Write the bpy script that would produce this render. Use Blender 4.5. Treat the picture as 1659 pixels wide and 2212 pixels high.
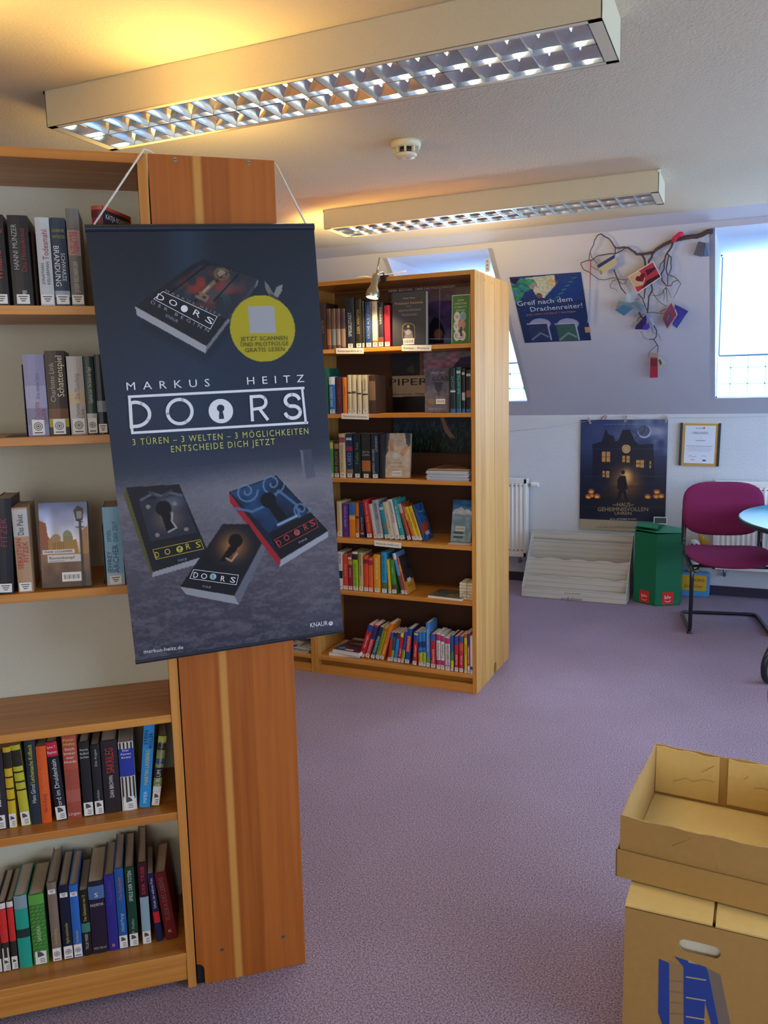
import bpy, bmesh, math, random
import numpy as np
from mathutils import Matrix, Vector

for o in list(bpy.data.objects):
    bpy.data.objects.remove(o, do_unlink=True)
scene = bpy.context.scene
C = scene.collection
random.seed(4)
rng = np.random.RandomState(7)

# ------------------------------------------------------------------ camera
W_, H_ = 1659, 2212
FL, PITCH, ROLL, YAW, LANG = 1768.263, 0.14717261, -0.0217378, -0.41676522, 0.692289
fw = np.array([math.sin(YAW)*math.cos(PITCH), math.cos(YAW)*math.cos(PITCH), -math.sin(PITCH)])
rt = np.array([math.cos(YAW), -math.sin(YAW), 0.0])
up = np.cross(rt, fw)
cr, sr = math.cos(ROLL), math.sin(ROLL)
rt, up = rt*cr+up*sr, -rt*sr+up*cr
CAM = np.array([0.0, 0.0, 1.5])
cam = bpy.data.cameras.new('camera')
cam.sensor_fit = 'VERTICAL'; cam.sensor_height = 36; cam.lens = FL/H_*36
cam.clip_start = 0.05; cam.clip_end = 100
co = bpy.data.objects.new('camera', cam); C.objects.link(co)
co.matrix_world = Matrix(((rt[0], up[0], -fw[0], 0), (rt[1], up[1], -fw[1], 0), (rt[2], up[2], -fw[2], 1.5), (0, 0, 0, 1)))
scene.camera = co

# ------------------------------------------------------------------ colour management, world
scene.view_settings.view_transform = 'Standard'
scene.view_settings.look = 'None'
scene.view_settings.gamma = 1
scene.view_settings.use_curve_mapping = False
scene.view_settings.exposure = 0.15
wd = bpy.data.worlds.new('world'); scene.world = wd; wd.use_nodes = True
bg = wd.node_tree.nodes['Background']
bg.inputs[0].default_value = (0.60, 0.82, 1.0, 1); bg.inputs[1].default_value = 3.0

def area(name, loc, target, sx, sy, power, col, spread=180):
    l = bpy.data.lights.new(name, 'AREA'); l.shape = 'RECTANGLE'; l.size = sx; l.size_y = sy
    l.energy = power; l.color = col; l.spread = math.radians(spread)
    o = bpy.data.objects.new(name, l); C.objects.link(o)
    o.location = loc
    o.rotation_euler = (Vector(target)-Vector(loc)).to_track_quat('-Z', 'Y').to_euler()
    return o
DAY = (0.50, 0.72, 1.0)
NEUT = (1.0, 0.90, 0.80)
# daylight through the roof windows, just outside their glass
SL = math.radians(43)
def slant(x, s, off=0.0):      # point on the sloping wall: x, distance s up the slope, off out of the room
    return Vector((x, 6.2-s*math.cos(SL)+off*math.sin(SL), 1.29+s*math.sin(SL)+off*math.cos(SL)))
for (x0, x1) in ((-2.19, -1.48), (-0.20, 0.55), (1.6, 2.4)):
    xc = (x0+x1)/2
    area('daylight_or_fill', (xc, 6.27, 1.88), (xc, 0, 1.7), x1-x0, 0.98, 150, DAY)
# unseen fill lights, added: two along an invented window at right, one behind camera
area('daylight_or_fill', (3.02, 1.6, 1.45), (0, 2.2, 1.2), 3.3, 1.3, 62, (0.50, 0.68, 1.0))
area('daylight_or_fill', (3.02, 4.5, 1.45), (0, 4.6, 1.0), 1.9, 1.3, 62, (0.34, 0.56, 1.0))
area('daylight_or_fill', (0.6, -2.9, 1.5), (0, 2, 1.1), 3.0, 1.4, 46, (1.0, 0.93, 0.82))

# ------------------------------------------------------------------ helpers: rays from the photograph onto real planes
def ray(x, y):
    return rt*((x-W_/2)/FL) + up*(-(y-H_/2)/FL) + fw
def hit(x, y, P, n):
    d = ray(x, y); n = np.array(n, float)
    t = n @ (np.array(P, float)-CAM) / (n @ d)
    return CAM + t*d
def on_frame(F, x, y, yl=0.0):       # local (x, z) where the ray meets the plane y = yl of frame F
    n = F.to_3x3() @ Vector((0, 1, 0)); P = F @ Vector((0, yl, 0))
    h = F.inverted() @ Vector(hit(x, y, P, n))
    return h.x, h.z

# ------------------------------------------------------------------ helpers: materials
def s2l(c):
    c = np.asarray(c, float)
    return np.where(c <= 0.04045, c/12.92, ((c+0.055)/1.055)**2.4)
def hexc(h):
    h = h.lstrip('#')
    return tuple(float(v) for v in s2l([int(h[i:i+2], 16)/255 for i in (0, 2, 4)]))
_m = {}
def mat(name, col, rough=0.5, metal=0.0, spec=0.5, coat=0.0, bump=0.0, bscale=200, emit=None, estr=0):
    key = (name, col, rough, metal, coat, bump, bscale, emit, estr)
    if key in _m: return _m[key]
    m = bpy.data.materials.new(name); m.use_nodes = True
    nt = m.node_tree; b = nt.nodes['Principled BSDF']
    c = hexc(col) if isinstance(col, str) else col
    b.inputs['Roughness'].default_value = rough; b.inputs['Metallic'].default_value = metal
    b.inputs['Specular IOR Level'].default_value = spec; b.inputs['Coat Weight'].default_value = coat
    b.inputs['Coat Roughness'].default_value = 0.12
    tc = nt.nodes.new('ShaderNodeTexCoord'); nz = nt.nodes.new('ShaderNodeTexNoise'); nz.inputs['Scale'].default_value = bscale
    nt.links.new(tc.outputs['Object'], nz.inputs['Vector'])
    mx = nt.nodes.new('ShaderNodeMix'); mx.data_type = 'RGBA'
    mx.inputs[6].default_value = (c[0]*0.93, c[1]*0.93, c[2]*0.93, 1); mx.inputs[7].default_value = (min(1, c[0]*1.06), min(1, c[1]*1.06), min(1, c[2]*1.06), 1)
    nt.links.new(nz.outputs['Fac'], mx.inputs[0]); nt.links.new(mx.outputs[2], b.inputs['Base Color'])
    if bump:
        bp = nt.nodes.new('ShaderNodeBump'); bp.inputs['Strength'].default_value = bump; bp.inputs['Distance'].default_value = 0.003
        nt.links.new(nz.outputs['Fac'], bp.inputs['Height']); nt.links.new(bp.outputs['Normal'], b.inputs['Normal'])
    if emit:
        b.inputs['Emission Color'].default_value = (*emit, 1); b.inputs['Emission Strength'].default_value = estr
    _m[key] = m
    return m
def wood(name, c1, c2, rough=0.35, axis='Z', stripe=None, staves=0.11):
    key = (name, c1, c2, axis, stripe)
    if key in _m: return _m[key]
    m = bpy.data.materials.new(name); m.use_nodes = True
    nt = m.node_tree; N = nt.nodes.new; L = nt.links.new; b = nt.nodes['Principled BSDF']
    tc = N('ShaderNodeTexCoord'); mp = N('ShaderNodeMapping'); L(tc.outputs['Object'], mp.inputs['Vector'])
    sc = {'Z': (28, 28, 0.9), 'X': (0.9, 28, 28)}[axis]
    mp.inputs['Scale'].default_value = sc
    nz = N('ShaderNodeTexNoise'); nz.inputs['Scale'].default_value = 2.2; nz.inputs['Detail'].default_value = 7; nz.inputs['Distortion'].default_value = 0.5
    L(mp.outputs['Vector'], nz.inputs['Vector'])
    # staves: the boards are glued up from strips, each a little different
    sep = N('ShaderNodeSeparateXYZ'); L(tc.outputs['Object'], sep.inputs[0])
    ad = N('ShaderNodeMath'); ad.operation = 'ADD'; L(sep.outputs['Y'], ad.inputs[0]); L(sep.outputs['X' if axis == 'Z' else 'Z'], ad.inputs[1])
    dv = N('ShaderNodeMath'); dv.operation = 'DIVIDE'; L(ad.outputs[0], dv.inputs[0]); dv.inputs[1].default_value = staves
    fl = N('ShaderNodeMath'); fl.operation = 'FLOOR'; L(dv.outputs[0], fl.inputs[0])
    wn = N('ShaderNodeTexWhiteNoise'); wn.noise_dimensions = '1D'; L(fl.outputs[0], wn.inputs['W'])
    a1 = N('ShaderNodeMath'); a1.operation = 'MULTIPLY_ADD'; L(wn.outputs['Value'], a1.inputs[0]); a1.inputs[1].default_value = 0.32; L(nz.outputs['Fac'], a1.inputs[2])
    rp = N('ShaderNodeValToRGB'); L(a1.outputs[0], rp.inputs[0])
    rp.color_ramp.elements[0].position = 0.38; rp.color_ramp.elements[0].color = (*hexc(c1), 1)
    rp.color_ramp.elements[1].position = 0.92; rp.color_ramp.elements[1].color = (*hexc(c2), 1)
    out = rp.outputs[0]
    if stripe:                     # pale sapwood streak running the length of the board
        x0, w, sc_ = stripe
        sb = N('ShaderNodeMath'); sb.operation = 'SUBTRACT'; L(sep.outputs['X'], sb.inputs[0]); sb.inputs[1].default_value = x0
        ab = N('ShaderNodeMath'); ab.operation = 'ABSOLUTE'; L(sb.outputs[0], ab.inputs[0])
        mr = N('ShaderNodeMapRange'); mr.inputs[1].default_value = w*0.45; mr.inputs[2].default_value = w; mr.inputs[3].default_value = 0.85; mr.inputs[4].default_value = 0
        L(ab.outputs[0], mr.inputs[0])
        mx = N('ShaderNodeMix'); mx.data_type = 'RGBA'; L(mr.outputs[0], mx.inputs[0]); L(out, mx.inputs[6]); mx.inputs[7].default_value = (*hexc(sc_), 1)
        out = mx.outputs[2]
    L(out, b.inputs['Base Color'])
    b.inputs['Roughness'].default_value = rough
    bp = N('ShaderNodeBump'); bp.inputs['Strength'].default_value = 0.12; bp.inputs['Distance'].default_value = 0.002
    L(nz.outputs['Fac'], bp.inputs['Height']); L(bp.outputs['Normal'], b.inputs['Normal'])
    _m[key] = m
    return m
def print_mat(name='printed', rough=0.45, translucent=0.0):
    key = (name, rough, translucent)
    if key in _m: return _m[key]
    m = bpy.data.materials.new(name); m.use_nodes = True
    nt = m.node_tree; b = nt.nodes['Principled BSDF']
    at = nt.nodes.new('ShaderNodeAttribute'); at.attribute_name = 'ink'
    nt.links.new(at.outputs['Color'], b.inputs['Base Color']); b.inputs['Roughness'].default_value = rough
    if translucent:
        tr = nt.nodes.new('ShaderNodeBsdfTranslucent'); nt.links.new(at.outputs['Color'], tr.inputs[0])
        ms = nt.nodes.new('ShaderNodeMixShader'); ms.inputs[0].default_value = translucent
        nt.links.new(b.outputs[0], ms.inputs[1]); nt.links.new(tr.outputs[0], ms.inputs[2])
        nt.links.new(ms.outputs[0], nt.nodes['Material Output'].inputs[0])
    _m[key] = m
    return m

# ------------------------------------------------------------------ helpers: meshes
class MB:
    def __init__(s): s.v = []; s.f = []; s.m = []
    def add(s, vs, fs, mi=0):
        n = len(s.v); s.v += [tuple(p) for p in vs]
        for k, f in enumerate(fs):
            s.f.append([i+n for i in f]); s.m.append(mi[k] if isinstance(mi, (list, tuple)) else mi)
        return s
    def box(s, x0, y0, z0, x1, y1, z1, mi=0, T=None):
        vs = [(x, y, z) for z in (z0, z1) for y in (y0, y1) for x in (x0, x1)]
        if T is not None: vs = [T @ Vector(p) for p in vs]
        return s.add(vs, [(0, 2, 3, 1), (4, 5, 7, 6), (0, 1, 5, 4), (2, 6, 7, 3), (0, 4, 6, 2), (1, 3, 7, 5)], mi)
    def prism(s, poly, a, b, plane='xz', mi=0, T=None):   # poly extruded along the third axis from a to b
        def P(p, t):
            q = {'xz': (p[0], t, p[1]), 'yz': (t, p[0], p[1]), 'xy': (p[0], p[1], t)}[plane]
            return T @ Vector(q) if T is not None else q
        n = len(poly)
        return s.add([P(p, a) for p in poly]+[P(p, b) for p in poly],
                     [tuple(range(n))[::-1], tuple(range(n, 2*n))]+[(i, (i+1) % n, n+(i+1) % n, n+i) for i in range(n)], mi)
    def tube(s, pts, rad, seg=8, mi=0, closed=False):
        pts = [Vector(p) for p in pts]; n = len(pts)
        if not hasattr(rad, '__len__'): rad = [rad]*n
        rings = []; prev = None
        for i, p in enumerate(pts):
            a = pts[(i-1) % n] if (i > 0 or closed) else p; b = pts[(i+1) % n] if (i < n-1 or closed) else p
            t = (b-a).normalized()
            if prev is None: u = t.orthogonal().normalized()
            else:
                u = prev - t*prev.dot(t)
                u = u.normalized() if u.length > 1e-6 else t.orthogonal().normalized()
            prev = u; w = t.cross(u)
            rings.append([p+(u*math.cos(k*2*math.pi/seg)+w*math.sin(k*2*math.pi/seg))*rad[i] for k in range(seg)])
        vs = [q for r in rings for q in r]; fs = []
        for i in range(n if closed else n-1):
            j = (i+1) % n
            for k in range(seg):
                fs.append((i*seg+k, i*seg+(k+1) % seg, j*seg+(k+1) % seg, j*seg+k))
        if not closed:
            fs.append(tuple(range(seg))[::-1]); fs.append(tuple((n-1)*seg+k for k in range(seg)))
        return s.add(vs, fs, mi)
    def lathe(s, prof, seg=24, mi=0, T=None):            # prof: (r, z)
        vs = []; fs = []
        for r, z in prof:
            for k in range(seg):
                a = 2*math.pi*k/seg; q = (r*math.cos(a), r*math.sin(a), z)
                vs.append(T @ Vector(q) if T is not None else q)
        for i in range(len(prof)-1):
            for k in range(seg):
                fs.append((i*seg+k, i*seg+(k+1) % seg, (i+1)*seg+(k+1) % seg, (i+1)*seg+k))
        fs.append(tuple(range(seg))[::-1]); fs.append(tuple((len(prof)-1)*seg+k for k in range(seg)))
        return s.add(vs, fs, mi)
    def build(s, name, mats, parent=None, smooth=False, bevel=0, bseg=2, F=None, recalc=True):
        me = bpy.data.meshes.new(name); me.from_pydata(s.v, [], s.f)
        if not isinstance(mats, (list, tuple)): mats = [mats]
        for m in mats: me.materials.append(m)
        if any(s.m): me.polygons.foreach_set('material_index', s.m)
        if recalc:
            bm = bmesh.new(); bm.from_mesh(me); bmesh.ops.recalc_face_normals(bm, faces=bm.faces); bm.to_mesh(me); bm.free()
        if smooth:
            me.polygons.foreach_set('use_smooth', [True]*len(me.polygons))
        me.update()
        o = bpy.data.objects.new(name, me); C.objects.link(o)
        if parent is not None: o.parent = parent
        if F is not None: o.matrix_world = F
        if bevel:
            md = o.modifiers.new('bevel', 'BEVEL'); md.width = bevel; md.segments = bseg; md.limit_method = 'ANGLE'; md.harden_normals = False
        return o
def smooth_by_angle(o, deg=40):
    bm = bmesh.new(); bm.from_mesh(o.data)
    for f in bm.faces: f.smooth = True
    for e in bm.edges:
        if len(e.link_faces) == 2 and e.calc_face_angle(0) > math.radians(deg): e.smooth = False
    bm.to_mesh(o.data); bm.free()
    return o
def tag(o, label=None, cat=None, group=None, kind=None):
    if label: o['label'] = label
    if cat: o['category'] = cat
    if group: o['group'] = group
    if kind: o['kind'] = kind
    return o
def thing(name, label, cat, F=None, group=None):
    o = bpy.data.objects.new(name, None); C.objects.link(o); o.empty_display_size = 0.05
    if F is not None: o.matrix_world = F
    return tag(o, label, cat, group)
def frame(loc, rz=0.0, rx=0.0, ry=0.0):
    return Matrix.Translation(loc) @ Matrix.Rotation(rz, 4, 'Z') @ Matrix.Rotation(rx, 4, 'X') @ Matrix.Rotation(ry, 4, 'Y')

# text, as real flat letters
_tx = {}
def text_geo(s, spacing=1.0):
    k = (s, spacing)
    if k in _tx: return _tx[k]
    cu = bpy.data.curves.new('t', 'FONT'); cu.body = s; cu.resolution_u = 2; cu.space_character = spacing
    o = bpy.data.objects.new('t', cu); C.objects.link(o)
    dg = bpy.context.evaluated_depsgraph_get(); me = bpy.data.meshes.new_from_object(o.evaluated_get(dg))
    v = np.array([p.co[:2] for p in me.vertices]) if len(me.vertices) else np.zeros((0, 2))
    f = [list(p.vertices) for p in me.polygons]
    bpy.data.objects.remove(o); bpy.data.meshes.remove(me); bpy.data.curves.remove(cu)
    if len(v): v[:, 0] -= v[:, 0].min()
    _tx[k] = (v, f)
    return _tx[k]
def text_fit(mb, s, x, z, w, h, mode='h', y=-0.0008, spacing=1.0, mi=0, ang=None, keep=True):
    """letters centred on (x, z) of the plane y; w = room along the reading direction, h = cap height"""
    v, f = text_geo(s, spacing)
    if not len(v): return
    tw = v[:, 0].max(); sx = w/tw; sy = h/0.7
    if keep:
        if sx > sy*1.35: sx = sy*1.35
        if sy > sx*2.2: sy = sx*2.2
    p = np.stack([(v[:, 0]-tw/2)*sx, (v[:, 1]-0.34)*sy], 1)
    a = ang if ang is not None else {'h': 0, 'u': math.pi/2, 'd': -math.pi/2}[mode]
    ca, sa = math.cos(a), math.sin(a)
    mb.add([(x+q[0]*ca-q[1]*sa, y, z+q[0]*sa+q[1]*ca) for q in p], f, mi)
def text_px(mb, F, s, p0, p1, hp, y=-0.0012, spacing=1.0, mi=0):
    """letters on frame F whose baseline runs between two photograph points, hp = cap height in photo pixels"""
    a = Vector(on_frame(F, *p0)); b = Vector(on_frame(F, *p1)); c = Vector(on_frame(F, p0[0], p0[1]-hp))
    h = (c-a).length; d = b-a; ang = math.atan2(d.y, d.x)
    v, f = text_geo(s, spacing); tw = v[:, 0].max(); sx = d.length/tw; sy = h/0.7
    ca, sa = math.cos(ang), math.sin(ang)
    mb.add([(a.x+q[0]*sx*ca-q[1]*sy*sa, y, a.y+q[0]*sx*sa+q[1]*sy*ca) for q in v], f, mi)

# printed pictures: a fine grid coloured vertex by vertex
class Canvas:
    def __init__(s, w, h, col):
        s.w, s.h = w, h; s.a = np.zeros((h, w, 3)); s.a[:] = s.c(col)
        yy, xx = np.mgrid[0:h, 0:w]; s.X = xx/(w-1.0); s.Y = yy/(h-1.0); s.asp = h/w
    def c(s, col):
        if isinstance(col, str):
            col = col.lstrip('#'); return np.array([int(col[i:i+2], 16)/255 for i in (0, 2, 4)])
        return np.array(col, float)
    def mix(s, m, col): m = np.clip(m, 0, 1)[..., None]; s.a = s.a*(1-m)+s.c(col)*m; return s
    def grad(s, stops):
        ys = [t[0] for t in stops]; cs = np.array([s.c(t[1]) for t in stops])
        for k in range(3): s.a[..., k] = np.interp(s.Y, ys, cs[:, k])
        return s
    def noise(s, nx, ny):
        g = rng.rand(ny+1, nx+1); fx = s.X*nx*0.999; fy = s.Y*ny*0.999
        i = fx.astype(int); j = fy.astype(int); u = fx-i; v = fy-j; u = u*u*(3-2*u); v = v*v*(3-2*v)
        return (g[j, i]*(1-u)+g[j, i+1]*u)*(1-v)+(g[j+1, i]*(1-u)+g[j+1, i+1]*u)*v
    def tone(s, n, amt): s.a = np.clip(s.a*(1+(n[..., None]-0.5)*amt), 0, 1); return s
    def poly(s, pts, col, al=1.0):
        ins = np.zeros(s.X.shape, bool); n = len(pts)
        for k in range(n):
            x0, y0 = pts[k]; x1, y1 = pts[(k+1) % n]
            if y0 == y1: continue
            cond = ((y0 > s.Y) != (y1 > s.Y)) & (s.X < (x1-x0)*(s.Y-y0)/(y1-y0)+x0)
            ins ^= cond
        return s.mix(ins*al, col)
    def rect(s, x0, y0, x1, y1, col, al=1.0):
        return s.mix(((s.X >= x0) & (s.X <= x1) & (s.Y >= y0) & (s.Y <= y1))*al, col)
    def ell(s, cx, cy, rx, ry, col, al=1.0, soft=0.0, ring=0.0):
        d = np.sqrt(((s.X-cx)/rx)**2+((s.Y-cy)/ry)**2)
        if soft: m = np.clip((1-d)/soft, 0, 1); m = m*m*(3-2*m)
        else: m = (d <= 1)*1.0
        if ring: m = m*(d > 1-ring)
        return s.mix(m*al, col)
    def line(s, pts, wd, col, al=1.0):            # wd in width units
        m = np.zeros(s.X.shape)
        for (x0, y0), (x1, y1) in zip(pts[:-1], pts[1:]):
            ax, ay = s.X-x0, (s.Y-y0)*s.asp; dx, dy = x1-x0, (y1-y0)*s.asp
            t = np.clip((ax*dx+ay*dy)/(dx*dx+dy*dy+1e-9), 0, 1)
            m = np.maximum(m, np.clip(1.5-np.hypot(ax-t*dx, ay-t*dy)/(wd/2), 0, 1))
        return s.mix(m*al, col)
def print_sheet(name, cv, w, h, parent, material, x0=None, z0=0.0, thick=0.0012, wave=None, T=None, back=None):
    """sheet spanning x0..x0+w, z0..z0+h in its parent's frame, picture on the -y side"""
    if x0 is None: x0 = -w/2
    nx, ny = cv.w, cv.h
    X = x0+cv.X*w; Z = z0+h-cv.Y*h; Y = np.zeros_like(X)
    if wave is not None: Y = wave(cv.X, cv.Y)
    vs = np.stack([X, Y, Z], -1).reshape(-1, 3)
    idx = np.arange(nx*ny).reshape(ny, nx)
    q = np.stack([idx[:-1, :-1], idx[1:, :-1], idx[1:, 1:], idx[:-1, 1:]], -1).reshape(-1, 4)
    # back: the border ring pushed back and a coarse strip mesh
    bsx = max(2, nx//24); bsy = max(2, ny//24)
    gx = np.unique(np.append(np.arange(0, nx-1, bsx), nx-1)); gy = np.unique(np.append(np.arange(0, ny-1, bsy), ny-1))
    bi = np.ix_(gy, gx); bv = np.stack([X[bi], Y[bi]+thick, Z[bi]], -1).reshape(-1, 3); n0 = nx*ny
    bidx = (np.arange(len(gy)*len(gx))+n0).reshape(len(gy), len(gx))
    bq = np.stack([bidx[:-1, :-1], bidx[:-1, 1:], bidx[1:, 1:], bidx[1:, :-1]], -1).reshape(-1, 4)
    faces = q.tolist()+bq.tolist()
    for r in (0, -1):                                    # side walls
        for k in range(len(gx)-1): faces.append([int(idx[r, gx[k]]), int(idx[r, gx[k+1]]), int(bidx[r, k+1]), int(bidx[r, k])])
        for k in range(len(gy)-1): faces.append([int(idx[gy[k], r]), int(idx[gy[k+1], r]), int(bidx[k+1, r]), int(bidx[k, r])])
    allv = np.concatenate([vs, bv])
    if T is not None:
        M = np.array(T); allv = allv @ M[:3, :3].T + M[:3, 3]
    me = bpy.data.meshes.new(name); me.from_pydata(allv.tolist(), [], faces)
    at = me.color_attributes.new('ink', 'FLOAT_COLOR', 'POINT')
    col = np.ones((len(allv), 4)); col[:n0, :3] = s2l(cv.a.reshape(-1, 3))
    col[n0:, :3] = s2l(cv.c(back)) if back else col[:n0, :3].mean(0)
    at.data.foreach_set('color', col.ravel().astype(np.float32))
    me.materials.append(material); me.update()
    o = bpy.data.objects.new(name, me); C.objects.link(o)
    if parent is not None: o.parent = parent
    return o
# ------------------------------------------------------------------ shared materials
def plaster(name, col, bump, scale):
    m = bpy.data.materials.new(name); m.use_nodes = True; nt = m.node_tree; b = nt.nodes['Principled BSDF']; N = nt.nodes.new; L = nt.links.new
    b.inputs['Base Color'].default_value = (*hexc(col), 1); b.inputs['Roughness'].default_value = 0.92
    tc = N('ShaderNodeTexCoord'); n1 = N('ShaderNodeTexNoise'); n1.inputs['Scale'].default_value = scale; n1.inputs['Detail'].default_value = 4
    L(tc.outputs['Object'], n1.inputs['Vector'])
    bp = N('ShaderNodeBump'); bp.inputs['Strength'].default_value = bump; bp.inputs['Distance'].default_value = 0.004
    L(n1.outputs['Fac'], bp.inputs['Height']); L(bp.outputs['Normal'], b.inputs['Normal'])
    return m
def carpet_mat():
    m = bpy.data.materials.new('carpet'); m.use_nodes = True; nt = m.node_tree; b = nt.nodes['Principled BSDF']; N = nt.nodes.new; L = nt.links.new
    b.inputs['Roughness'].default_value = 1.0; b.inputs['Specular IOR Level'].default_value = 0.1
    tc = N('ShaderNodeTexCoord'); n1 = N('ShaderNodeTexNoise'); n1.inputs['Scale'].default_value = 210; n1.inputs['Detail'].default_value = 8; n1.inputs['Roughness'].default_value = 0.95
    L(tc.outputs['Object'], n1.inputs['Vector'])
    rp = N('ShaderNodeValToRGB'); L(n1.outputs['Fac'], rp.inputs[0]); e = rp.color_ramp.elements
    e[0].position = 0.43; e[0].color = (*hexc('#543C4C'), 1); e[1].position = 0.57; e[1].color = (*hexc('#D8C4D4'), 1)
    k = e.new(0.5); k.color = (*hexc('#9A8294'), 1)
    n2 = N('ShaderNodeTexNoise'); n2.inputs['Scale'].default_value = 2.0; L(tc.outputs['Object'], n2.inputs['Vector'])
    mx = N('ShaderNodeMix'); mx.data_type = 'RGBA'; mx.blend_type = 'MULTIPLY'; mx.inputs[0].default_value = 0.25
    L(rp.outputs[0], mx.inputs[6]); L(n2.outputs['Fac'], mx.inputs[7]); L(mx.outputs[2], b.inputs['Base Color'])
    bp = N('ShaderNodeBump'); bp.inputs['Strength'].default_value = 0.6; bp.inputs['Distance'].default_value = 0.004
    L(n1.outputs['Fac'], bp.inputs['Height']); L(bp.outputs['Normal'], b.inputs['Normal'])
    return m
def glass_mat():
    m = bpy.data.materials.new('window_glass'); m.use_nodes = True; nt = m.node_tree; N = nt.nodes.new; L = nt.links.new
    nt.nodes.remove(nt.nodes['Principled BSDF'])
    t = N('ShaderNodeBsdfTransparent'); g = N('ShaderNodeBsdfGlossy'); g.inputs['Roughness'].default_value = 0.03
    f = N('ShaderNodeFresnel'); f.inputs[0].default_value = 1.45; ms = N('ShaderNodeMixShader')
    L(f.outputs[0], ms.inputs[0]); L(t.outputs[0], ms.inputs[1]); L(g.outputs[0], ms.inputs[2]); L(ms.outputs[0], nt.nodes['Material Output'].inputs[0])
    return m
def blind_mat():
    m = bpy.data.materials.new('blind_fabric'); m.use_nodes = True; nt = m.node_tree; N = nt.nodes.new; L = nt.links.new
    nt.nodes.remove(nt.nodes['Principled BSDF'])
    d = N('ShaderNodeBsdfDiffuse'); d.inputs[0].default_value = (0.8, 0.85, 0.9, 1); t = N('ShaderNodeBsdfTranslucent'); t.inputs[0].default_value = (0.8, 0.9, 1, 1)
    ms = N('ShaderNodeMixShader'); ms.inputs[0].default_value = 0.55
    L(d.outputs[0], ms.inputs[1]); L(t.outputs[0], ms.inputs[2]); L(ms.outputs[0], nt.nodes['Material Output'].inputs[0])
    return m
M_ceil = plaster('ceiling_plaster', '#CCBB9E', 0.55, 120)
M_slope = plaster('slope_plaster', '#BFBCC6', 0.35, 130)
M_wall = plaster('wall_plaster', '#D2D4D8', 0.8, 95)
M_carpet = carpet_mat(); M_glass = glass_mat(); M_blind = blind_mat()
M_white = mat('white_enamel', '#EFECE4', 0.35)
M_cream = mat('cream_enamel', '#D4C7A6', 0.4)
M_winframe = mat('window_frame_white', '#DDE6EE', 0.4)
M_blueline = mat('blue_grey_rail', '#5C86A0', 0.4)
M_base = mat('dark_carpet_skirting', '#3A3444', 0.95)
M_steel = mat('steel', '#B8B4AA', 0.3, metal=1.0)
M_mirror = mat('mirror_aluminium', '#D9E0E4', 0.16, metal=1.0)
M_black = mat('black_plastic', '#17181C', 0.45)
M_blacktube = mat('black_tube', '#14171E', 0.25, coat=0.4)
M_woodA = wood('pine_shelf', '#B87430', '#D69A4E')
M_woodAx = wood('pine_shelf_board', '#B06A28', '#CF8F42', axis='X')
M_woodB = wood('pine_panel_dark', '#964E16', '#B26424', stripe=(0.108, 0.012, '#CC9448'), staves=0.09)
M_woodC = wood('pine_side', '#B47C38', '#D4A052', rough=0.6, staves=0.08)
M_woodF = wood('pine_front', '#BE7A2C', '#DC9C44')
M_woodFx = wood('pine_front_board', '#BC762A', '#D89640', axis='X')
M_hard = mat('brown_hardboard', '#5A3A26', 0.7, bump=0.1)
M_greyback = mat('pale_backboard', '#C9CABA', 0.7)

# ------------------------------------------------------------------ the room
def struct(name, mb, m, **k):
    return tag(mb.build(name, m, **k), kind='structure')
struct('floor', MB().box(-4.2, -3.2, -0.05, 3.2, 6.3, 0), M_carpet)
struct('ceiling', MB().box(-4.2, -3.2, 2.42, 3.2, 4.87, 2.52), M_ceil)
S_TOP, S_LO, S_HI = 1.60, 0.16, 1.56
cove = MB(); p1 = slant(0, S_TOP); p2 = slant(0, S_TOP+0.1, 0.1)
cove.prism([(4.87, 2.42), (4.87, 2.55), (5.2, 2.50), (p1.y, p1.z)], -4.2, 3.2, 'yz')
struct('trim_cove', cove, M_slope)
WIN = [(-2.18, -1.50), (-0.20, 0.55), (1.6, 2.4)]
FS = Matrix.Translation((0, 6.2, 1.29)) @ Matrix.Rotation(math.radians(47), 4, 'X')
sw = MB(); xs = [-4.2]+[v for w in WIN for v in w]+[3.2]
for k in range(0, len(xs), 2): sw.box(xs[k], 0, 0, xs[k+1], 0.10, S_TOP+0.02)
for a, b in WIN:
    sw.box(a, 0, 0, b, 0.004, S_LO); sw.box(a, 0, S_HI, b, 0.10, S_TOP+0.02)
struct('wall_slope', sw, M_slope, F=FS)
struct('wall_back', MB().box(-4.2, 6.2, 0, 3.2, 6.3, 1.30), M_wall)
struct('baseboard_back', MB().box(-4.2, 6.175, 0, 3.2, 6.199, 0.065), M_base)
struct('wall_left', MB().box(-4.2, -3.2, 0, -4.1, 6.3, 2.5), M_wall)
wr = MB()
for b in ((3.1, -3.2, 0, 3.2, 6.3, 0.75), (3.1, -3.2, 2.15, 3.2, 6.3, 2.5), (3.1, -3.2, 0.75, 3.2, -0.1, 2.15), (3.1, 5.5, 0.75, 3.2, 6.3, 2.15)): wr.box(*b)
struct('wall_right', wr, M_wall)
struct('wall_front', MB().box(-4.2, -3.2, 0, 3.2, -3.1, 2.5), M_wall)
wf = MB()
for y in (-0.1, 1.0, 2.13, 3.24, 4.34, 5.44): wf.box(3.08, y, 0.75, 3.14, y+0.06, 2.15)
for z in (0.75, 2.09): wf.box(3.08, -0.1, z, 3.14, 5.5, z+0.06)
struct('window_4', wf, M_winframe)  # invented window frame, out of view, added around the right-hand fill lights
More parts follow.
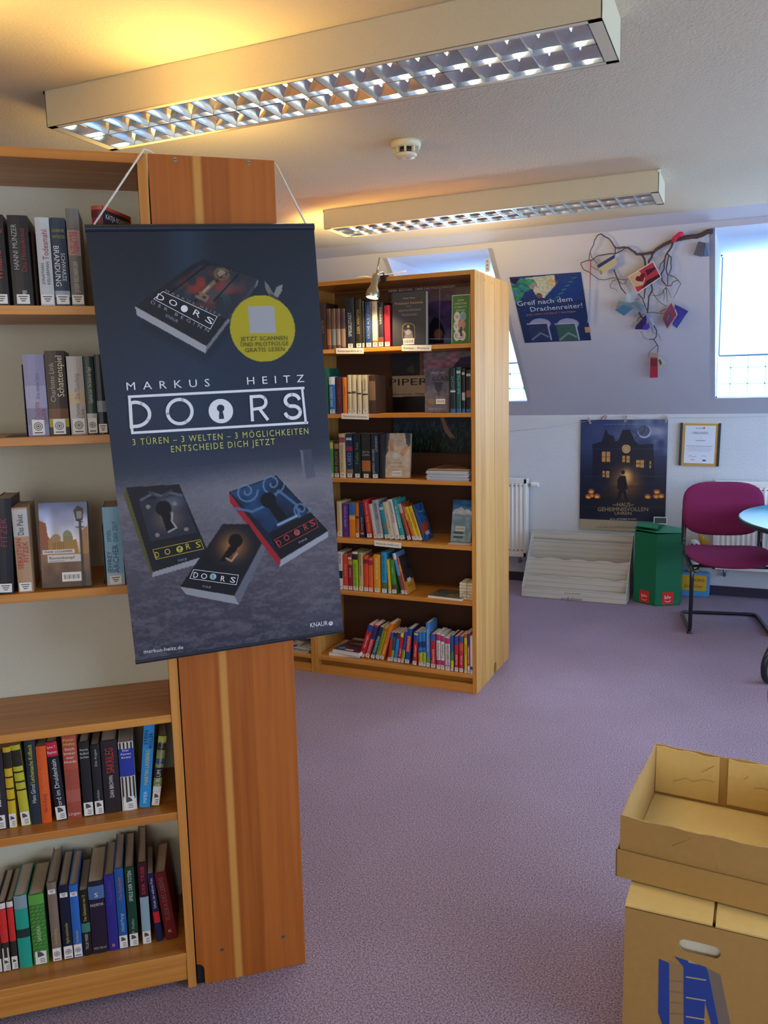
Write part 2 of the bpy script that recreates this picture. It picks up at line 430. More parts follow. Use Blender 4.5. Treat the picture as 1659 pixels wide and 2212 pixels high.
# dormers: cheeks, flat head and sill, upright window at the back
Z_HEAD = 1.29+S_HI*math.sin(SL); Z_SILL = 1.29+S_LO*math.sin(SL)
Y_HEAD = 6.2-S_HI*math.cos(SL); Y_SILL = 6.2-S_LO*math.cos(SL); YW = 6.12
for n, (a, b) in enumerate(WIN, 1):
    d = MB()
    tri = [(Y_HEAD, Z_HEAD), (YW+0.05, Z_HEAD), (YW+0.05, Z_SILL), (Y_SILL, Z_SILL)]
    d.prism(tri, a-0.03, a+0.0015, 'yz'); d.prism(tri, b-0.0015, b+0.03, 'yz')
    d.box(a-0.03, Y_HEAD+0.002, Z_HEAD-0.0015, b+0.03, YW+0.05, Z_HEAD+0.03)
    d.box(a, Y_SILL+0.035, Z_SILL-0.03, b, YW+0.16, Z_SILL-0.0005)
    w = struct(f'window_{n}', d, M_slope)
    fr = MB(); z0, z1 = Z_SILL, Z_HEAD; t = 0.012; zb = 1.685
    fr.box(a, YW, z0, a+t, YW+0.04, z1); fr.box(b-t, YW, z0, b, YW+0.04, z1)
    fr.box(a, YW, z0, b, YW+0.04, z0+t); fr.box(a, YW, z1-t, b, YW+0.04, z1)
    fr.build('window_frame', M_winframe, w)
    MB().box(a+t, YW+0.02, z0+t, b-t, YW+0.024, z1-t).build('pane', M_glass, w)
    MB().box(a+0.018, YW-0.022, zb, b-0.018, YW-0.020, z1-0.02).build('roller_blind', M_blind, w)
    MB().box(a+0.014, YW-0.028, zb-0.008, b-0.014, YW-0.016, zb+0.004).build('blind_rail', M_blueline, w)
    MB().box(a+0.010, YW-0.026, zb, a+0.018, YW-0.016, z1-0.02).build('blind_guide', M_blueline, w)
    g = MB()
    x = a+0.085
    while x < b-0.02: g.box(x, YW+0.05, z0, x+0.010, YW+0.053, z1); x += 0.108
    for z in (1.49, 1.60, 1.71): g.box(a, YW+0.05, z, b, YW+0.053, z+0.010)
    g.build('wire_grid', M_blueline, w)

# ------------------------------------------------------------------ luminaires
def luminaire(label, x0, x1, y0, y1, zc, zb, ncell, power):
    F = frame(((x0+x1)/2, (y0+y1)/2, zb)); t = thing('louvre_ceiling_light', label, 'ceiling light', F, 'louvred strip lights on the ceiling')
    hw, hd, h = (x1-x0)/2, (y1-y0)/2, zc-zb
    b = MB()
    b.box(-hw, -hd, 0, hw, -hd+0.004, h); b.box(-hw, hd-0.004, 0, hw, hd, h)
    b.box(-hw, -hd, 0, -hw+0.004, hd, h); b.box(hw-0.004, -hd, 0, hw, hd, h); b.box(-hw, -hd, h-0.003, hw, hd, h-0.0005)
    m = 0.02; e = 0.034
    b.box(-hw, -hd, 0, hw, -hd+m, 0.002); b.box(-hw, hd-m, 0, hw, hd, 0.002)
    b.box(-hw, -hd, 0, -hw+e, hd, 0.002); b.box(hw-e, -hd, 0, hw, hd, 0.002)
    b.build('housing', M_cream, t, bevel=0.003)
    for sx in (-1, 1):
        MB().box(sx*hw-0.006*(sx > 0), -hd-0.004, h-0.012, sx*hw+0.006*(sx < 0)+0.006*sx, -hd+0.008, h-0.002).build('end_clip', M_white, t)
    lw, ld = hw-e, hd-m
    r = MB()                                       # two parabolic troughs of bright aluminium
    for side in (-1, 1):
        yc = side*ld/2; pr = []
        for k in range(13):
            u = -1+2*k/12; pr.append((yc+u*ld/2, 0.004+0.075*(1-abs(u)**2.4)))
        vs = [(x, p[0], p[1]) for x in (-lw, lw) for p in pr]; n = len(pr)
        r.add(vs, [(k, k+1, n+k+1, n+k) for k in range(n-1)])
    r.box(-lw, -0.003, 0.0, lw, 0.003, 0.012)
    r.box(-lw, -ld, 0.0, lw, -ld+0.003, 0.012); r.box(-lw, ld-0.003, 0.0, lw, ld, 0.012); r.box(-lw, -ld, 0, -lw+0.003, ld, 0.03); r.box(lw-0.003, -ld, 0, lw, ld, 0.03)
    smooth_by_angle(r.build('reflector', M_mirror, t, recalc=False), 30)
    def blade():                                  # curved wedge: knife edge below, broad above
        q = MB(); pr = [(-0.0012, 0.001), (-0.004, 0.012), (-0.010, 0.024), (-0.019, 0.034), (0.019, 0.034), (0.010, 0.024), (0.004, 0.012), (0.0012, 0.001)]
        q.prism([(p[0], p[1]) for p in pr], -ld/2+0.004, ld/2-0.004, 'xz'); return q
    first = None
    for k in range(1, ncell):
        x = -lw+2*lw*k/ncell
        for side in (-1, 1):
            if first is None: first = blade().build('louvre_blade', M_mirror, t); o = smooth_by_angle(first, 35)
            else: o = first.copy(); C.objects.link(o); o.parent = t
            o.location = (x, side*ld/2, 0)
    tm = mat('fluorescent_tube', '#FFFFFF', 0.4, emit=(1.0, 0.93, 0.82), estr=9)
    for side in (-1, 1):
        q = MB(); q.tube([(-lw+0.01, side*ld/2, 0.062), (lw-0.01, side*ld/2, 0.062)], 0.008, 8); q.build('fluorescent_tube', tm, t, smooth=True)
        l = area('tube_light', (0, 0, 0), (0, 0, -1), 2*lw-0.06, 0.028, power, (1.0, 0.86, 0.66))
        l.parent = t; l.location = (0, side*ld/2, 0.052); l.rotation_euler = (0, 0, 0)
    return t
luminaire('nearer white louvred strip light on the ceiling above the pine bookcases', -1.985, -0.33, 2.01, 2.293, 2.42, 2.315, 20, 9.0)
luminaire('farther white louvred strip light on the ceiling above the smoke detector and far bookcase', -2.02, -0.385, 3.88, 4.156, 2.42, 2.326, 20, 7.0)

# smoke detector
Fs = frame((-1.205, 3.0, 2.42)); t = thing('smoke_detector', 'round white smoke detector on the ceiling between the two strip lights', 'smoke detector', Fs)
MB().lathe([(0.0, 0), (0.055, 0), (0.057, -0.008), (0.054, -0.024), (0.046, -0.026)], 32).build('base', M_cream, t, smooth=True)
MB().lathe([(0.034, -0.026), (0.034, -0.044)], 24).build('sensor_chamber', M_black, t, smooth=True)
for k in range(8):
    a = k*math.pi/4+0.3; q = MB(); T = Matrix.Rotation(a, 4, 'Z')
    q.box(0.034, -0.004, -0.046, 0.047, 0.004, -0.024, T=T); q.build('rib', M_cream, t)
MB().lathe([(0.0, -0.045), (0.040, -0.045), (0.041, -0.050), (0.033, -0.058), (0.010, -0.060), (0.0, -0.056)], 28).build('cap', M_cream, t, smooth=True)

# ------------------------------------------------------------------ bookcases
def rounded_notch_panel(d, h, nx, nh):            # outline (y, z) with a notch at the lower back
    pts = [(0, 0), (d-nx, 0), (d-nx, nh-0.018)]
    for k in range(1, 5): a = k/4*math.pi/2; pts.append((d-nx+0.018*(1-math.cos(a)), nh-0.018+0.018*math.sin(a)))
    return pts+[(d, nh), (d, h), (0, h)]
def bookcase(name, label, F, w, d, h, zs, mside, mboard, mfront, mback, plinth='flush', group=None, bot=0.098):
    t = thing(name, label, 'bookcase', F, group); th = 0.021
    for x in (-w, -th):
        q = MB(); q.prism(rounded_notch_panel(d, h, 0.02, 0.06), x, x+th, 'yz', 0)
        q.box(x, -0.0006, 0.0, x+th, 0.0006, h, 1)
        q.build('side_panel', [mside, mfront], t, bevel=0.001, bseg=1)
    MB().box(-w+th, 0, h-0.021, -th, d-0.006, h).build('top_board', mboard, t, bevel=0.0015)
    for z in zs: MB().box(-w+th, 0.002, z-0.020, -th, d-0.008, z).build('shelf', mboard, t, bevel=0.0015)
    MB().box(-w+th, 0.0, bot-0.020, -th, d-0.008, bot).build('bottom_board', mboard, t, bevel=0.0015)
    if plinth == 'flush': MB().box(-w+th, 0.003, 0.022, -th, 0.022, bot-0.021).build('plinth', mboard, t, bevel=0.0015)
    else:
        MB().box(-w+th, 0.045, 0.0, -th, 0.06, bot-0.021).build('plinth_back', mboard, t)
        MB().box(-w+th, 0.004, 0.0, -th, 0.022, 0.046).build('plinth', mboard, t, bevel=0.0015)
    MB().box(-w+th, d-0.006, 0.03, -th, d-0.002, h-0.0215).build('back_panel', mback, t)
    return t
P0 = Vector((-1.232, 1.532, 0))
FA = frame(P0, LANG)
A_Z = [1.700, 1.415, 1.062, 0.733, 0.480]
tA = bookcase('pine_bookcase', 'near pine bookcase with pale grey back, full of thrillers behind the hanging banner', FA, 1.0, 0.27, 2.027, A_Z, M_woodA, M_woodAx, M_woodA, M_greyback)
FC = frame((-1.169, 3.730, 0))
C_Z = [1.711, 1.387, 1.060, 0.743, 0.467]
tC = bookcase('pine_bookcase', 'far pine bookcase with dark brown back and clip lamp, facing the room', FC, 0.907, 0.322, 2.043, C_Z, M_woodC, M_woodFx, M_woodF, M_hard, 'step')
FC2 = frame((-1.169-0.909, 3.730, 0))
tC2 = bookcase('pine_bookcase', 'pine bookcase to the left of the far one, only its foot showing below the banner', FC2, 0.907, 0.322, 2.043, C_Z, M_woodC, M_woodFx, M_woodF, M_hard, 'step')
FD = frame((-1.169-0.907, 3.730+0.325+0.275, 0), math.pi)
tD = bookcase('pine_bookcase', 'pine bookcase standing back to back behind the far one, facing the windows', FD, 0.907, 0.272, 2.043, C_Z, M_woodC, M_woodFx, M_woodF, M_hard)
for tt, pts in ((tC, ((0.04, 2.015), (0.16, 2.012), (0.28, 2.015), (0.05, 0.09), (0.27, 0.09))),):
    for y, z in pts: MB().tube([(0.0, y, z), (0.0015, y, z)], 0.0045, 10).build('screw_cover', M_woodF, tt)
# the case beside the near one stands at right angles: its side panel faces the camera, its front the room
tB = thing('pine_bookcase', 'pine bookcase turned sideways, its broad orange-brown side panel behind the hanging banner', 'bookcase', FA)
pp = [(0.003+0.018, 0.0), (0.283, 0.003), (0.283, 2.028), (0.003, 2.028), (0.003, 0.060)]
nt_ = [(0.003+0.018*math.sin(a), 0.042+0.018*math.cos(a)) for a in [k*math.pi/8 for k in range(5)]]
pp = [(0.021, 0.0), (0.283, 0.0), (0.283, 2.028), (0.003, 2.028)]+nt_
MB().prism(pp, 0.0, 0.021, 'xz').build('side_panel', M_woodB, tB, bevel=0.0012)
MB().box(0.003, 0.86, 0, 0.283, 0.881, 2.028).build('side_panel', M_woodB, tB)
MB().box(0.010, 0.0215, 2.005, 0.282, 0.859, 2.026).build('top_board', M_woodA, tB)
for z in A_Z: MB().box(0.010, 0.0215, z-0.02, 0.281, 0.859, z).build('shelf', M_woodA, tB)
MB().box(0.010, 0.0215, 0.078, 0.283, 0.859, 0.098).build('bottom_board', M_woodA, tB)
MB().box(0.26, 0.0215, 0.0, 0.279, 0.859, 0.077).build('plinth', M_woodA, tB)
MB().box(0.0045, 0.0215, 0.03, 0.009, 0.859, 2.026).build('back_panel', M_greyback, tB)
MB().box(0.0035, 0.008, 0.0, 0.020, 0.019, 0.058).build('notch_shade', M_black, tB)  # black block stands in for the shade inside the open notch
for px_ in ((378, 345), (537, 352), (480, 2051), (612, 2023)):
    x, z = on_frame(FA, *px_)
    q = MB(); q.tube([(x, -0.0012, z), (x, 0.0005, z)], 0.0052, 14); s = q.build('screw', M_steel, tB)
    MB().box(x-0.0045, -0.0016, z-0.0006, x+0.0045, -0.0011, z+0.0006).build('screw_slot', M_black, s)

# edge labels on the far bookcase
def edge_label(text, p0, p1, z):
    a, _ = on_frame(FC, *p0); b, _ = on_frame(FC, *p1)
    F = FC @ Matrix.Translation(((a+b)/2, -0.0022, z-0.012)) @ Matrix.Rotation(math.radians(2), 4, 'Y'); w = b-a
    t = tag(MB().box(-w/2, 0, -0.014, w/2, 0.0012, 0.014).build('shelf_label', mat('label_card', '#EFE6D8', 0.6), F=F), None, 'label', 'white card labels on the shelf edges')
    m = MB(); text_fit(m, text, 0, 0, w*0.86, 0.0085, y=-0.0006, keep=False); m.build('lettering', M_black, t)
    return t
for s, a, b, z, l in (('Romane Jugendliche ab 13', (726, 752), (786, 752), 1.711, 'white shelf label for teenage novels, left on the top shelf edge'),
                      ('Fantasy - Romane', (868, 748), (932, 748), 1.711, 'white shelf label for fantasy novels below the charcoal cover'),
                      ('Historische Romane', (738, 898), (797, 898), 1.387, 'white shelf label for historical novels on the second shelf edge'),
                      ('Romane über fremde Länder', (809, 1176), (867, 1176), 0.743, 'white shelf label for novels about foreign countries, lowest of the labels')):
    edge_label(s, a, b, z)['label'] = l

# ------------------------------------------------------------------ furniture on the right
def pad(w, h, t, name, m, parent, T, rnd=3.2, nr=7, na=44, bend=0.0, saddle=0.0, crown=0.35):
    """rounded cushion in the xz plane of T, thickness along y"""
    vs = []; fs = []
    def ring(f, side):
        out = []
        for k in range(na):
            a = 2*math.pi*k/na; ca, sa = math.cos(a), math.sin(a)
            r = (abs(ca)**rnd+abs(sa)**rnd)**(-1/rnd)
            x = w/2*f*r*ca; z = h/2*f*r*sa
            yy = side*t/2*(1-f**6)**0.5 if f < 1 else 0
            yy = yy*(1-crown)+side*t/2*crown*(1-f*f) if f < 1 else 0
            yy += bend*(2*x/w)**2+saddle*((2*z/h)**2 if z < 0 else 0.25*(2*z/h)**2)
            out.append((x, yy, z))
        return out
    levels = [(0.05, -1)]+[(0.05+0.95*(k/nr)**0.6, -1) for k in range(1, nr)]+[(0.985, -1), (1.0, 0), (0.985, 1)]+[(0.05+0.95*(k/nr)**0.6, 1) for k in range(nr-1, 0, -1)]+[(0.05, 1)]
    for f, sd in levels: vs += [T @ Vector(p) for p in ring(f, sd)]
    n = len(levels)
    for i in range(n-1):
        for k in range(na): fs.append((i*na+k, i*na+(k+1) % na, (i+1)*na+(k+1) % na, (i+1)*na+k))
    fs.append(tuple(range(na))); fs.append(tuple((n-1)*na+k for k in range(na)))
    return MB().add(vs, fs).build(name, m, parent, smooth=True)
def fillet(pts, r=0.04, n=5):
    pts = [Vector(p) for p in pts]; out = [pts[0]]
    for i in range(1, len(pts)-1):
        a = (pts[i-1]-pts[i]); b = (pts[i+1]-pts[i]); ra = min(r, a.length*0.45, b.length*0.45)
        p0 = pts[i]+a.normalized()*ra; p2 = pts[i]+b.normalized()*ra
        for k in range(n+1):
            u = k/n; out.append(p0*(1-u)**2+pts[i]*2*u*(1-u)+p2*u*u)
    return out+[pts[-1]]
def fabric(name, c1, scale=320):
    return mat(name, c1, 0.95, spec=0.2, bump=0.5, bscale=scale)
def visitor_chair(label, F, fab, w=0.46, over=0.03):
    t = thing('visitor_chair', label, 'chair', F)
    fr = MB(); R = 0.0125; d = 0.47
    path = [(0, 0.455, 0.63), (0, 0.445, 0.47), (0, 0.36, 0.425), (0, 0.0, 0.405), (0, -0.01, 0.35), (0, 0, R), (0, d, R), (w, d, R), (w, 0, R), (w, -0.01, 0.35), (w, 0.0, 0.405), (w, 0.36, 0.425), (w, 0.445, 0.47), (w, 0.455, 0.63)]
    fr.tube(fillet(path, 0.055), R, 12); smooth_by_angle(fr.build('frame', M_blacktube, t), 50)
    for z, y in ((0.409, 0.06), (0.417, 0.30)):
        q = MB(); q.tube([(0.0, y, z), (w, y, z)], 0.009, 8); q.build('seat_rail', M_blacktube, t, smooth=True)
    for x in (0, w):
        s = 1 if x == 0 else -1
        q = MB(); q.box(x-0.014, 0.447, 0.46, x+0.014, 0.473, 0.70); q.build('back_bracket', M_black, t, bevel=0.005)
        q = MB(); q.tube([(x, 0.0, 0.001), (x, 0.03, 0.001)], 0.0155, 10); q.build('glide', M_black, t, smooth=True)
    T = Matrix.Translation((w/2, 0.205, 0.452)) @ Matrix.Rotation(math.radians(-88), 4, 'X')
    pad(w+over, 0.47, 0.065, 'seat', fab, t, T, rnd=3.4, bend=-0.018, saddle=0.022)
    T = Matrix.Translation((w/2, 0.462, 0.705)) @ Matrix.Rotation(math.radians(-7), 4, 'X')
    pad(w+0.03, 0.345, 0.05, 'backrest', fab, t, T, rnd=3.4, bend=-0.022, crown=0.2)
    return t
Mfab = fabric('berry_fabric', '#7C2650')
visitor_chair('berry red upholstered chair with black sled base beside the blue table', frame((-0.262, 5.135, 0), math.radians(10)), Mfab)
visitor_chair('bright red upholstered chair cut by the right edge above the cardboard boxes', frame((0.615, 3.08, 0), math.pi), fabric('red_fabric', '#C23A48'), w=0.46, over=0.11)

# round table
t = thing('round_table', 'round table with blue top and black bent tube legs beside the berry chair', 'table', frame((0.80, 5.06, 0)))
MB().lathe([(0, 0.722), (0.806, 0.722), (0.82, 0.728), (0.82, 0.744), (0.815, 0.749), (0, 0.75)], 96, T=None).build('edge_band', M_black, t, smooth=False, bevel=0)
MB().lathe([(0, 0.7502), (0.812, 0.7502), (0.812, 0.7516), (0, 0.7518)], 96).build('table_top', mat('blue_laminate', '#2C7C9A', 0.5, spec=0.3), t)
for k in range(3):
    a = 2*math.pi*k/3+math.radians(-133); q = MB(); R = 0.016
    c, s = math.cos(a), math.sin(a)
    rr = [(0.12, 0.70), (0.55, 0.70), (0.60, 0.55), (0.985, 0.10), (0.995, R), (0.80, R), (0.30, R)]
    rr = [(0.10, 0.705), (0.62, 0.705), (0.66, 0.60), (0.985, 0.12), (0.975, R), (0.84, R), (0.16, R)]
    q.tube(fillet([(c*r, s*r, z) for r, z in rr], 0.07), R, 10); smooth_by_angle(q.build('leg', M_blacktube, t), 50)
cd = MB().box(-0.08, -0.05, 0, 0.08, 0.05, 0.0015).build('paper_card', mat('paper_white', '#E6ECEE', 0.6), F=frame((0.27, 4.98, 0.7525), 0.3)); tag(cd, 'small white paper card lying on the blue table', 'card')

# radiators
def radiator(label, x0, x1, z0, z1, valve=False, group='white panel radiators under the sloping wall'):
    F = frame((x0, 6.10, z0)); t = thing('radiator', label, 'radiator', F, group); w, h = x1-x0, z1-z0
    b = MB(); n = int(w/0.0333); xs = [0.02+(w-0.04)*k/(n*4) for k in range(n*4+1)]
    vs = []; fs = []
    for i, x in enumerate(xs):
        dy = [0.0, 0.0, 0.006, 0.006][i % 4]
        vs += [(x, dy, 0.035), (x, dy, h-0.035)]
    for i in range(len(xs)-1): fs.append((2*i, 2*i+2, 2*i+3, 2*i+1))
    b.add(vs, fs); b.box(0, 0.007, 0, w, 0.012, h); b.box(0, 0, 0, w, 0.008, 0.035); b.box(0, 0, h-0.035, w, 0.008, h); b.box(0, 0, 0, 0.02, 0.01, h); b.box(w-0.02, 0, 0, w, 0.01, h)
    b.build('front_panel', M_white, t, bevel=0.0015, bseg=1)
    MB().box(-0.001, 0.008, h-0.004, w+0.001, 0.075, h+0.004).build('top_grille', M_white, t)
    for x in (-0.002, w): MB().box(x, 0.010, 0.004, x+0.002, 0.075, h-0.003).build('side_cover', M_white, t)
    MB().box(0.01, 0.064, 0.0, w-0.01, 0.074, h-0.01).build('rear_panel', M_white, t)
    s = MB(); 
    for k in range(n):
        x = 0.02+(w-0.04)*(k+0.62)/n
        for z in (0.052, h-0.052): s.box(x-0.006, -0.0008, z-0.003, x+0.006, 0.0025, z+0.003)
    tag(s.build('slots', mat('slot_shadow', '#6F6A66', 0.8), t), kind='stuff')
    for x in (0.08, w-0.06):
        q = MB(); q.tube([(x, 0.04, 0.02), (x, 0.04, -0.05), (x, 0.099, -0.05)], 0.011, 10); q.build('pipe', M_steel, t, smooth=True)
    for x in (0.15, w-0.15): MB().box(x, 0.072, 0.05, x+0.03, 0.0995, h-0.05).build('wall_bracket', M_white, t)
    if valve:
        q = MB(); T = Matrix.Translation((w, 0.045, h-0.045)) @ Matrix.Rotation(math.pi/2, 4, 'Y')
        q.lathe([(0.0, 0), (0.010, 0), (0.010, 0.018), (0.014, 0.018), (0.014, 0.028)], 16, T=T); v = q.build('valve', M_steel, t, smooth=False)
        q = MB(); q.lathe([(0.013, 0.026), (0.021, 0.030), (0.022, 0.055), (0.019, 0.058), (0.020, 0.082), (0.016, 0.087), (0, 0.088)], 20, T=T); q.build('thermostat_head', M_white, v)
    return t
radiator('white ribbed radiator with thermostat knob, beside the far bookcase', -2.45, -1.512, 0.205, 0.81, True)
radiator('white ribbed radiator behind the berry red chair', -0.178, 1.0, 0.205, 0.825)

# cardboard display tray
Fd = frame((-1.442, 5.695, 0), math.radians(-0.5)); t = thing('display_tray', 'empty stepped cardboard display with whitewashed wood print on the floor', 'display', Fd)
M_wh = bpy.data.materials.new('whitewashed_print'); M_wh.use_nodes = True; nt = M_wh.node_tree; b_ = nt.nodes['Principled BSDF']; b_.inputs['Roughness'].default_value = 0.7
tc = nt.nodes.new('ShaderNodeTexCoord'); mp = nt.nodes.new('ShaderNodeMapping'); mp.inputs['Scale'].default_value = (1.2, 30, 30); nz = nt.nodes.new('ShaderNodeTexNoise'); nz.inputs['Scale'].default_value = 3; nz.inputs['Detail'].default_value = 6
wv = nt.nodes.new('ShaderNodeTexWave'); wv.bands_direction = 'Z'; wv.inputs['Scale'].default_value = 9; wv.inputs['Distortion'].default_value = 0.3
rp = nt.nodes.new('ShaderNodeValToRGB'); rp.color_ramp.elements[0].color = (*hexc('#C4BEB2'), 1); rp.color_ramp.elements[0].position = 0.02; rp.color_ramp.elements[1].color = (*hexc('#DAD4C8'), 1); rp.color_ramp.elements[1].position = 0.10
mxx = nt.nodes.new('ShaderNodeMix'); mxx.data_type = 'RGBA'; mxx.blend_type = 'MULTIPLY'; mxx.inputs[0].default_value = 0.25
for a, b in ((tc.outputs['Object'], mp.inputs[0]), (mp.outputs[0], nz.inputs[0]), (tc.outputs['Object'], wv.inputs[0]), (wv.outputs['Fac'], rp.inputs[0]), (rp.outputs[0], mxx.inputs[6]), (nz.outputs['Fac'], mxx.inputs[7]), (mxx.outputs[2], b_.inputs[0])): nt.links.new(a, b)
w = 0.735; c = 0.005
MB().box(0, 0, 0, w, c, 0.078).build('front_lip', M_wh, t)
MB().box(0, 0, 0, w, 0.36, c).build('base', M_wh, t)
for x in (0, w-c): MB().prism([(c, 0), (0.37, 0), (0.37, 0.06), (0.335, 0.43), (0.30, 0.43), (c, 0.078)], x, x+c, 'yz').build('side_panel', M_wh, t)
MB().prism([(0.365, 0), (0.37, 0), (0.335, 0.43), (0.330, 0.43)], c, w-c, 'yz').build('back_panel', M_wh, t)
for k, (y, z0, z1) in enumerate(((0.075, 0.0, 0.155), (0.165, 0.0, 0.265))):
    pr = []
    nseg = 48; xs = [c+(w-2*c)*i/nseg for i in range(nseg+1)]
    def dip(x): 
        u = (x/w*4) % 1.0; return 0.012*(max(0, math.cos((u-0.5)*2*math.pi)))**0.6 if 0.25 < u < 0.75 else 0
    poly = [(xs[0], z0)]+[(xs[-1], z0)]+[(x, z1-dip(x)) for x in xs[::-1]]
    MB().prism(poly, y, y+0.004, 'xz').build('tier_front', M_wh, t)
    MB().box(c, y+0.004, z1-0.10, w-c, y+0.088, z1-0.096).build('tier_floor', M_wh, t)
MB().box(c, 0.325, 0.375, w-c, 0.329, 0.378).build('crease', mat('crease_brown', '#8A7A60', 0.8), t)
m = MB(); text_px(m, Fd, 'arsEdition', (1212, 1296), (1257, 1298), 7); text_px(m, Fd, 'Schenken & erleben', (1219, 1283), (1254, 1284), 3.5); m.build('lettering', mat('brown_ink', '#55301E', 0.7), t)

# green hexagonal box
Fg = frame((-0.520, 5.90, 0)); t = thing('hexagonal_box', 'tall green hexagonal cardboard box with open flaps between display and chair', 'box', Fg)
M_gr = mat('green_card', '#0E7048', 0.38); M_gr2 = mat('green_card_inside', '#2C8A62', 0.5)
R = 0.178; hx = [(R*math.cos(math.radians(-90+60*k)), R*math.sin(math.radians(-90+60*k))) for k in range(6)]; hh = 0.50
q = MB()
for k in range(6):
    a, b = hx[k], hx[(k+1) % 6]; ai, bi = (a[0]*0.975, a[1]*0.975), (b[0]*0.975, b[1]*0.975)
    q.prism([a, b, bi, ai], 0, hh, 'xy')
q.prism(hx, 0.0, 0.004, 'xy'); q.build('body', M_gr, t)
for nm, sc, z0, tilt, rz_ in (('flap', 1.02, hh+0.001, (-1.0, 2.5), 0), ('flap', 0.98, hh+0.014, (-5.5, 4.0), 0.08)):
    T = Matrix.Translation((0, 0, z0)) @ Matrix.Rotation(rz_, 4, 'Z') @ Matrix.Translation((R, 0, 0)) @ Matrix.Rotation(math.radians(tilt[1]), 4, 'Y') @ Matrix.Translation((-R, 0, 0))
    half = [(x*sc, y*sc) for x, y in hx]
    if z0 > hh+0.005: half = [(-R*0.87, -R*0.5), (-R*0.1, -R*0.72), (R*0.1, R*0.5), (0, R*0.98), (-R*0.87, R*0.5)]
    MB().prism(half, 0, 0.002, 'xy', T=T).build(nm, M_gr2, t)
MB().prism([(-0.006, 0), (0.004, 0), (0.003, 0.03), (-0.004, 0.034)], -0.002, 0.0, 'xz', T=Matrix.Translation((0.0, -R*0.4, hh+0.015))).build('locking_tab', M_gr, t)
for side in (-1, 1):
    F2 = Matrix.Translation((side*R*math.cos(math.radians(30))/2, -R*0.75, 0)) @ Matrix.Rotation(math.radians(30*side), 4, 'Z')
    q = MB().box(-0.039+0.0, -0.0010, 0.012, 0.039, 0.0, 0.095, T=F2); s = q.build('logo_square', mat('logo_red', '#D8261E', 0.4), t)
    m = MB(); text_fit(m, 'blv', 0, 0.060, 0.046, 0.026, y=0, keep=False)
    arc = [(-0.022+0.044*k/10, 0.034-0.009*math.sin(math.pi*k/10)) for k in range(11)]
    for k in range(10): m.add([(arc[k][0], 0, arc[k][1]), (arc[k+1][0], 0, arc[k+1][1]), (arc[k+1][0], 0, arc[k+1][1]+0.0035), (arc[k][0], 0, arc[k][1]+0.0035)], [(0, 1, 2, 3)])
    m.v = [tuple(F2 @ Vector((v[0], -0.0014, v[2]))) for v in m.v]; m.build('lettering', M_white, s)
pc = MB().box(-0.045, 0, 0, 0.045, 0.0015, 0.050).build('postcard', M_white, F=frame((-0.525, 6.00, 0.527), 0.1, math.radians(-18))); tag(pc, 'small black and white postcard standing on the green box', 'postcard')
MB().box(-0.040, -0.0006, 0.004, 0.040, 0.0002, 0.045).build('picture', mat('card_picture', '#36424E', 0.5), pc)

# blue toy case and soft toy behind the chair
Fk = frame((-0.325, 6.082, 0)); t = thing('plastic_case', 'blue plastic toy case with yellow label behind the chair leg', 'case', Fk)
M_bl = mat('light_blue_plastic', '#4E9AD2', 0.35)
q = MB(); 
def rr(x0, z0, x1, z1, r, n=5):
    out = []
    for cx, cz, a0 in ((x1-r, z0+r, -90), (x1-r, z1-r, 0), (x0+r, z1-r, 90), (x0+r, z0+r, 180)):
        for k in range(n+1): a = math.radians(a0+90*k/n); out.append((cx+r*math.cos(a), cz+r*math.sin(a)))
    return out
q.prism(rr(-0.12, 0, 0.135, 0.172, 0.025), 0, 0.088, 'xz'); q.build('shell', M_bl, t, bevel=0.004)
q = MB(); q.prism(rr(-0.10, 0.045, 0.115, 0.155, 0.012), -0.003, 0.0, 'xz'); q.build('yellow_panel', mat('label_yellow', '#E2B224', 0.4), t)
q = MB(); q.tube(fillet([(-0.10, 0.045, 0.165), (-0.10, 0.045, 0.20), (-0.045, 0.045, 0.20), (-0.045, 0.045, 0.165)], 0.02), 0.008, 8); q.build('handle', M_bl, t, smooth=True)
m = MB(); text_fit(m, 'NOO', 0.055, 0.122, 0.09, 0.022, y=-0.0036, keep=False); m.build('lettering', mat('ink_black2', '#2A2A28', 0.6), t)
m = MB(); text_fit(m, 'Junior', 0.030, 0.078, 0.13, 0.026, y=-0.0036, keep=False); m.build('lettering', mat('ink_purple', '#7A2F5A', 0.6), t)
Ft = frame((-0.300, 6.130, 0.1735)); t = thing('soft_toy', 'small black and white soft toy bird with yellow wing above the blue case', 'toy', Ft)
def blob(name, c, r, m, par, rot=None):
    T = Matrix.Translation(c) @ (rot or Matrix.Identity(4)) @ Matrix.Diagonal((*r, 1))
    pr = [(math.sin(math.pi*k/10), -math.cos(math.pi*k/10)) for k in range(11)]; pr[0] = (0.01, -1); pr[-1] = (0.01, 1)
    return MB().lathe(pr, 18, T=T).build(name, m, par, smooth=True)
M_fur = fabric('black_plush', '#23242C'); M_fw = fabric('white_plush', '#D8D6CE'); M_fy = fabric('yellow_plush', '#C99A3A')
blob('body', (0, 0, 0.085), (0.05, 0.042, 0.088), M_fur, t); blob('belly', (0.004, -0.02, 0.075), (0.033, 0.028, 0.055), M_fw, t)
blob('head', (0.0, -0.005, 0.195), (0.042, 0.040, 0.040), M_fw, t)
for s in (-1, 1): blob('eye', (s*0.014, -0.042, 0.203), (0.006, 0.004, 0.006), M_fur, t)
T = Matrix.Translation((0, -0.045, 0.187)) @ Matrix.Rotation(math.pi/2, 4, 'X'); MB().lathe([(0.009, 0), (0.006, 0.012), (0.001, 0.024)], 10, T=T).build('beak', M_fy, t, smooth=True)
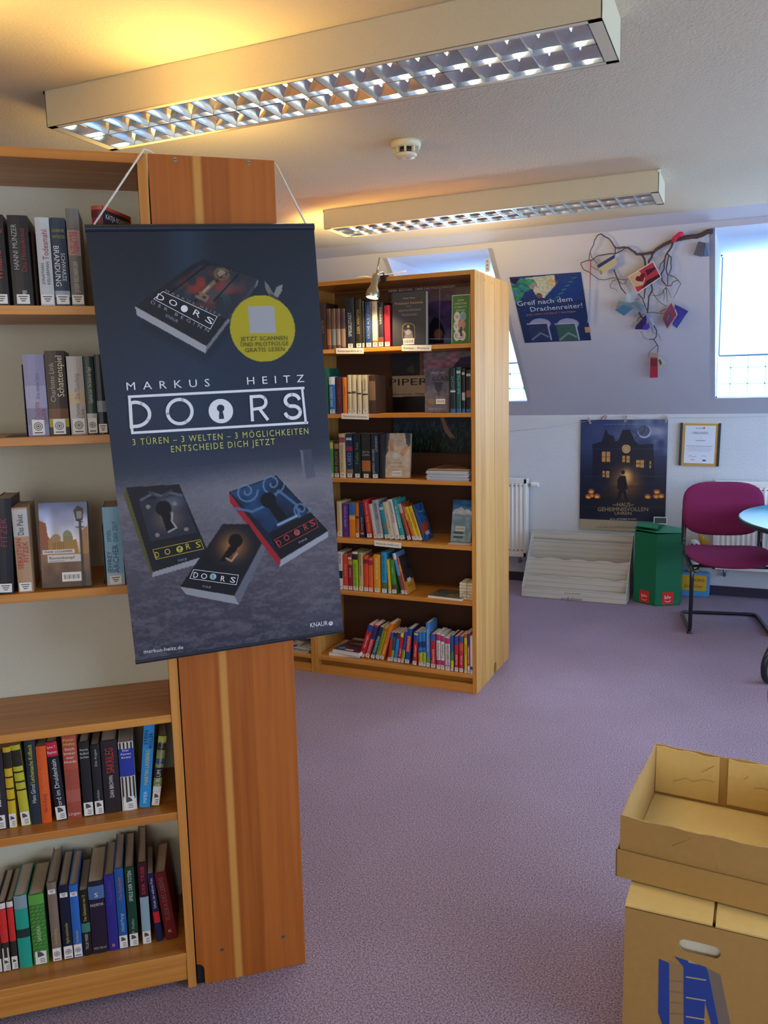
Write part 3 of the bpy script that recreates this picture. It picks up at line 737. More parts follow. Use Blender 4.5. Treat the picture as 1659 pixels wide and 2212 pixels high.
for k in range(4): blob('wing_feather', (0.040+0.012*k, -0.012, 0.245-0.012*k), (0.012, 0.012, 0.038-0.004*k), M_fy, t, Matrix.Rotation(math.radians(-12+16*k), 4, 'Y'))
for s in (-1, 1): blob('foot', (s*0.02, -0.022, 0.009), (0.018, 0.026, 0.009), M_fy, t)

# cardboard boxes in the foreground
M_card = mat('cardboard', '#B08A4C', 0.85, bump=0.15, bscale=60); M_cardlit = mat('cardboard_lit', '#DABB74', 0.85, bump=0.1, bscale=60)  # second, lighter cardboard paints the light on flaps and tray floor into the colour
def slab(mb, x0, y0, z0, x1, y1, z1, mi=0): mb.box(x0, y0, z0, x1, y1, z1, mi)
Fb = frame((-0.205, 1.748, 0), math.radians(-1)); bw, bd, bh, ct = 0.37, 0.46, 0.345, 0.004
t = thing('moving_box', 'large closed cardboard box with handle hole and blue printed books, under the tray', 'box', Fb)
# front wall with a real oval hole
hx0, hz0 = on_frame(Fb, 1466, 2043); hx1, hz1 = on_frame(Fb, 1557, 2057)
cx, cz, hwid, hhei = (hx0+hx1)/2, (hz0+hz1)/2, (hx1-hx0)/2, 0.0145
hole = []
for k in range(24):
    a = 2*math.pi*k/24; e = (abs(math.cos(a))**4+abs(math.sin(a))**4)**-0.25
    sx = (hwid-hhei)*(1 if math.cos(a) > 1e-6 else -1 if math.cos(a) < -1e-6 else 0)
    hole.append((cx+sx+hhei*math.cos(a), cz+hhei*math.sin(a)))
def front_with_hole(mb, w, h):
    n = len(hole); outer = []
    for p in hole:
        dx, dz = p[0]-cx, p[1]-cz
        k = min([((w if dx > 0 else 0)-cx)/dx if abs(dx) > 1e-9 else 1e9, ((h if dz > 0 else 0)-cz)/dz if abs(dz) > 1e-9 else 1e9])
        outer.append((cx+dx*k, cz+dz*k))
    for y in (0, ct):
        vs = [(p[0], y, p[1]) for p in hole]+[(p[0], y, p[1]) for p in outer]
        fs = [(i, (i+1) % n, n+(i+1) % n, n+i) for i in range(n)]
        mb.add(vs, fs)
    # corner triangles missing between outer samples on different sides
    for (X, Z) in ((0, 0), (w, 0), (0, h), (w, h)):
        ang = math.atan2(Z-cz, X-cx); best = None
        for i in range(n):
            a, b = outer[i], outer[(i+1) % n]
            def onx(p): return abs(p[0]-X) < 1e-6
            def onz(p): return abs(p[1]-Z) < 1e-6
            if (onx(a) and onz(b) or onz(a) and onx(b)) and not (onx(a) and onz(a)):
                for y in (0, ct): mb.add([(a[0], y, a[1]), (b[0], y, b[1]), (X, y, Z)], [(0, 1, 2)])
    mb.add([(p[0], y, p[1]) for y in (0, ct) for p in hole], [(i, (i+1) % n, n+(i+1) % n, n+i) for i in range(n)])
q = MB(); front_with_hole(q, bw, bh)
q.box(0, 0, 0, bw, ct, 0.0005)
q.box(0, ct, 0, ct, bd, bh); q.box(bw-ct, ct, 0, bw, bd, bh); q.box(ct, bd-ct, 0, bw-ct, bd, bh); q.box(ct, ct, 0, bw-ct, bd-ct, ct)
q.build('box_walls', M_card, t)
xs_ = 0.5*bw
for nm, x0, x1, zl in (('flap', 0.0, xs_-0.003, 0.004), ('flap', xs_+0.003, bw, 0.0)):
    q = MB(); f = M_cardlit
    p = [(x0, 0.002, bh+0.0005), (x1, 0.002, bh+0.0005+zl*0.4), (x1, bd, bh+0.0005+zl*0.4), (x0, bd, bh+0.0005)]
    p2 = [(x, y, z+ct) for x, y, z in p]
    q.add(p+p2, [(0, 1, 2, 3), (4, 5, 6, 7), (0, 1, 5, 4), (1, 2, 6, 5), (2, 3, 7, 6), (3, 0, 4, 7)]); q.build(nm, M_cardlit, t)
MB().box(0.004, 0.03, bh-0.008, bw-0.004, bd-0.01, bh-0.002).build('inner_flap', M_card, t)
MB().box(cx-0.07, 0.016, 0.10, cx+0.09, 0.20, bh-0.02).build('contents', mat('pale_contents', '#ECEAD8', 0.8), t)
pr = MB()
def ppoly(pts, mi, y): 
    q2 = [on_frame(Fb, 1240+x/3.394, 1560+yy/3.394) for x, yy in pts]; pr.add([(a, y, b) for a, b in q2], [tuple(range(len(q2)))], mi)
ppoly([(622, 1733), (698, 1765), (700, 2212), (690, 2330), (617, 2130)], 0, -0.0006)
ppoly([(698, 1765), (700, 1745), (800, 1790), (805, 2320), (700, 2330)], 1, -0.0006)
ppoly([(735, 1715), (968, 1795), (990, 1860), (960, 2040), (950, 2320), (805, 2320), (803, 1792)], 0, -0.0009)
ppoly([(940, 1790), (985, 1840), (1060, 2212), (1085, 2320), (1035, 2320), (955, 2030)], 0, -0.0007)
ppoly([(972, 1800), (1072, 1850), (1165, 2300), (1085, 2330), (1000, 1920)], 2, -0.0006)
for y0 in (1860, 2010, 2150): ppoly([(820, y0), (968, y0+24), (968, y0+34), (820, y0+10)], 3, -0.0012)
for y0 in (1890, 1970, 2050, 2130): ppoly([(703, y0), (800, y0+10), (800, y0+15), (703, y0+5)], 2, -0.0010)
ppoly([(835, 1738), (925, 1778), (840, 1760)], 3, -0.0012)
pr.build('printed_book_motif', [mat('print_blue', '#24439A', 0.8), mat('print_tan', '#9E8058', 0.85), mat('print_grey', '#7D6F66', 0.85), mat('print_cream', '#B9A888', 0.85)], t, recalc=False)

a_, b_2 = Vector((-0.228, 1.842)), Vector((-0.196, 2.297))
Ft_ = frame((-0.240, 1.846, 0.3545), math.radians(-4.5), 0, 0)
t = thing('cardboard_tray', 'open cardboard tray resting crookedly on top of the large moving box', 'box', Ft_)
tw, td, lo, hi = 0.42, 0.45, 0.068, 0.150
q = MB(); q.box(0, 0, 0, tw, 0.003, lo); q.box(0, td-0.003, 0, tw, td, lo); q.box(0, 0, 0, 0.003, td, lo); q.box(tw-0.003, 0, 0, tw, td, lo); q.box(0.003, 0.003, 0, tw-0.003, td-0.003, 0.003)
q.build('outer_tray', M_card, t)
def wavy(x0, x1, z0, z1, y0, y1, nseg=14, amp=0.0016, along='x'):
    vs = []; q = MB(); ph = random.random()*6
    for i in range(nseg+1):
        x = x0+(x1-x0)*i/nseg; dz = amp*math.sin(i*1.7+ph)+amp*0.6*math.sin(i*0.6+2*ph); dy = amp*1.2*math.sin(i*0.45+ph)
        for (yy, zz) in ((y0, z0), (y1, z0), (y1+dy, z1+dz), (y0+dy, z1+dz)): vs.append((x, yy, zz) if along == 'x' else (yy, x, zz))
    fs = [(0, 1, 2, 3), tuple(nseg*4+k for k in (3, 2, 1, 0))]
    for i in range(nseg):
        for k in range(4): fs.append((i*4+k, i*4+(k+1) % 4, (i+1)*4+(k+1) % 4, (i+1)*4+k))
    return q.add(vs, fs)
g = 0.007
wavy(g, tw-g, 0.004, hi, g, g+0.004).build('front_wall', M_card, t)
wavy(g, tw-g, 0.004, hi, td-g-0.004, td-g).build('back_wall', M_card, t)
wavy(g+0.004, td-g-0.004, 0.004, hi, g, g+0.004, along='y').build('side_wall', M_card, t)
wavy(g+0.004, td-g-0.004, 0.004, hi, tw-g-0.004, tw-g, along='y').build('side_wall', M_card, t)
MB().box(g+0.005, g+0.005, 0.0035, tw-g-0.005, td-g-0.005, 0.007).build('tray_floor', M_cardlit, t)
for x0, x1, dz in ((g+0.006, 0.178, 0.0), (0.200, tw-g-0.006, 0.003)):
    q = wavy(x0, x1, 0.016+dz, hi-0.003, td-g-0.0095, td-g-0.0065, 8, 0.0022); q.build('inner_flap', M_cardlit, t)
cr_ = MB()
for pts in ([(0.06, 0.045), (0.095, 0.062), (0.112, 0.055), (0.138, 0.068), (0.168, 0.066)], [(0.135, 0.088), (0.165, 0.112)], [(0.24, 0.09), (0.25, 0.10)], [(0.265, 0.07), (0.29, 0.075), (0.32, 0.062)]):
    cr_.tube([(x, td-g-0.0118, z+0.01) for x, z in pts], 0.0007, 5)
cr_.build('crease', mat('crease_tan', '#9C7C48', 0.9), t)
cr_ = MB()
for pts in ([(0.125, 0.105), (0.172, 0.140), (0.185, 0.128), (0.215, 0.093), (0.222, 0.074)],): cr_.tube([(x, g-0.0006, z) for x, z in pts], 0.0008, 5)
cr_.build('crease', mat('crease_tan', '#9C7C48', 0.9), t)
# ------------------------------------------------------------------ hanging banner
BW, BH = 0.495, 0.968
FB_ = frame((-1.094, 1.575, 1.384), math.radians(41.2), math.radians(0.2), math.radians(-2.5))
tBn = thing('hanging_banner', 'dark blue cloth banner of a novel series hanging on a cord before the orange-brown panel', 'banner', FB_)
cv = Canvas(300, 586, '#2A3648')
def bp(x, y):
    a, b = on_frame(FB_, x, y); return (a+BW/2)/BW, (BH/2-b)/BH
def P(*pts): return [bp(*p) for p in pts]
cv.grad([(0, '#2A323F'), (0.12, '#2C3746'), (0.35, '#323F56'), (0.50, '#353F54'), (0.55, '#4A5062'), (0.61, '#827F8C'), (0.70, '#716C7A'), (0.85, '#5E5A6A'), (1, '#4A4A5C')])
cv.mix(np.exp(-((cv.X-0.42)/0.09)**2)*np.clip(0.42-cv.Y, 0, 1)*1.0, '#4C6F90')
cv.mix(np.exp(-((cv.X-0.33)/0.28)**2)*np.clip(1-np.abs(cv.Y-0.42)/0.3, 0, 1)*0.35, '#3A5F8A')
fl = (cv.Y > 0.545)
nn = cv.noise(10, 70)*0.35+cv.noise(30, 150)*0.35+cv.noise(90, 290)*0.3
cv.mix(fl*np.clip((nn-0.40)*1.2, 0, 0.36)*np.clip((cv.Y-0.545)*12, 0, 1), '#A7A4AE')
cv.mix(fl*np.exp(-((cv.X-0.55)/0.35)**2)*np.exp(-((cv.Y-0.66)/0.09)**2)*0.35, '#A9A6B4')
cv.mix(np.exp(-((cv.X-0.86)/0.14)**2)*np.exp(-((cv.Y-0.85)/0.12)**2)*0.30, '#9A96A0')
cv.tone(cv.noise(120, 240), 0.06)
cv.poly(P((648, 972), (672, 970), (682, 1030), (656, 1036)), '#545C6E'); cv.poly(P((648, 972), (654, 972), (661, 1035), (656, 1036)), '#7E8290')
cv.mix(fl*np.exp(-((cv.X-0.75)/0.5)**2)*np.exp(-((cv.Y-0.605)/0.035)**2)*0.4, '#B0ACB4')
cv.ell(*bp(345, 945), 0.10, 0.05, '#24405A', 0.5, soft=1)
# book lying at the top
for off, al in ((20, 0.35), (10, 0.4)): cv.poly(P((300, 690+off), (445, 770+off), (560, 620+off), (425, 580)), '#1C2432', al*0.5)
cv.poly(P((292, 662), (446, 748), (443, 763), (296, 681)), '#C9CBD2')
cv.poly(P((446, 748), (558, 602), (557, 614), (443, 763)), '#8C909C')
cv.poly(P((292, 662), (446, 748), (558, 602), (440, 560), (410, 575)), '#2C2F3A')
cv.poly(P((365, 640), (520, 700), (557, 602), (470, 575), (430, 572)), '#3C4350', 0.8)
cb = np.clip((cv.noise(26, 50)-0.35)*3, 0, 1)
mm = Canvas(300, 586, '#000000'); mm.ell(*bp(455, 625), 0.20, 0.055, '#FFFFFF', 1, soft=0.8)
pm = Canvas(300, 586, '#000000'); pm.poly(P((320, 655), (446, 748), (556, 602), (440, 562)), '#FFFFFF')
cv.mix(mm.a[..., 0]*pm.a[..., 0]*cb*0.95, '#B8463C'); cv.mix(mm.a[..., 0]*pm.a[..., 0]*(cv.noise(30, 60) > 0.6)*0.55, '#4C6A74')
for a, b in (((372, 630), (450, 570)), ((420, 652), (492, 585)), ((462, 650), (515, 592))): cv.line(P(a, b), 0.006, '#161A22')
kc = '#A08468'
cv.line(P((430, 642), (462, 610)), 0.018, kc); cv.line(P((436, 634), (452, 618)), 0.008, '#D0B698')
cv.ell(*bp(479, 592), 0.036, 0.0145, '#7E6C58', 1, ring=0.34); cv.ell(*bp(479, 591), 0.018, 0.008, '#B49C84'); cv.line(P((464, 606), (500, 584)), 0.006, '#5A4C40')
cv.line(P((424, 640), (444, 650), (448, 643)), 0.011, kc); cv.line(P((432, 632), (449, 640)), 0.009, kc)
# yellow disc, blank label square, small moth
cv.ell(*bp(568, 710), *(lambda a, b: (abs(b[0]-a[0])/2, abs(b[0]-a[0])/2*BW/BH))(bp(498, 710), bp(638, 708)), '#D9C92C')
cv.poly(P((536, 661), (592, 661), (597, 719), (541, 720)), '#C9CCD2')
cv.poly(P((571, 606), (580, 616), (592, 636), (582, 640), (573, 622)), '#8F8C88'); cv.poly(P((610, 614), (598, 620), (590, 640), (600, 643), (609, 628)), '#A8A49E'); cv.line(P((584, 636), (598, 645)), 0.012, '#5C5850')
def keyhole(c, r, pts, col, circ=None):
    cv.ell(*bp(*c), r/BW, r/BH, col); cv.poly(P(*pts), col)
# left book
cv.poly(P((272, 1053), (330, 1236), (328, 1247), (267, 1070)), '#6E6C3A'); cv.poly(P((330, 1236), (452, 1198), (450, 1212), (328, 1247)), '#B9BBC6')
cv.poly(P((272, 1053), (387, 1046), (452, 1198), (330, 1236)), '#262A34')
cv.poly(P((300, 1082), (395, 1070), (425, 1150), (325, 1170)), '#3E4456', 0.8)
cv.ell(*bp(363, 1120), 0.10, 0.045, '#B08A78', 0.65, soft=1); cv.ell(*bp(372, 1085), 0.09, 0.03, '#8C9AB2', 0.6, soft=1)
cv.line(P((305, 1080), (330, 1066), (350, 1072), (365, 1064), (392, 1070)), 0.012, '#6F7686'); cv.line(P((322, 1062), (345, 1078), (370, 1058)), 0.008, '#4A5060')
keyhole((353, 1098), 0.0175, ((346, 1105), (364, 1102), (384, 1144), (361, 1151)), '#14171F'); cv.line(P((372, 1108), (371, 1125), (381, 1140), (364, 1149)), 0.008, '#C4CCDA')
for p in ((320, 1095), (377, 1088), (340, 1156), (402, 1143)): cv.ell(*bp(*p), 0.010, 0.005, '#A89C90')
# right book (blue, red spine)
cv.poly(P((494, 1063), (607, 1209), (604, 1225), (496, 1084)), '#C02A36'); cv.poly(P((607, 1209), (709, 1147), (708, 1160), (604, 1225)), '#C4C8D6')
cv.poly(P((494, 1063), (597, 1027), (709, 1147), (607, 1209)), '#1A2740')
pm = Canvas(300, 586, '#000000'); pm.poly(P((498, 1064), (597, 1030), (668, 1107), (580, 1152)), '#FFFFFF'); bm_ = pm.a[..., 0]
cv.mix(bm_*np.clip(cv.noise(18, 36)*1.3-0.1, 0, 1)*0.9, '#2F5D92')
for c, r0 in (((532, 1062), 0.055), ((588, 1045), 0.06), ((650, 1100), 0.045)):
    u0, v0 = bp(*c); sp = [(u0+r0*(1-k/26)*math.cos(k*0.42), v0+r0*(1-k/26)*BW/BH*math.sin(k*0.42)) for k in range(24)]
    cv.line(sp, 0.008, '#7FA4C8', 0.85)
cv.line(P((510, 1098), (545, 1105), (580, 1090), (602, 1060), (640, 1090), (648, 1120)), 0.012, '#5D8ABC')
keyhole((580, 1080), 0.0185, ((574, 1088), (592, 1080), (622, 1118), (603, 1130)), '#0C121E'); cv.line(P((601, 1134), (640, 1115)), 0.012, '#A8CBEA')
cv.poly(P((580, 1152), (668, 1107), (709, 1147), (607, 1209)), '#1C1A22', 0.9)
# middle book (orange glow)
cv.poly(P((389, 1267), (506, 1287), (516, 1306), (402, 1284)), '#B9BCC6'); cv.poly(P((506, 1287), (566, 1175), (574, 1184), (516, 1306)), '#7F8494')
cv.poly(P((481, 1132), (537, 1132), (566, 1174), (506, 1287), (389, 1267)), '#23242C')
pm = Canvas(300, 586, '#000000'); pm.poly(P((481, 1132), (537, 1132), (566, 1174), (540, 1225), (432, 1218)), '#FFFFFF'); gm = Canvas(300, 586, '#000000'); gm.ell(*bp(503, 1180), 0.12, 0.06, '#FFFFFF', 1, soft=1)
cv.mix(pm.a[..., 0]*gm.a[..., 0]*0.95, '#A46A40'); cv.mix(pm.a[..., 0]*gm.a[..., 0]**3*0.6, '#D89A62')
keyhole((509, 1168), 0.0165, ((501, 1172), (520, 1175), (508, 1192), (485, 1214), (474, 1212)), '#17140F'); cv.line(P((489, 1206), (500, 1212), (512, 1196)), 0.009, '#D8B090')
banner_m = print_mat('banner_cloth', 0.42, 0.45)
print_sheet('printed_cloth', cv, BW, BH, tBn, banner_m, z0=-BH/2, thick=0.0009, wave=lambda X, Y: 0.0012*np.sin(X*9+Y*2)*np.clip(Y*3, 0, 1)*np.clip((1-Y)*4, 0, 1)-0.0)
M_navy = mat('navy_rod', '#1B2534', 0.35)
for z, r in ((BH/2-0.004, 0.0085), (-BH/2+0.003, 0.006)):
    q = MB(); q.tube([(-BW/2-0.001, 0.004, z), (BW/2+0.001, 0.004, z)], r, 14); smooth_by_angle(q.build('rod', M_navy, tBn), 50)
W3 = mat('ink_white', '#DCE0E8', 0.6); Y3 = mat('ink_lime', '#B8BC60', 0.6); K3 = mat('ink_black', '#2E2E18', 0.6)
yT = -0.0020
def bt(s, p0, p1, hp, m, sp=1.0):
    q = MB(); text_px(q, FB_, s, p0, p1, hp, y=yT, spacing=sp); q.build('lettering', m, tBn, recalc=False)
bt('MARKUS   HEITZ', (274, 843), (657, 825), 17, W3, 2.0)
bt('3 TÜREN – 3 WELTEN – 3 MÖGLICHKEITEN', (287, 962), (666, 937), 14, Y3, 1.25)
bt('ENTSCHEIDE DICH JETZT', (370, 977), (594, 960), 14, Y3, 1.25)
bt('JETZT SCANNEN', (520, 737), (621, 734), 9, K3, 1.1); bt('UND PILOTFOLGE', (520, 749), (623, 746), 9, K3, 1.1); bt('GRATIS LESEN', (530, 761), (615, 758), 9, K3, 1.1)
bt('KNAUR', (670, 1355), (708, 1350), 10, W3); bt('markus-heitz.de', (311, 1411), (396, 1401), 8, W3)
def strokes(pts_list, wd, m, name='lettering', closed=False):
    q = MB()
    for pts in pts_list:
        L = [Vector(on_frame(FB_, *p)) for p in pts]
        for i_, (a, b) in enumerate(zip(L[:-1], L[1:])):
            y_ = yT-0.00004*(i_ % 2)-0.00001*(i_ % 5)
            d = (b-a).normalized()*wd/2; n = Vector((-d.y, d.x)); a2, b2 = a-d*0.9, b+d*0.9
            q.add([(a2.x+n.x, y_, a2.y+n.y), (a2.x-n.x, y_, a2.y-n.y), (b2.x-n.x, y_, b2.y-n.y), (b2.x+n.x, y_, b2.y+n.y)], [(0, 1, 2, 3)])
    return q.build(name, m, tBn, recalc=False)
def arcp(cx, cy, rx, ry, a0, a1, n=20): return [(cx+rx*math.cos(math.radians(a0+(a1-a0)*k/n)), cy+ry*math.sin(math.radians(a0+(a1-a0)*k/n))) for k in range(n+1)]
# the big title: thin box outline and round open capitals
strokes([[(280, 866), (279, 857), (655, 838)], [(652, 838), (660, 912)], [(663, 913), (286, 935), (285, 927)]], 0.0056, W3, 'title_box')
strokes([[(284, 922), (281, 871)]+arcp(291, 895, 32, 26, -92, 88)+[(284, 922)]], 0.0072, W3)
strokes([arcp(388, 889, 26.5, 26, 0, 360, 32)], 0.0070, W3)
strokes([[(545, 907), (542, 857)]+arcp(560, 869, 14, 13, -90, 90, 12)+[(548, 884)], [(560, 883), (577, 905)]], 0.0070, W3)
strokes([arcp(631, 865, 15, 12.5, -20, -270, 18)+[(631, 877)]+arcp(632, 890, 16, 13, -90, 160, 18)], 0.0078, W3)
kx, kz = on_frame(FB_, 477, 888); kq = MB(); r = 0.0275
outer = [(kx+r*math.cos(a), kz+r*math.sin(a)) for a in [math.pi/2+2*math.pi*k/40 for k in range(40)]]
def key_out(a):
    # radius of the keyhole outline in direction a
    dx, dz = math.cos(a), math.sin(a); best = 0
    for k in range(1, 60):
        t_ = r*0.8*k/60; x, z = dx*t_, dz*t_
        if (x*x+(z-0.0065)**2 < 0.0085**2) or (-0.018 < z < 0.004 and abs(x) < 0.0032+(0.004-z)*0.16): best = t_
    return best
inner = [(kx+key_out(a)*math.cos(a), kz+key_out(a)*math.sin(a)) for a in [math.pi/2+2*math.pi*k/40 for k in range(40)]]
kq.add([(x, yT, z) for x, z in outer]+[(x, yT, z) for x, z in inner], [(k, (k+1) % 40, 40+(k+1) % 40, 40+k) for k in range(40)])
kq.build('keyhole_emblem', W3, tBn, recalc=False)
def disc(c, r, m, hole=0.0, y=yT):
    x, z = on_frame(FB_, *c); q = MB(); n = 24
    ps = [(x+r*math.cos(2*math.pi*k/n), y, z+r*math.sin(2*math.pi*k/n)) for k in range(n)]
    q.add(ps, [tuple(range(n))]); return q.build('emblem', m, tBn, recalc=False)
disc((714, 1346), 0.0055, W3)
q = MB(); x, z = on_frame(FB_, 714, 1346); text_fit(q, '*', x, z-0.002, 0.007, 0.014, y=yT-0.0004, keep=False); q.build('emblem_star', mat('ink_dark', '#3A4050', 0.7), tBn, recalc=False)
def small_title(box, letters, disc_c, m, dm, ch, dim=0.0022, hp=12):
    strokes([box+[box[0]]], 0.0011, m, 'title_box')
    for s, p0, p1 in letters: bt(s, p0, p1, hp, m)
    if disc_c: disc(disc_c, 0.0075, dm, y=yT-0.0002)
    if ch:
        q = MB(); x, z = on_frame(FB_, *disc_c); text_fit(q, ch, x, z, 0.007, 0.010, y=yT-0.0006, keep=False); q.build('lettering', mat('ink_dark', '#3A4050', 0.7), tBn, recalc=False)
YL = mat('ink_yellow', '#B9AC30', 0.6); RD = mat('ink_red', '#B03440', 0.6); CY = mat('ink_cyan', '#86B4C0', 0.6)
small_title([(330, 1187), (432, 1165), (440, 1185), (337, 1208)], [('D', (337, 1205), (345, 1203)), ('O', (357, 1199), (369, 1196)), ('R', (403, 1187), (412, 1185)), ('S', (424, 1183), (434, 1181))], (388, 1186), YL, YL, '!', hp=13)
small_title([(418, 1230), (515, 1242), (510, 1263), (410, 1249)], [('D', (417, 1247), (427, 1248)), ('O', (433, 1249), (446, 1251)), ('R', (476, 1255), (485, 1256)), ('S', (496, 1257), (507, 1259))], (460, 1245), W3, CY, 'X', hp=12)
small_title([(592, 1166), (680, 1119), (687, 1138), (603, 1183)], [('D', (601, 1180), (609, 1176)), ('O', (616, 1170), (627, 1164)), ('R', (659, 1146), (667, 1142)), ('S', (672, 1138), (682, 1133))], (641, 1150), RD, RD, '?', hp=13)
small_title([(332, 646), (352, 630), (469, 684), (454, 711)], [('D', (337, 645), (352, 652)), ('O', (363, 656), (380, 664)), ('R', (416, 679), (430, 687)), ('S', (442, 693), (457, 702))], (398, 667), W3, W3, None, hp=13)
bt('MARKUS HEITZ', (357, 630), (476, 684), 5, mat('ink_grey', '#8A90A0', 0.7), 1.8)
bt('DER BEGINN', (325, 655), (450, 718), 7, mat('ink_grey', '#8A90A0', 0.7), 1.8); bt('KNAUR', (357, 684), (383, 698), 7, mat('ink_grey', '#8A90A0', 0.7))
for a, b in (((385, 1213), (404, 1209)), ((437, 1268), (455, 1271)), ((646, 1174), (664, 1165))): bt('KNAUR', a, b, 5, mat('ink_grey', '#8A90A0', 0.7))
# the cord: from the rod's ends up and over the top of the sideways case
M_cord = mat('white_cord', '#DDD8CC', 0.9, bump=0.6, bscale=400)
tl = FB_ @ Vector((-BW/2+0.018, 0.004, BH/2+0.004)); tr = FB_ @ Vector((BW/2-0.018, 0.004, BH/2+0.004))
e1 = FA @ Vector((-0.004, -0.006, 2.035)); e2 = FA @ Vector((0.292, 0.02, 2.020))
m1 = FA @ Vector((0.03, 0.05, 2.0335)); m2 = FA @ Vector((0.25, 0.05, 2.0335))
q = MB(); path = [tl, tl.lerp(e1, 0.5), e1, e1.lerp(m1, 0.4)+Vector((0, 0, 0.002)), m1, m1.lerp(m2, 0.5), m2, FA @ Vector((0.286, 0.035, 2.032)), e2, e2.lerp(tr, 0.5), tr]
q.tube(path, 0.0022, 7)
q.v = [tuple(FB_.inverted() @ Vector(v)) for v in q.v]; q.build('cord', M_cord, tBn, smooth=True)

# ------------------------------------------------------------------ posters
def tri_px(F, px): return on_frame(F, *px)
def poster(name, label, cat, F, w, h, cv, rough=0.35, group=None):
    t = thing(name, label, cat, F, group)
    print_sheet('printed_sheet', cv, w, h, t, print_mat('poster_print', rough), z0=-h/2, thick=0.0006)
    return t
# bird poster on the slope
cx_, cz_ = on_frame(FS, 1191, 668)
FP = FS @ Matrix.Translation((cx_, -0.003, cz_)) @ Matrix.Rotation(math.radians(0.3), 4, 'Y'); pw, ph = 0.448, 0.572
def pp_(F, w, h): return lambda x, y: ((on_frame(F, x, y)[0]+w/2)/w, (h/2-on_frame(F, x, y)[1])/h)
g_ = pp_(FP, pw, ph)
cv = Canvas(150, 190, '#22356A'); cv.grad([(0, '#2C3F78'), (0.4, '#20346A'), (1, '#1C2E58')])
o_ = lambda x, y: g_(1080+x*270/1659, 480+y*270/1659)
cv.poly([o_(*p) for p in ((330, 740), (720, 700), (740, 840), (590, 1010), (470, 960), (400, 820))], '#AEB2A4')
cv.ell(*o_(690, 800), 0.10, 0.08, '#C79A5C', 0.9, soft=1)
nz_ = cv.noise(26, 30); body = Canvas(150, 190, '#000000'); body.poly([o_(*p) for p in ((140, 760), (290, 740), (450, 760), (500, 830), (440, 880), (330, 930), (260, 1060), (180, 1080), (130, 880))], '#FFFFFF')
cv.mix(body.a[..., 0]*np.clip(nz_*1.9, 0.3, 1), '#348A62'); cv.mix(body.a[..., 0]*(nz_ > 0.66)*0.6, '#3C5CB0')
cv.poly([o_(*p) for p in ((380, 840), (470, 800), (512, 870), (470, 850), (440, 880), (470, 905), (400, 880))], '#8C7C8C'); cv.poly([o_(*p) for p in ((110, 745), (270, 740), (200, 830), (150, 800))], '#2A2250')
cv.poly([o_(*p) for p in ((590, 1000), (740, 830), (1080, 700), (1090, 1020), (800, 1060))], '#1E3A80', 0.8)
for k in range(7): cv.line([o_(1010-45*k, 735+50*k), o_(960-45*k, 745+52*k)], 0.02, '#3E8A7A', 0.8)
cv.ell(*o_(520, 975), 0.045, 0.04, '#6A4450')
cv.tone(cv.noise(60, 75), 0.25)
for ex, m_ in ((535, '#2E3A5E'), (905, '#3C5C58')):
    cv.ell(*o_(ex, 1350), 0.155, 0.085, '#8E92B8')
    dx = ex-535
    cv.poly([o_(*p) for p in ((370+dx*0.99, 1345), (625+dx, 1340), (690+dx, 1560), (420+dx, 1580))], m_)
    cv.line([o_(362+dx, 1352), o_(630+dx, 1338), o_(682+dx, 1560)], 0.022, '#A8AECC')
    cv.line([o_(430+dx, 1560), o_(540+dx, 1470), o_(640+dx, 1520)], 0.03, '#7F92A8' if dx == 0 else '#8FAA90', 0.8)
t = poster('wall_poster', 'blue poster with green bird on the sloping wall left of the branch', 'poster', FP, pw, ph, cv)
m = MB(); text_px(m, FP, 'Greif nach dem', (1119, 661), (1237, 650), 10, y=-0.0012); text_px(m, FP, 'Drachenreiter!', (1147, 673), (1259, 664), 10, y=-0.0012); m.build('lettering', mat('ink_pale', '#B4C0D8', 0.5), t, recalc=False)
m = MB(); text_px(m, FP, 'Jetzt schon mit Band 1 einsteigen', (1137, 682), (1244, 674), 4.5, y=-0.0012); m.build('lettering', mat('ink_orange', '#A8745C', 0.5), t, recalc=False)
x, z = on_frame(FP, 1269, 712); tag(MB().box(x-0.016, -0.0022, z-0.024, x+0.016, -0.0014, z+0.024).build('orange_sticker', mat('sticker_orange', '#C08A70', 0.6), t))
# haunted house film poster, plain stand-in picture
x0, z1 = hit(1254, 907, (0, 6.17, 0), (0, 1, 0))[[0, 2]]; x1 = hit(1443, 905, (0, 6.17, 0), (0, 1, 0))[0]
hw_, hh_ = x1-x0, (x1-x0)*1.335; FH = frame(((x0+x1)/2, 6.185, z1-hh_/2)); g_ = pp_(FH, hw_, hh_)
cv = Canvas(190, 254, '#1A2340'); cv.grad([(0, '#2A3D6A'), (0.25, '#2C3E66'), (0.5, '#18223C'), (0.75, '#10182C'), (0.905, '#131C36'), (0.906, '#A89C82'), (1, '#B0A48C')])
o_ = lambda x, y: g_(1240+x*330/1659, 890+y*330/1659)
up_ = (cv.Y < 0.32); cl = np.clip((cv.noise(6, 9)*0.6+cv.noise(14, 20)*0.5-0.30)*1.9, 0, 1)
cv.mix(up_*cl*np.clip((cv.X-0.25)*1.5, 0.1, 1)*np.clip((0.34-cv.Y)*8, 0, 1), '#8C94AE')
cv.ell(*o_(765, 215), 0.075, 0.056, '#A6AEC4'); cv.ell(*o_(760, 205), 0.066, 0.049, '#4A5472')
hs = '#141B30'
cv.poly([o_(*p) for p in ((200, 350), (300, 320), (330, 230), (350, 180), (370, 240), (430, 260), (450, 320), (480, 310), (530, 190), (605, 190), (665, 320), (700, 350), (860, 350), (880, 760), (200, 760))], hs)
gl = Canvas(190, 254, '#000000'); gl.ell(*o_(560, 760), 0.27, 0.22, '#FFFFFF', 1, soft=1)
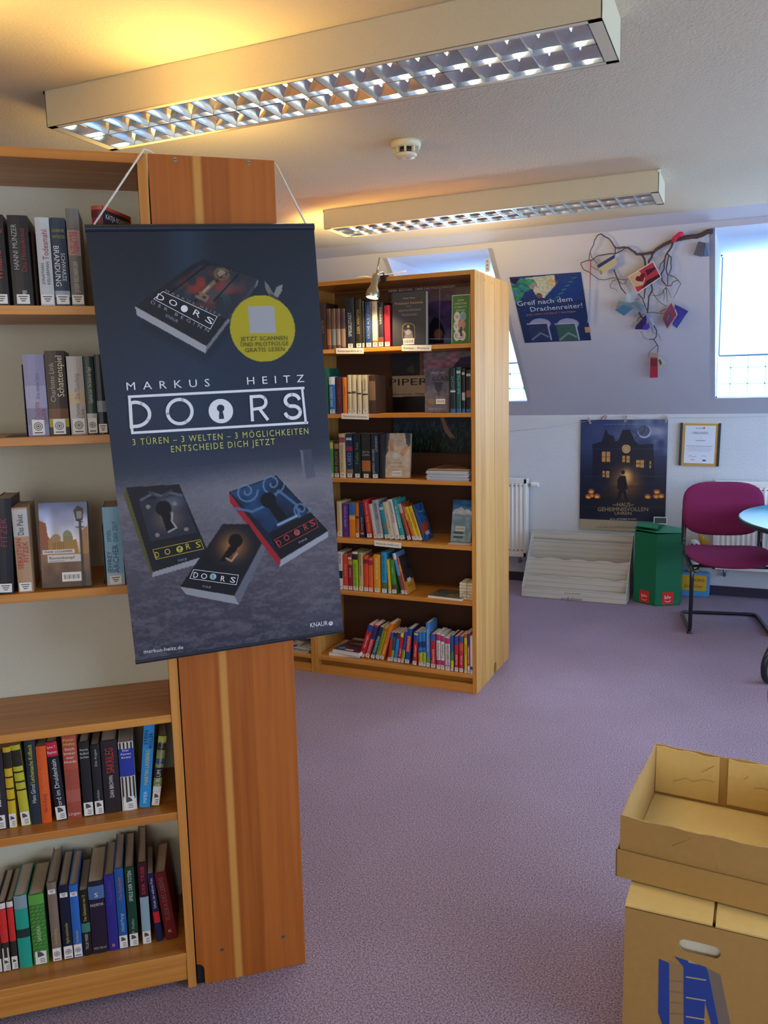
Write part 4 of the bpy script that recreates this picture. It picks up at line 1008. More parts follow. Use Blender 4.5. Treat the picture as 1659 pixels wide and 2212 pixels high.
cv.mix(gl.a[..., 0]*0.9*(cv.Y < 0.76), '#A86A30'); gl2 = Canvas(190, 254, '#000000'); gl2.ell(*o_(570, 700), 0.10, 0.10, '#FFFFFF', 1, soft=1); cv.mix(gl2.a[..., 0], '#F0BC6A')
for x0_, y0_, x1_, y1_ in ((303, 433, 340, 540), (355, 433, 392, 540), (525, 478, 556, 545), (572, 478, 606, 548), (676, 522, 712, 600), (722, 522, 758, 605), (820, 535, 834, 610), (312, 640, 332, 705), (350, 640, 384, 712)):
    a, b = o_(x0_, y0_), o_(x1_, y1_); cv.rect(a[0], a[1], b[0], b[1], '#C08A50'); m0 = (a[1]+b[1])/2; cv.rect(a[0], m0-0.003, b[0], m0+0.003, '#3A2A24')
cv.ell(*o_(567, 400), 0.050, 0.038, '#C79C6A'); cv.ell(*o_(567, 400), 0.036, 0.027, '#A87A4C', ring=0.3)
for k in range(26):
    x_ = 320+k*17
    if not 480 < x_ < 590: cv.line([o_(x_, 800+10*math.sin(k)), o_(x_, 925)], 0.007, '#3A2618', 0.75)
cv.line([o_(320, 815), o_(760, 810)], 0.008, '#3A2618', 0.8); cv.line([o_(320, 905), o_(760, 905)], 0.008, '#3A2618', 0.8)
fg = '#0C1020'
cv.ell(*o_(533, 655), 0.022, 0.019, fg); cv.poly([o_(*p) for p in ((500, 690), (560, 690), (585, 840), (560, 845), (588, 962), (555, 965), (530, 870), (490, 960), (455, 960), (490, 840), (467, 830), (470, 740))], fg)
for c in ((185, 905), (155, 918), (250, 915), (800, 918), (893, 915), (945, 912), (187, 862), (900, 865)):
    cv.ell(*o_(*c), 0.038, 0.022, '#A4532C'); cv.ell(c and o_(c[0], c[1]+6)[0], o_(c[0], c[1]+6)[1], 0.024, 0.011, '#F0B048')
cv.line([o_(660, 285), o_(760, 210), o_(770, 150)], 0.006, '#12182A'); cv.line([o_(700, 250), o_(560, 165), o_(620, 90)], 0.005, '#1C2640')
for k in range(16): a = o_(325+k*28, 135); cv.rect(a[0], a[1]-0.004, a[0]+0.016, a[1]+0.003, '#7F8AA4', 0.7)
for yy in (400, 700, 1030): cv.line([o_(70, yy), o_(1020, yy)], 0.006, '#5A6A90', 0.35)
t = poster('wall_poster', 'dark film poster of a haunted house with lit windows, pegged on the back wall', 'poster', FH, hw_, hh_, cv, 0.3)
GLD = mat('ink_gold', '#B79C72', 0.5)
m = MB(); text_px(m, FH, 'HAUS', (1333, 1094), (1362, 1094), 8.5); text_px(m, FH, 'DAS', (1324, 1092), (1332, 1092), 3); text_px(m, FH, 'DER', (1363, 1092), (1369, 1092), 3)
text_px(m, FH, 'GEHEIMNISVOLLEN', (1291, 1104), (1400, 1104), 8); text_px(m, FH, 'UHREN', (1328, 1112), (1364, 1112), 6.5); m.build('lettering', GLD, t, recalc=False)
m = MB(); text_px(m, FH, 'AB 20. SEPTEMBER IM KINO', (1317, 1123), (1375, 1123), 3.5); m.build('lettering', mat('ink_pale', '#B4C0D8', 0.5), t, recalc=False)
m = MB(); text_px(m, FH, 'DAS BUCH ZUM FILM ERSCHIENEN BEI', (1289, 1141), (1412, 1141), 4.2); m.build('lettering', mat('ink_grey2', '#6C6A64', 0.5), t, recalc=False)
# pegs and string along the knee wall
def peg(x, y_px, tilt, label):
    a, z = hit(x, y_px, (0, 6.18, 0), (0, 1, 0))[[0, 2]]; F = frame((a, 6.178, z), 0, 0, math.radians(tilt)); t = thing('clothes_peg', label, 'clothes peg', F, 'clothes pegs holding the film poster')
    for s in (-1, 1): MB().prism([(s*0.0015, -0.028), (s*0.006, -0.028), (s*0.0065, 0.0), (s*0.004, 0.024), (s*0.0005, 0.02), (s*0.0015, 0)], -0.005, 0.004, 'xz').build('jaw', mat('peg_wood', '#B79C8C', 0.7), t)
    q = MB(); q.tube([(-0.007, -0.006, 0.002), (0.007, -0.006, 0.002)], 0.002, 8); q.build('spring', M_steel, t)
for x, y, a, l in ((1273, 908, -18, 'wooden clothes peg at the left corner of the film poster'), (1352, 904, 14, 'wooden clothes peg at the middle of the film poster'), (1439, 904, 2, 'wooden clothes peg at the right corner of the film poster')): peg(x, y, a, l)
q = MB(); pts = [Vector(hit(x, y, (0, 6.185, 0), (0, 1, 0))) for x, y in ((1085, 934), (1180, 924), (1273, 909), (1315, 903), (1352, 899), (1395, 905), (1439, 903), (1560, 902), (1659, 899))]
q.tube(pts, 0.0012, 6); tag(q.build('string', mat('string_grey', '#B8B0AC', 0.9), smooth=True), 'thin pale string strung along the top of the back wall', 'string')
q = MB(); pts = [Vector(hit(x, y, (0, 6.180, 0), (0, 1, 0))) for x, y in ((1298, 906), (1306, 898), (1311, 898), (1307, 905))]
q.tube(pts, 0.003, 6); tag(q.build('ribbon', mat('ribbon_red', '#B8263A', 0.6), smooth=True), 'small red ribbon on the string above the film poster', 'ribbon')
# certificate
x0, z1 = hit(1472, 914, (0, 6.18, 0), (0, 1, 0))[[0, 2]]; x1, z0 = hit(1551, 1007, (0, 6.18, 0), (0, 1, 0))[[0, 2]]
w, h = x1-x0, z1-z0; Fc = frame(((x0+x1)/2, 6.185, (z0+z1)/2), 0, 0, math.radians(1.0)); t = thing('framed_certificate', 'framed white certificate with gold mount and black side bars on the back wall', 'picture frame', Fc)
MB().box(-w/2, -0.002, -h/2, w/2, 0.010, h/2).build('mount', mat('gold_mount', '#C29A4E', 0.5), t)
for s in (-1, 1): MB().box(s*w/2-0.008, -0.008, -h/2, s*w/2+0.008, 0.010, h/2).build('side_bar', mat('black_wood', '#252733', 0.5), t, bevel=0.001)
MB().box(-w/2, -0.006, h/2-0.004, w/2, 0.0, h/2).build('top_bar', M_steel, t)
cvt = Canvas(70, 96, '#D8DEEA'); cvt.grad([(0, '#D4DAE6'), (1, '#DCE2EE')])
for k in range(4): cvt.rect(0.06+0.06*(k % 2), 0.535+0.045*k, 0.94-0.08*(k % 2), 0.548+0.045*k, '#8E96A8', 0.7)
cvt.rect(0.36, 0.385, 0.68, 0.40, '#7E8698', 0.8); cvt.rect(0.48, 0.30, 0.53, 0.31, '#7E8698', 0.8)
cvt.line([(0.15, 0.82), (0.22, 0.80), (0.28, 0.83), (0.4, 0.82)], 0.012, '#6A7690'); cvt.line([(0.58, 0.81), (0.66, 0.80), (0.74, 0.82)], 0.012, '#6A7690')
cvt.rect(0.62, 0.905, 0.73, 0.94, '#2C4A9A'); cvt.rect(0.22, 0.905, 0.36, 0.92, '#8E96A8'); cvt.rect(0.34, 0.055, 0.58, 0.075, '#A08A90', 0.8); cvt.ell(0.62, 0.06, 0.03, 0.03, '#C05A40')
print_sheet('certificate_paper', cvt, w*0.80, h*0.88, t, print_mat('poster_print', 0.35), z0=-h*0.44, thick=0.0006, T=Matrix.Translation((0, -0.0035, 0)))
m = MB(); text_fit(m, 'URKUNDE', 0, h*0.27, w*0.42, h*0.05, y=-0.0045, keep=False); m.build('lettering', mat('ink_slate', '#6E7890', 0.6), t, recalc=False)

# posters inside the far bookcase, on its back panel
M_pp = print_mat('poster_print', 0.3)
def back_poster(label, c0, c1, cv, texts=(), depth=0.3):
    (x0, z0), (x1, z1) = c0, c1; F = FC @ Matrix.Translation(((x0+x1)/2, depth, (z0+z1)/2)); w, h = x1-x0, z1-z0
    t = thing('shelf_poster', label, 'poster', F, None); print_sheet('printed_sheet', cv, w, h, t, M_pp, z0=-h/2, thick=0.0006)
    for s, x, z, tw, th, mm_ in texts: m = MB(); text_fit(m, s, x*w, z*h, tw*w, th*h, y=-0.0012, keep=False); m.build('lettering', mm_, t, recalc=False)
    return t
yb = 0.300
def cz_at(x, y): return on_frame(FC, x, y, yb)
a = cz_at(846, 745)
def in_poster(z0, z1):
    return lambda x, y: ((cz_at(x, y)[0]-a[0])/(-0.026-a[0]), (z1-cz_at(x, y)[1])/(z1-z0))
zt = 2.018; g_ = in_poster(1.713, zt)
cv = Canvas(150, 130, '#3A2A66'); cv.grad([(0, '#5A4058'), (0.35, '#54428A'), (0.75, '#6E70AE'), (1, '#7E9CCC')]); cv.tone(cv.noise(8, 8)*0.6+cv.noise(20, 18)*0.4, 0.9)
cv.poly([g_(*q_) for q_ in ((926, 742), (928, 700), (938, 684), (950, 690), (960, 712), (958, 742))], '#1C2038'); cv.ell(*g_(947, 722), 0.06, 0.12, '#B8825A', 0.9, soft=0.5); cv.line([g_(926, 732), g_(973, 732)], 0.012, '#D8DCE8'); cv.line([g_(950, 616), g_(949, 734)], 0.008, '#B8B4D0', 0.8)
v0, v1 = g_(900, 608)[1], g_(900, 617)[1]
for k in range(40):
    if rng.rand() > 0.2: cv.rect(0.04+0.0165*k, v0-0.01*rng.rand(), 0.050+0.0165*k, v1, '#D0BCC8', 0.85)
u_, v_ = g_(911, 624)
back_poster('purple night sky poster with white slogan on the top shelf of the far bookcase', (a[0], 1.713), (-0.026, zt), cv, [('PIPER. BÜCHER, ÜBER DIE MAN SPRICHT.', u_-0.5, 0.5-v_, 0.70, 0.034, mat('ink_bright', '#F0ECF4', 0.5))], yb)
g_ = in_poster(1.389, 1.690)
cv = Canvas(140, 130, '#1C1C22'); P_ = lambda *pts: [g_(690+x/3.95, 750+y/3.95) for x, y in pts]
cv.poly(P_((890, 30), (1310, 30), (1310, 240), (880, 240)), '#A09AA6'); cv.poly(P_((900, 190), (940, 110), (1080, 110), (1120, 30), (1190, 30), (1200, 90), (1120, 190)), '#C094B0')
cv.poly(P_((1120, 190), (1200, 90), (1310, 70), (1310, 260), (1100, 260)), '#4A3A66'); cv.poly(P_((850, 0), (890, 0), (890, 240), (860, 240)), '#7A5A48'); cv.poly(P_((740, 200), (800, 120), (805, 230)), '#4A4A34', 0.7); cv.tone(cv.noise(20, 20), 0.4)
cv.poly(P_((620, 248), (1000, 238), (1000, 415), (625, 425)), '#B4AEA6')
u_, v_ = g_(883, 825); u2, v2 = g_(889, 851)
back_poster('dark poster with white title band on the second shelf of the far bookcase', (a[0], 1.389), (-0.026, 1.690), cv, [('PIPER', u_-0.5, 0.5-v_, 0.42, 0.115, mat('ink_black3', '#151416', 0.5)), ('Abenteuer, Magie und', u2-0.5+0.02, 0.5-v2, 0.48, 0.035, mat('ink_black3', '#151416', 0.5))], yb)
cv = Canvas(150, 90, '#1C2430'); cv.grad([(0, '#252C46'), (0.5, '#1E3038'), (1, '#14180F')]); nn = cv.noise(60, 14)
for k in range(330):
    x, y = rng.rand(), 0.25+0.75*rng.rand(); cv.line([(x, y), (x+0.05*(rng.rand()-0.5), y-0.14)], 0.005, ['#3E6440', '#547A50', '#305A3E', '#62809A'][k % 4], 0.7)
cv.poly([(0.50, 0.0), (0.54, 0.0), (0.60, 0.40), (0.66, 0.60), (0.60, 0.58), (0.55, 0.40)], '#A88468')
zc1 = cz_at(1000, 978)[1]
back_poster('dark green grass poster with a hand on the third shelf of the far bookcase', (a[0], zc1), (-0.026, 1.364), cv, (), yb)

# ------------------------------------------------------------------ clip lamp and bracket on top of the far bookcase
Fl = frame(Vector(FC @ Vector((-0.455, 0.0, 2.043)))); t = thing('clip_or_fill_lamp', 'small metallic clip lamp shining down from the top edge of the far bookcase', 'lamp', Fl)
MB().box(-0.020, -0.012, 0.0005, 0.020, 0.05, 0.006).build('clamp', M_black, t, bevel=0.002)
MB().box(-0.014, -0.013, -0.028, 0.014, -0.008, 0.004).build('clamp_jaw', M_black, t, bevel=0.001)
lp = lambda x, y, yl: (Fl.inverted() @ Vector(hit(x, y, Fl @ Vector((0, yl, 0)), (0, 1, 0))))
q = MB(); q.tube([lp(820, 556, -0.04), lp(818, 568, -0.05), lp(814, 592, -0.065)], [0.003, 0.0045, 0.006], 10); q.build('handle', mat('lamp_bronze', '#B5AC92', 0.3, metal=0.8), t, smooth=True)
q = MB(); q.tube([(0, 0.0, 0.006), (0, -0.012, 0.02), lp(812, 592, -0.06)], 0.004, 8); q.build('arm', M_steel, t, smooth=True)
a1 = lp(813, 590, -0.07); a2 = lp(804, 643, -0.095); ax = (a2-a1); Ls = ax.length
T = Matrix.Translation(a1) @ ax.to_track_quat('Z', 'Y').to_matrix().to_4x4()
sh = MB(); sh.lathe([(0.004, 0), (0.015, 0.004), (0.018, 0.012), (0.018, Ls*0.52), (0.030, Ls*0.72), (0.034, Ls*0.9), (0.031, Ls), (0.029, Ls), (0.031, Ls*0.9), (0.016, Ls*0.55), (0.002, Ls*0.5)], 28, T=T)
smooth_by_angle(sh.build('shade', mat('lamp_bronze', '#B5AC92', 0.3, metal=0.8), t), 50)
q = MB(); q.lathe([(0.001, Ls*0.6), (0.012, Ls*0.66), (0.025, Ls*0.86), (0.025, Ls*0.93), (0.001, Ls*0.985)], 24, T=T)
q.build('bulb', mat('warm_bulb', '#FFFFFF', 0.4, emit=(1.0, 0.80, 0.50), estr=14), t, smooth=True)
sp = bpy.data.lights.new('clip_or_fill_light', 'SPOT'); sp.energy = 9; sp.color = (1.0, 0.72, 0.38); sp.spot_size = math.radians(150); sp.spot_blend = 0.6; sp.shadow_soft_size = 0.02
so = bpy.data.objects.new('clip_or_fill_light', sp); C.objects.link(so); so.parent = t; so.location = a1+ax*1.06; so.rotation_euler = ax.to_track_quat('-Z', 'Y').to_euler()
q = MB(); cp = [(0.0, 0.03, 0.012), (0.05, 0.05, 0.02), (0.085, 0.08, 0.03), (0.06, 0.12, 0.035), (0.0, 0.13, 0.03), (-0.05, 0.10, 0.022), (-0.12, 0.06, 0.006)]
q.tube(fillet(cp, 0.03), 0.003, 8); q.build('cable', M_white, t, smooth=True)
q = MB(); q.lathe([(0.001, 0), (0.03, 0.002), (0.034, 0.008), (0.02, 0.016), (0.001, 0.018)], 24, T=Matrix.Translation((-0.135, 0.055, 0.0005)) @ Matrix.Diagonal((1.3, 0.8, 1, 1))); q.build('inline_switch', M_cream, t, smooth=True)
bx, bz = -1.108+1.169, 0
Fk2 = FC @ Matrix.Translation((on_frame(FC, 1053, 580, 0.12)[0], 0.12, 2.0435)); t = thing('metal_bracket', 'small white perforated metal bracket upright on the far bookcase corner', 'bracket', Fk2)
q = MB(); q.prism(rr(-0.011, 0, 0.011, 0.062, 0.006), 0, 0.002, 'xz'); q.build('plate', M_white, t)
for z in (0.014, 0.031, 0.048): MB().tube([(0, -0.0006, z), (0, 0.0004, z)], 0.004, 10).build('hole', mat('brass_hole', '#B88A3A', 0.4), t)

# warm fill lamps added for the ceiling glow, hidden on the cases' tops
def fill_uplight(label, loc, tgt, power, size=0.06, cone=170):
    F = frame(loc); t = thing('clip_or_fill_lamp', label, 'lamp', F); d = (Vector(tgt)-Vector(loc)).normalized(); R_ = d.to_track_quat('Z', 'Y').to_matrix().to_4x4()
    MB().box(-0.02, -0.02, 0.0005, 0.02, 0.03, 0.008).build('clamp', M_black, t); T = Matrix.Translation((0, 0, 0.012)) @ R_
    MB().lathe([(0.004, 0), (0.016, 0.004), (0.018, 0.03), (0.032, 0.055), (0.030, 0.057), (0.014, 0.03), (0.003, 0.02)], 24, T=T).build('shade', M_steel, t, smooth=True)
    l = bpy.data.lights.new('clip_or_fill_light', 'SPOT'); l.energy = power; l.color = (1.0, 0.73, 0.22); l.spot_size = math.radians(cone); l.spot_blend = 1.0; l.shadow_soft_size = size
    o = bpy.data.objects.new('clip_or_fill_light', l); C.objects.link(o); o.parent = t; o.location = Vector((0, 0, 0.012))+d*0.062; o.rotation_euler = d.to_track_quat('-Z', 'Y').to_euler()
fill_uplight('added unseen fill lamp pointing at the ceiling on top of the near bookcase', FA @ Vector((-0.55, 0.13, 2.0275)), (-1.7, 1.2, 2.42), 20)
fill_uplight('added unseen fill lamp near the front on top of the sideways bookcase', FA @ Vector((0.14, 0.50, 2.0285)), FA @ Vector((0.05, 0.0, 2.9)), 14)
fill_uplight('added unseen fill lamp at the rear on top of the sideways bookcase', FA @ Vector((0.14, 0.78, 2.0285)), FA @ Vector((0.2, 1.5, 2.6)), 18)
fill_uplight('added unseen fill lamp pointing at the ceiling on top of the hidden left bookcase', FC2 @ Vector((-0.14, 0.15, 2.0435)), (-1.5, 4.9, 2.5), 34)
fill_uplight('added unseen fill lamp pointing at the ceiling on top of the bookcase facing the windows', (-1.60, 4.22, 2.0435), (-1.3, 5.0, 2.55), 15)
# ------------------------------------------------------------------ books
M_page = mat('page_paper', '#C9BBA2', 0.85, bump=0.2, bscale=900); M_pagew = mat('page_paper_white', '#E4DFD2', 0.85, bump=0.2, bscale=900)
M_lab = mat('label_white', '#E2DED8', 0.5); M_ink = mat('label_ink', '#4A4848', 0.7)
def cov(c): return mat('cover_'+c.lstrip('#').lower(), c, 0.42, spec=0.4, coat=0.06)
def ink(c): return mat('ink_'+c.lstrip('#').lower(), c, 0.5)
def label_mesh(kind, w, h, par, x, z, y):
    """library label on the spine: card plus its small printed marks"""
    q = MB(); q.box(x-w/2, y-0.0004, z, x+w/2, y, z+h, 0); yy = y-0.0007
    def quad(x0, z0, x1, z1): q.add([(x0, yy, z0), (x1, yy, z0), (x1, yy, z1), (x0, yy, z1)], [(0, 1, 2, 3)], 1)
    if kind == 'plain':
        for k, f in enumerate((0.72, 0.48, 0.26)): quad(x-w*(0.36-0.1*k), z+h*f, x+w*(0.36-0.1*k), z+h*(f+0.10))
    elif kind == 'sail':
        n = 8; c = (x-w*0.28, z+h*0.55); R = w*0.60
        pts = [c]+[(c[0]+R*math.cos(a), c[1]+R*1.0*math.sin(a)) for a in [math.radians(10+80*k/n) for k in range(n+1)]]
        q.add([(a, yy, b) for a, b in pts], [tuple(range(len(pts)))], 1)
        for f in (0.12, 0.25, 0.38): quad(x-w*0.1, z+h*f, x+w*0.34, z+h*(f+0.045))
    elif kind == 'target':
        for r0, r1 in ((0.36, 0.30), (0.22, 0.16), (0.09, 0.0)):
            n = 16; vs = []
            for k in range(n):
                a = 2*math.pi*k/n
                vs += [(x+w*r0*math.cos(a), yy, z+h*0.55+w*r0*math.sin(a)), (x+w*r1*math.cos(a), yy, z+h*0.55+w*r1*math.sin(a))]
            q.add(vs, [(2*k, 2*((k+1) % n), 2*((k+1) % n)+1, 2*k+1) for k in range(n)], 1)
        quad(x-w*0.34, z+h*0.10, x+w*0.34, z+h*0.17)
    return q.build('spine_label', [M_lab, M_ink], par, recalc=False)
def make_book(F, t, h, d, cover, label, group, bands=(), texts=(), sticker=None, page=None, face=None, hard=False, cat='book', top_label=None):
    """standing book: spine on the -y side, x across the thickness, z up; F is its frame at the lower left front corner"""
    root = thing('book', label, cat, F, group); ct = min(0.0022, t*0.12)
    zs = sorted(set([0, h]+[f*h for b in bands for f in b[:2]]))
    cols = [cover]
    n = 5; bulge = min(0.0025, t*0.15)
    prof = [(t*k/n, -bulge*math.sin(math.pi*k/n)+bulge) for k in range(n+1)]        # slightly round spine
    outer = prof+[(t, d)]+[(t-ct, d)]+[(t-ct-0.0, bulge+ct)]+[(ct, bulge+ct)]+[(ct, d)]+[(0, d)]
    q = MB(); L = len(outer)
    for z in zs: q.v += [(x, y, z) for x, y in outer]
    for i in range(len(zs)-1):
        zm = (zs[i]+zs[i+1])/2; mi = 0
        for b in bands:
            if b[0]*h <= zm <= b[1]*h:
                if b[2] not in cols: cols.append(b[2])
                mi = cols.index(b[2])
        for k in range(L):
            k2 = (k+1) % L
            q.f.append([i*L+k, i*L+k2, (i+1)*L+k2, (i+1)*L+k]); q.m.append(mi if k < n+(1 if bands and len(bands[0]) > 3 else 0) else 0)
    for base in (0, (len(zs)-1)*L):     # end caps as three strips
        q.f.append([base+k for k in range(n+1)]+[base+n+3, base+n+4]); q.m.append(0)
        q.f.append([base+n, base+n+1, base+n+2, base+n+3]); q.m.append(0)
        q.f.append([base+n+4, base+n+5, base+n+6, base+0]); q.m.append(0)
    q.build('cover', [cov(c) for c in cols], root, recalc=False)
    MB().box(ct, bulge+ct, 0.001 if not hard else 0.003, t-ct, d-0.002, h-(0.0015 if not hard else 0.004)).build('pages', page or M_page, root)
    byi = {}
    for s, f0, f1, c, mode in texts:
        wf = 0.56
        if isinstance(mode, tuple): mode, wf, off = mode
        else: off = 0
        mb = byi.setdefault(c, MB()); zc = (f0+f1)/2*h
        if mode == 'h': text_fit(mb, s, t/2+off*t, zc, t*0.82, (f1-f0)*h*0.72, 'h', y=-0.0009, keep=True)
        else: text_fit(mb, s, t/2+off*t, zc, (f1-f0)*h, t*wf, mode, y=-0.0009, keep=True)
    for c, mb in byi.items(): mb.build('lettering', ink(c), root, recalc=False)
    if sticker: label_mesh(sticker, min(t*0.92, 0.026), {'plain': 0.020, 'sail': 0.034, 'target': 0.034}[sticker], root, t/2, 0.003, -0.0003)
    if top_label:
        label_mesh('plain', t*0.8, 0.012, root, t/2, h-0.03, -0.0003)
    if face: face(root, t, h, d)
    return root

def rects_hit(a, b):
    def axes(r): return [Vector((r[1][0]-r[0][0], r[1][1]-r[0][1])).normalized(), Vector((r[3][0]-r[0][0], r[3][1]-r[0][1])).normalized()]
    for ax in axes(a)+axes(b):
        pa = [ax.x*p[0]+ax.y*p[1] for p in a]; pb = [ax.x*p[0]+ax.y*p[1] for p in b]
        if max(pa) <= min(pb)+1e-5 or max(pb) <= min(pa)+1e-5: return False
    return True
def shelf_row(FR, zs, where, group, sticker, depth, books, inset=0.01, page=None):
    """books: (x_bottom_left, x_bottom_right, x_top_left, y_top, cover colour, label, options) read off the photograph, placed on the real shelf plane"""
    def ux(x, yl):          # local u where the vertical image column x meets the shelf level
        y = 1200.0
        for _ in range(12):
            u, z = on_frame(FR, x, y, yl); u2, z2 = on_frame(FR, x, y+5, yl)
            y -= (z-zs)/((z2-z)/5)
        return on_frame(FR, x, y, yl)[0]
    prev = None
    for b in books:
        xbl, xbr, xtl, yt, cover, label = b[:6]; op = dict(b[6]) if len(b) > 6 else {}
        yl = op.pop('inset', inset); yaw = op.pop('yaw', 0); d = op.pop('d', depth)
        u0, u1 = ux(xbl, yl), ux(xbr, yl); ut, zt = on_frame(FR, xtl, yt, yl)
        lean = math.atan2(ut-u0, zt-zs)
        if 'lean' in op: lean = math.radians(op.pop('lean'))
        elif abs(lean) < math.radians(2.6): lean = 0.0
        t = max(0.006, (u1-u0)*math.cos(lean)-0.0006); h = (zt-zs)/math.cos(lean)-(t*math.sin(abs(lean)) if lean < 0 else 0)*0
        def corners(u):
            # lowest corner rests on the shelf
            c, s = math.cos(lean), math.sin(lean)
            if lean >= 0: o = (u, zs+t*s)       # lower right corner touches
            else: o = (u, zs)
            X = (c, -s); Z = (s, c)
            return [o, (o[0]+X[0]*t, o[1]+X[1]*t), (o[0]+X[0]*t+Z[0]*h, o[1]+X[1]*t+Z[1]*h), (o[0]+Z[0]*h, o[1]+Z[1]*h)]
        if prev is not None:
            for _ in range(200):
                if not rects_hit(prev, corners(u0)): break
                u0 += 0.0005
        prev = corners(u0); o = prev[0]
        F = FR @ Matrix.Translation((o[0], yl, o[1]+0.0003)) @ Matrix.Rotation(math.radians(yaw), 4, 'Z') @ Matrix.Rotation(lean, 4, 'Y')
        st = op.pop('st', sticker)
        make_book(F, t, h, d, cover, label.rstrip(',')+', '+where, group, sticker=st, page=op.pop('page', page), **op)

def stripes(r, t, h):
    q = MB()
    for k in range(4):
        x = t*(0.08+0.25*k)
        for z0, z1 in ((0.17*h, 0.498*h), (0.902*h, 0.995*h)): q.add([(x, -0.0006, z0), (x+t*0.11, -0.0006, z0), (x+t*0.11, -0.0006, z1), (x, -0.0006, z1)], [(0, 1, 2, 3)])
    tag(q.build('printed_stripes', ink('#26242A'), r, recalc=False), kind='stuff')
def weave(r, t, h):
    q = MB()
    for k in range(16):
        z = h*(0.03+0.052*k)
        for j in range(3):
            x = t*(0.06+0.31*j)+(t*0.08 if k % 2 else 0)
            q.add([(x, -0.0005, z), (x+t*0.22, -0.0005, z+h*0.018), (x+t*0.22, -0.0005, z+h*0.034), (x, -0.0005, z+h*0.016)], [(0, 1, 2, 3)])
    tag(q.build('printed_weave', ink('#5E9A48'), r, recalc=False), kind='stuff')
def side_face(r, t, h, d, c0, c1, word):
    # front cover picture on the +x side
    c = Canvas(50, 80, c0); c.tone(c.noise(8, 12), 0.8)
    if c1 == '#7A2A30': c.rect(0, 0, 1, 0.03, '#C04A3C'); c.rect(0.95, 0, 1, 1, '#C04A3C')
    elif c1 == '#B04A30': c.poly([(0, 0.6), (0.4, 0.5), (0.9, 0.55), (0.9, 0.66), (0.3, 0.85), (0, 0.8)], c1); c.rect(0.3, 0.78, 0.75, 0.88, '#D0CCC8')
    else: c.rect(0, 0.66, 1, 1, c1); c.rect(0.3, 0.62, 0.7, 0.72, '#D0CCC8')
    T = Matrix.Translation((t+0.0007, d/2+0.001, 0)) @ Matrix.Rotation(math.pi/2, 4, 'Z')
    print_sheet('cover_print', c, d-0.006, h-0.001, r, print_mat('book_print', 0.45), z0=0.0005, thick=0.0004, T=T)
    m = MB(); text_fit(m, word, 0, h*0.78 if c1 == '#B04A30' else h*0.90 if c1 == '#7A2A30' else h*0.2, d*(0.8 if c1 == '#7A2A30' else 0.5), h*0.05, keep=False); m.v = [tuple(T @ Vector((x, -0.0004, z))) for x, y, z in m.v]; m.build('lettering', ink('#C8CCD0' if c1 != '#C8882E' else '#5A3010'), r, recalc=False)
G = lambda s: 'books on the '+s
shelf_row(FA, 1.700, 'top shelf, near bookcase', G('top shelf of the near bookcase'), 'plain', 0.135, [
 (-14, 22, -34, 462, '#1E1B20', 'black thriller with red title, cut by the left edge,', dict(texts=[('Williams Hunger', 0.28, 0.92, '#A83A3C', ('u', 0.5, 0))])),
 (30, 74, 10, 464, '#1F1D20', 'thick black thriller with grey and red lettering', dict(texts=[('HANNI MÜNZER', 0.40, 0.90, '#A0A39C', ('u', 0.26, -0.20)), ('Das Hexenkreuz', 0.38, 0.86, '#8A3038', ('u', 0.26, 0.18)), ('PIPER', 0.10, 0.17, '#D8D8D0', ('u', 0.3, 0.1))])),
 (77, 86, 60, 500, '#3A2018', 'short dark brown book pushed in beside the thick black one', dict(inset=0.03, st=None)),
 (89, 120, 71, 469, '#BFC3C8', 'pale grey thriller with red title', dict(texts=[('Todesmahl', 0.52, 0.86, '#9A3844', ('u', 0.42, 0.1)), ('JONATHAN', 0.24, 0.48, '#3A3E48', ('u', 0.22, -0.18)), ('KELLERMAN', 0.24, 0.50, '#3A3E48', ('u', 0.22, 0.18))])),
 (121, 154, 107, 470, '#27384E', 'navy thriller with large white lettering', dict(bands=[(0.10, 0.17, '#8FA6B8')], texts=[('BRANDUNG', 0.22, 0.68, '#D6DCE0', ('d', 0.36, -0.20)), ('SCHWARZE', 0.28, 0.60, '#D0D6DA', ('d', 0.26, 0.22)), ('SABINE', 0.83, 0.88, '#9A9A50', 'h'), ('WEISS', 0.76, 0.81, '#9A9A50', 'h')])),
 (156, 184, 144, 450, '#6E6A66', 'taller grey thriller with a pink panel on the spine', dict(bands=[(0.52, 0.78, '#A8908A')], texts=[('BLUMEN', 0.54, 0.76, '#B8404E', ('d', 0.6, 0)), ('JOSEF KELNBERGER', 0.14, 0.46, '#BEBCB8', ('u', 0.34, 0))])),
 (210, 238, 198, 445, '#5A2028', 'dark red thriller half behind the banner with glowing edge', dict(d=0.13, yaw=-27, face=lambda r, t, h, d: side_face(r, t, h, d, '#241C20', '#7A2A30', 'KATJA BOHNET'), texts=[('KATJA', 0.80, 0.90, '#C84050', 'h')], bands=[(0.96, 1, '#B05038')])),
], inset=0.004)
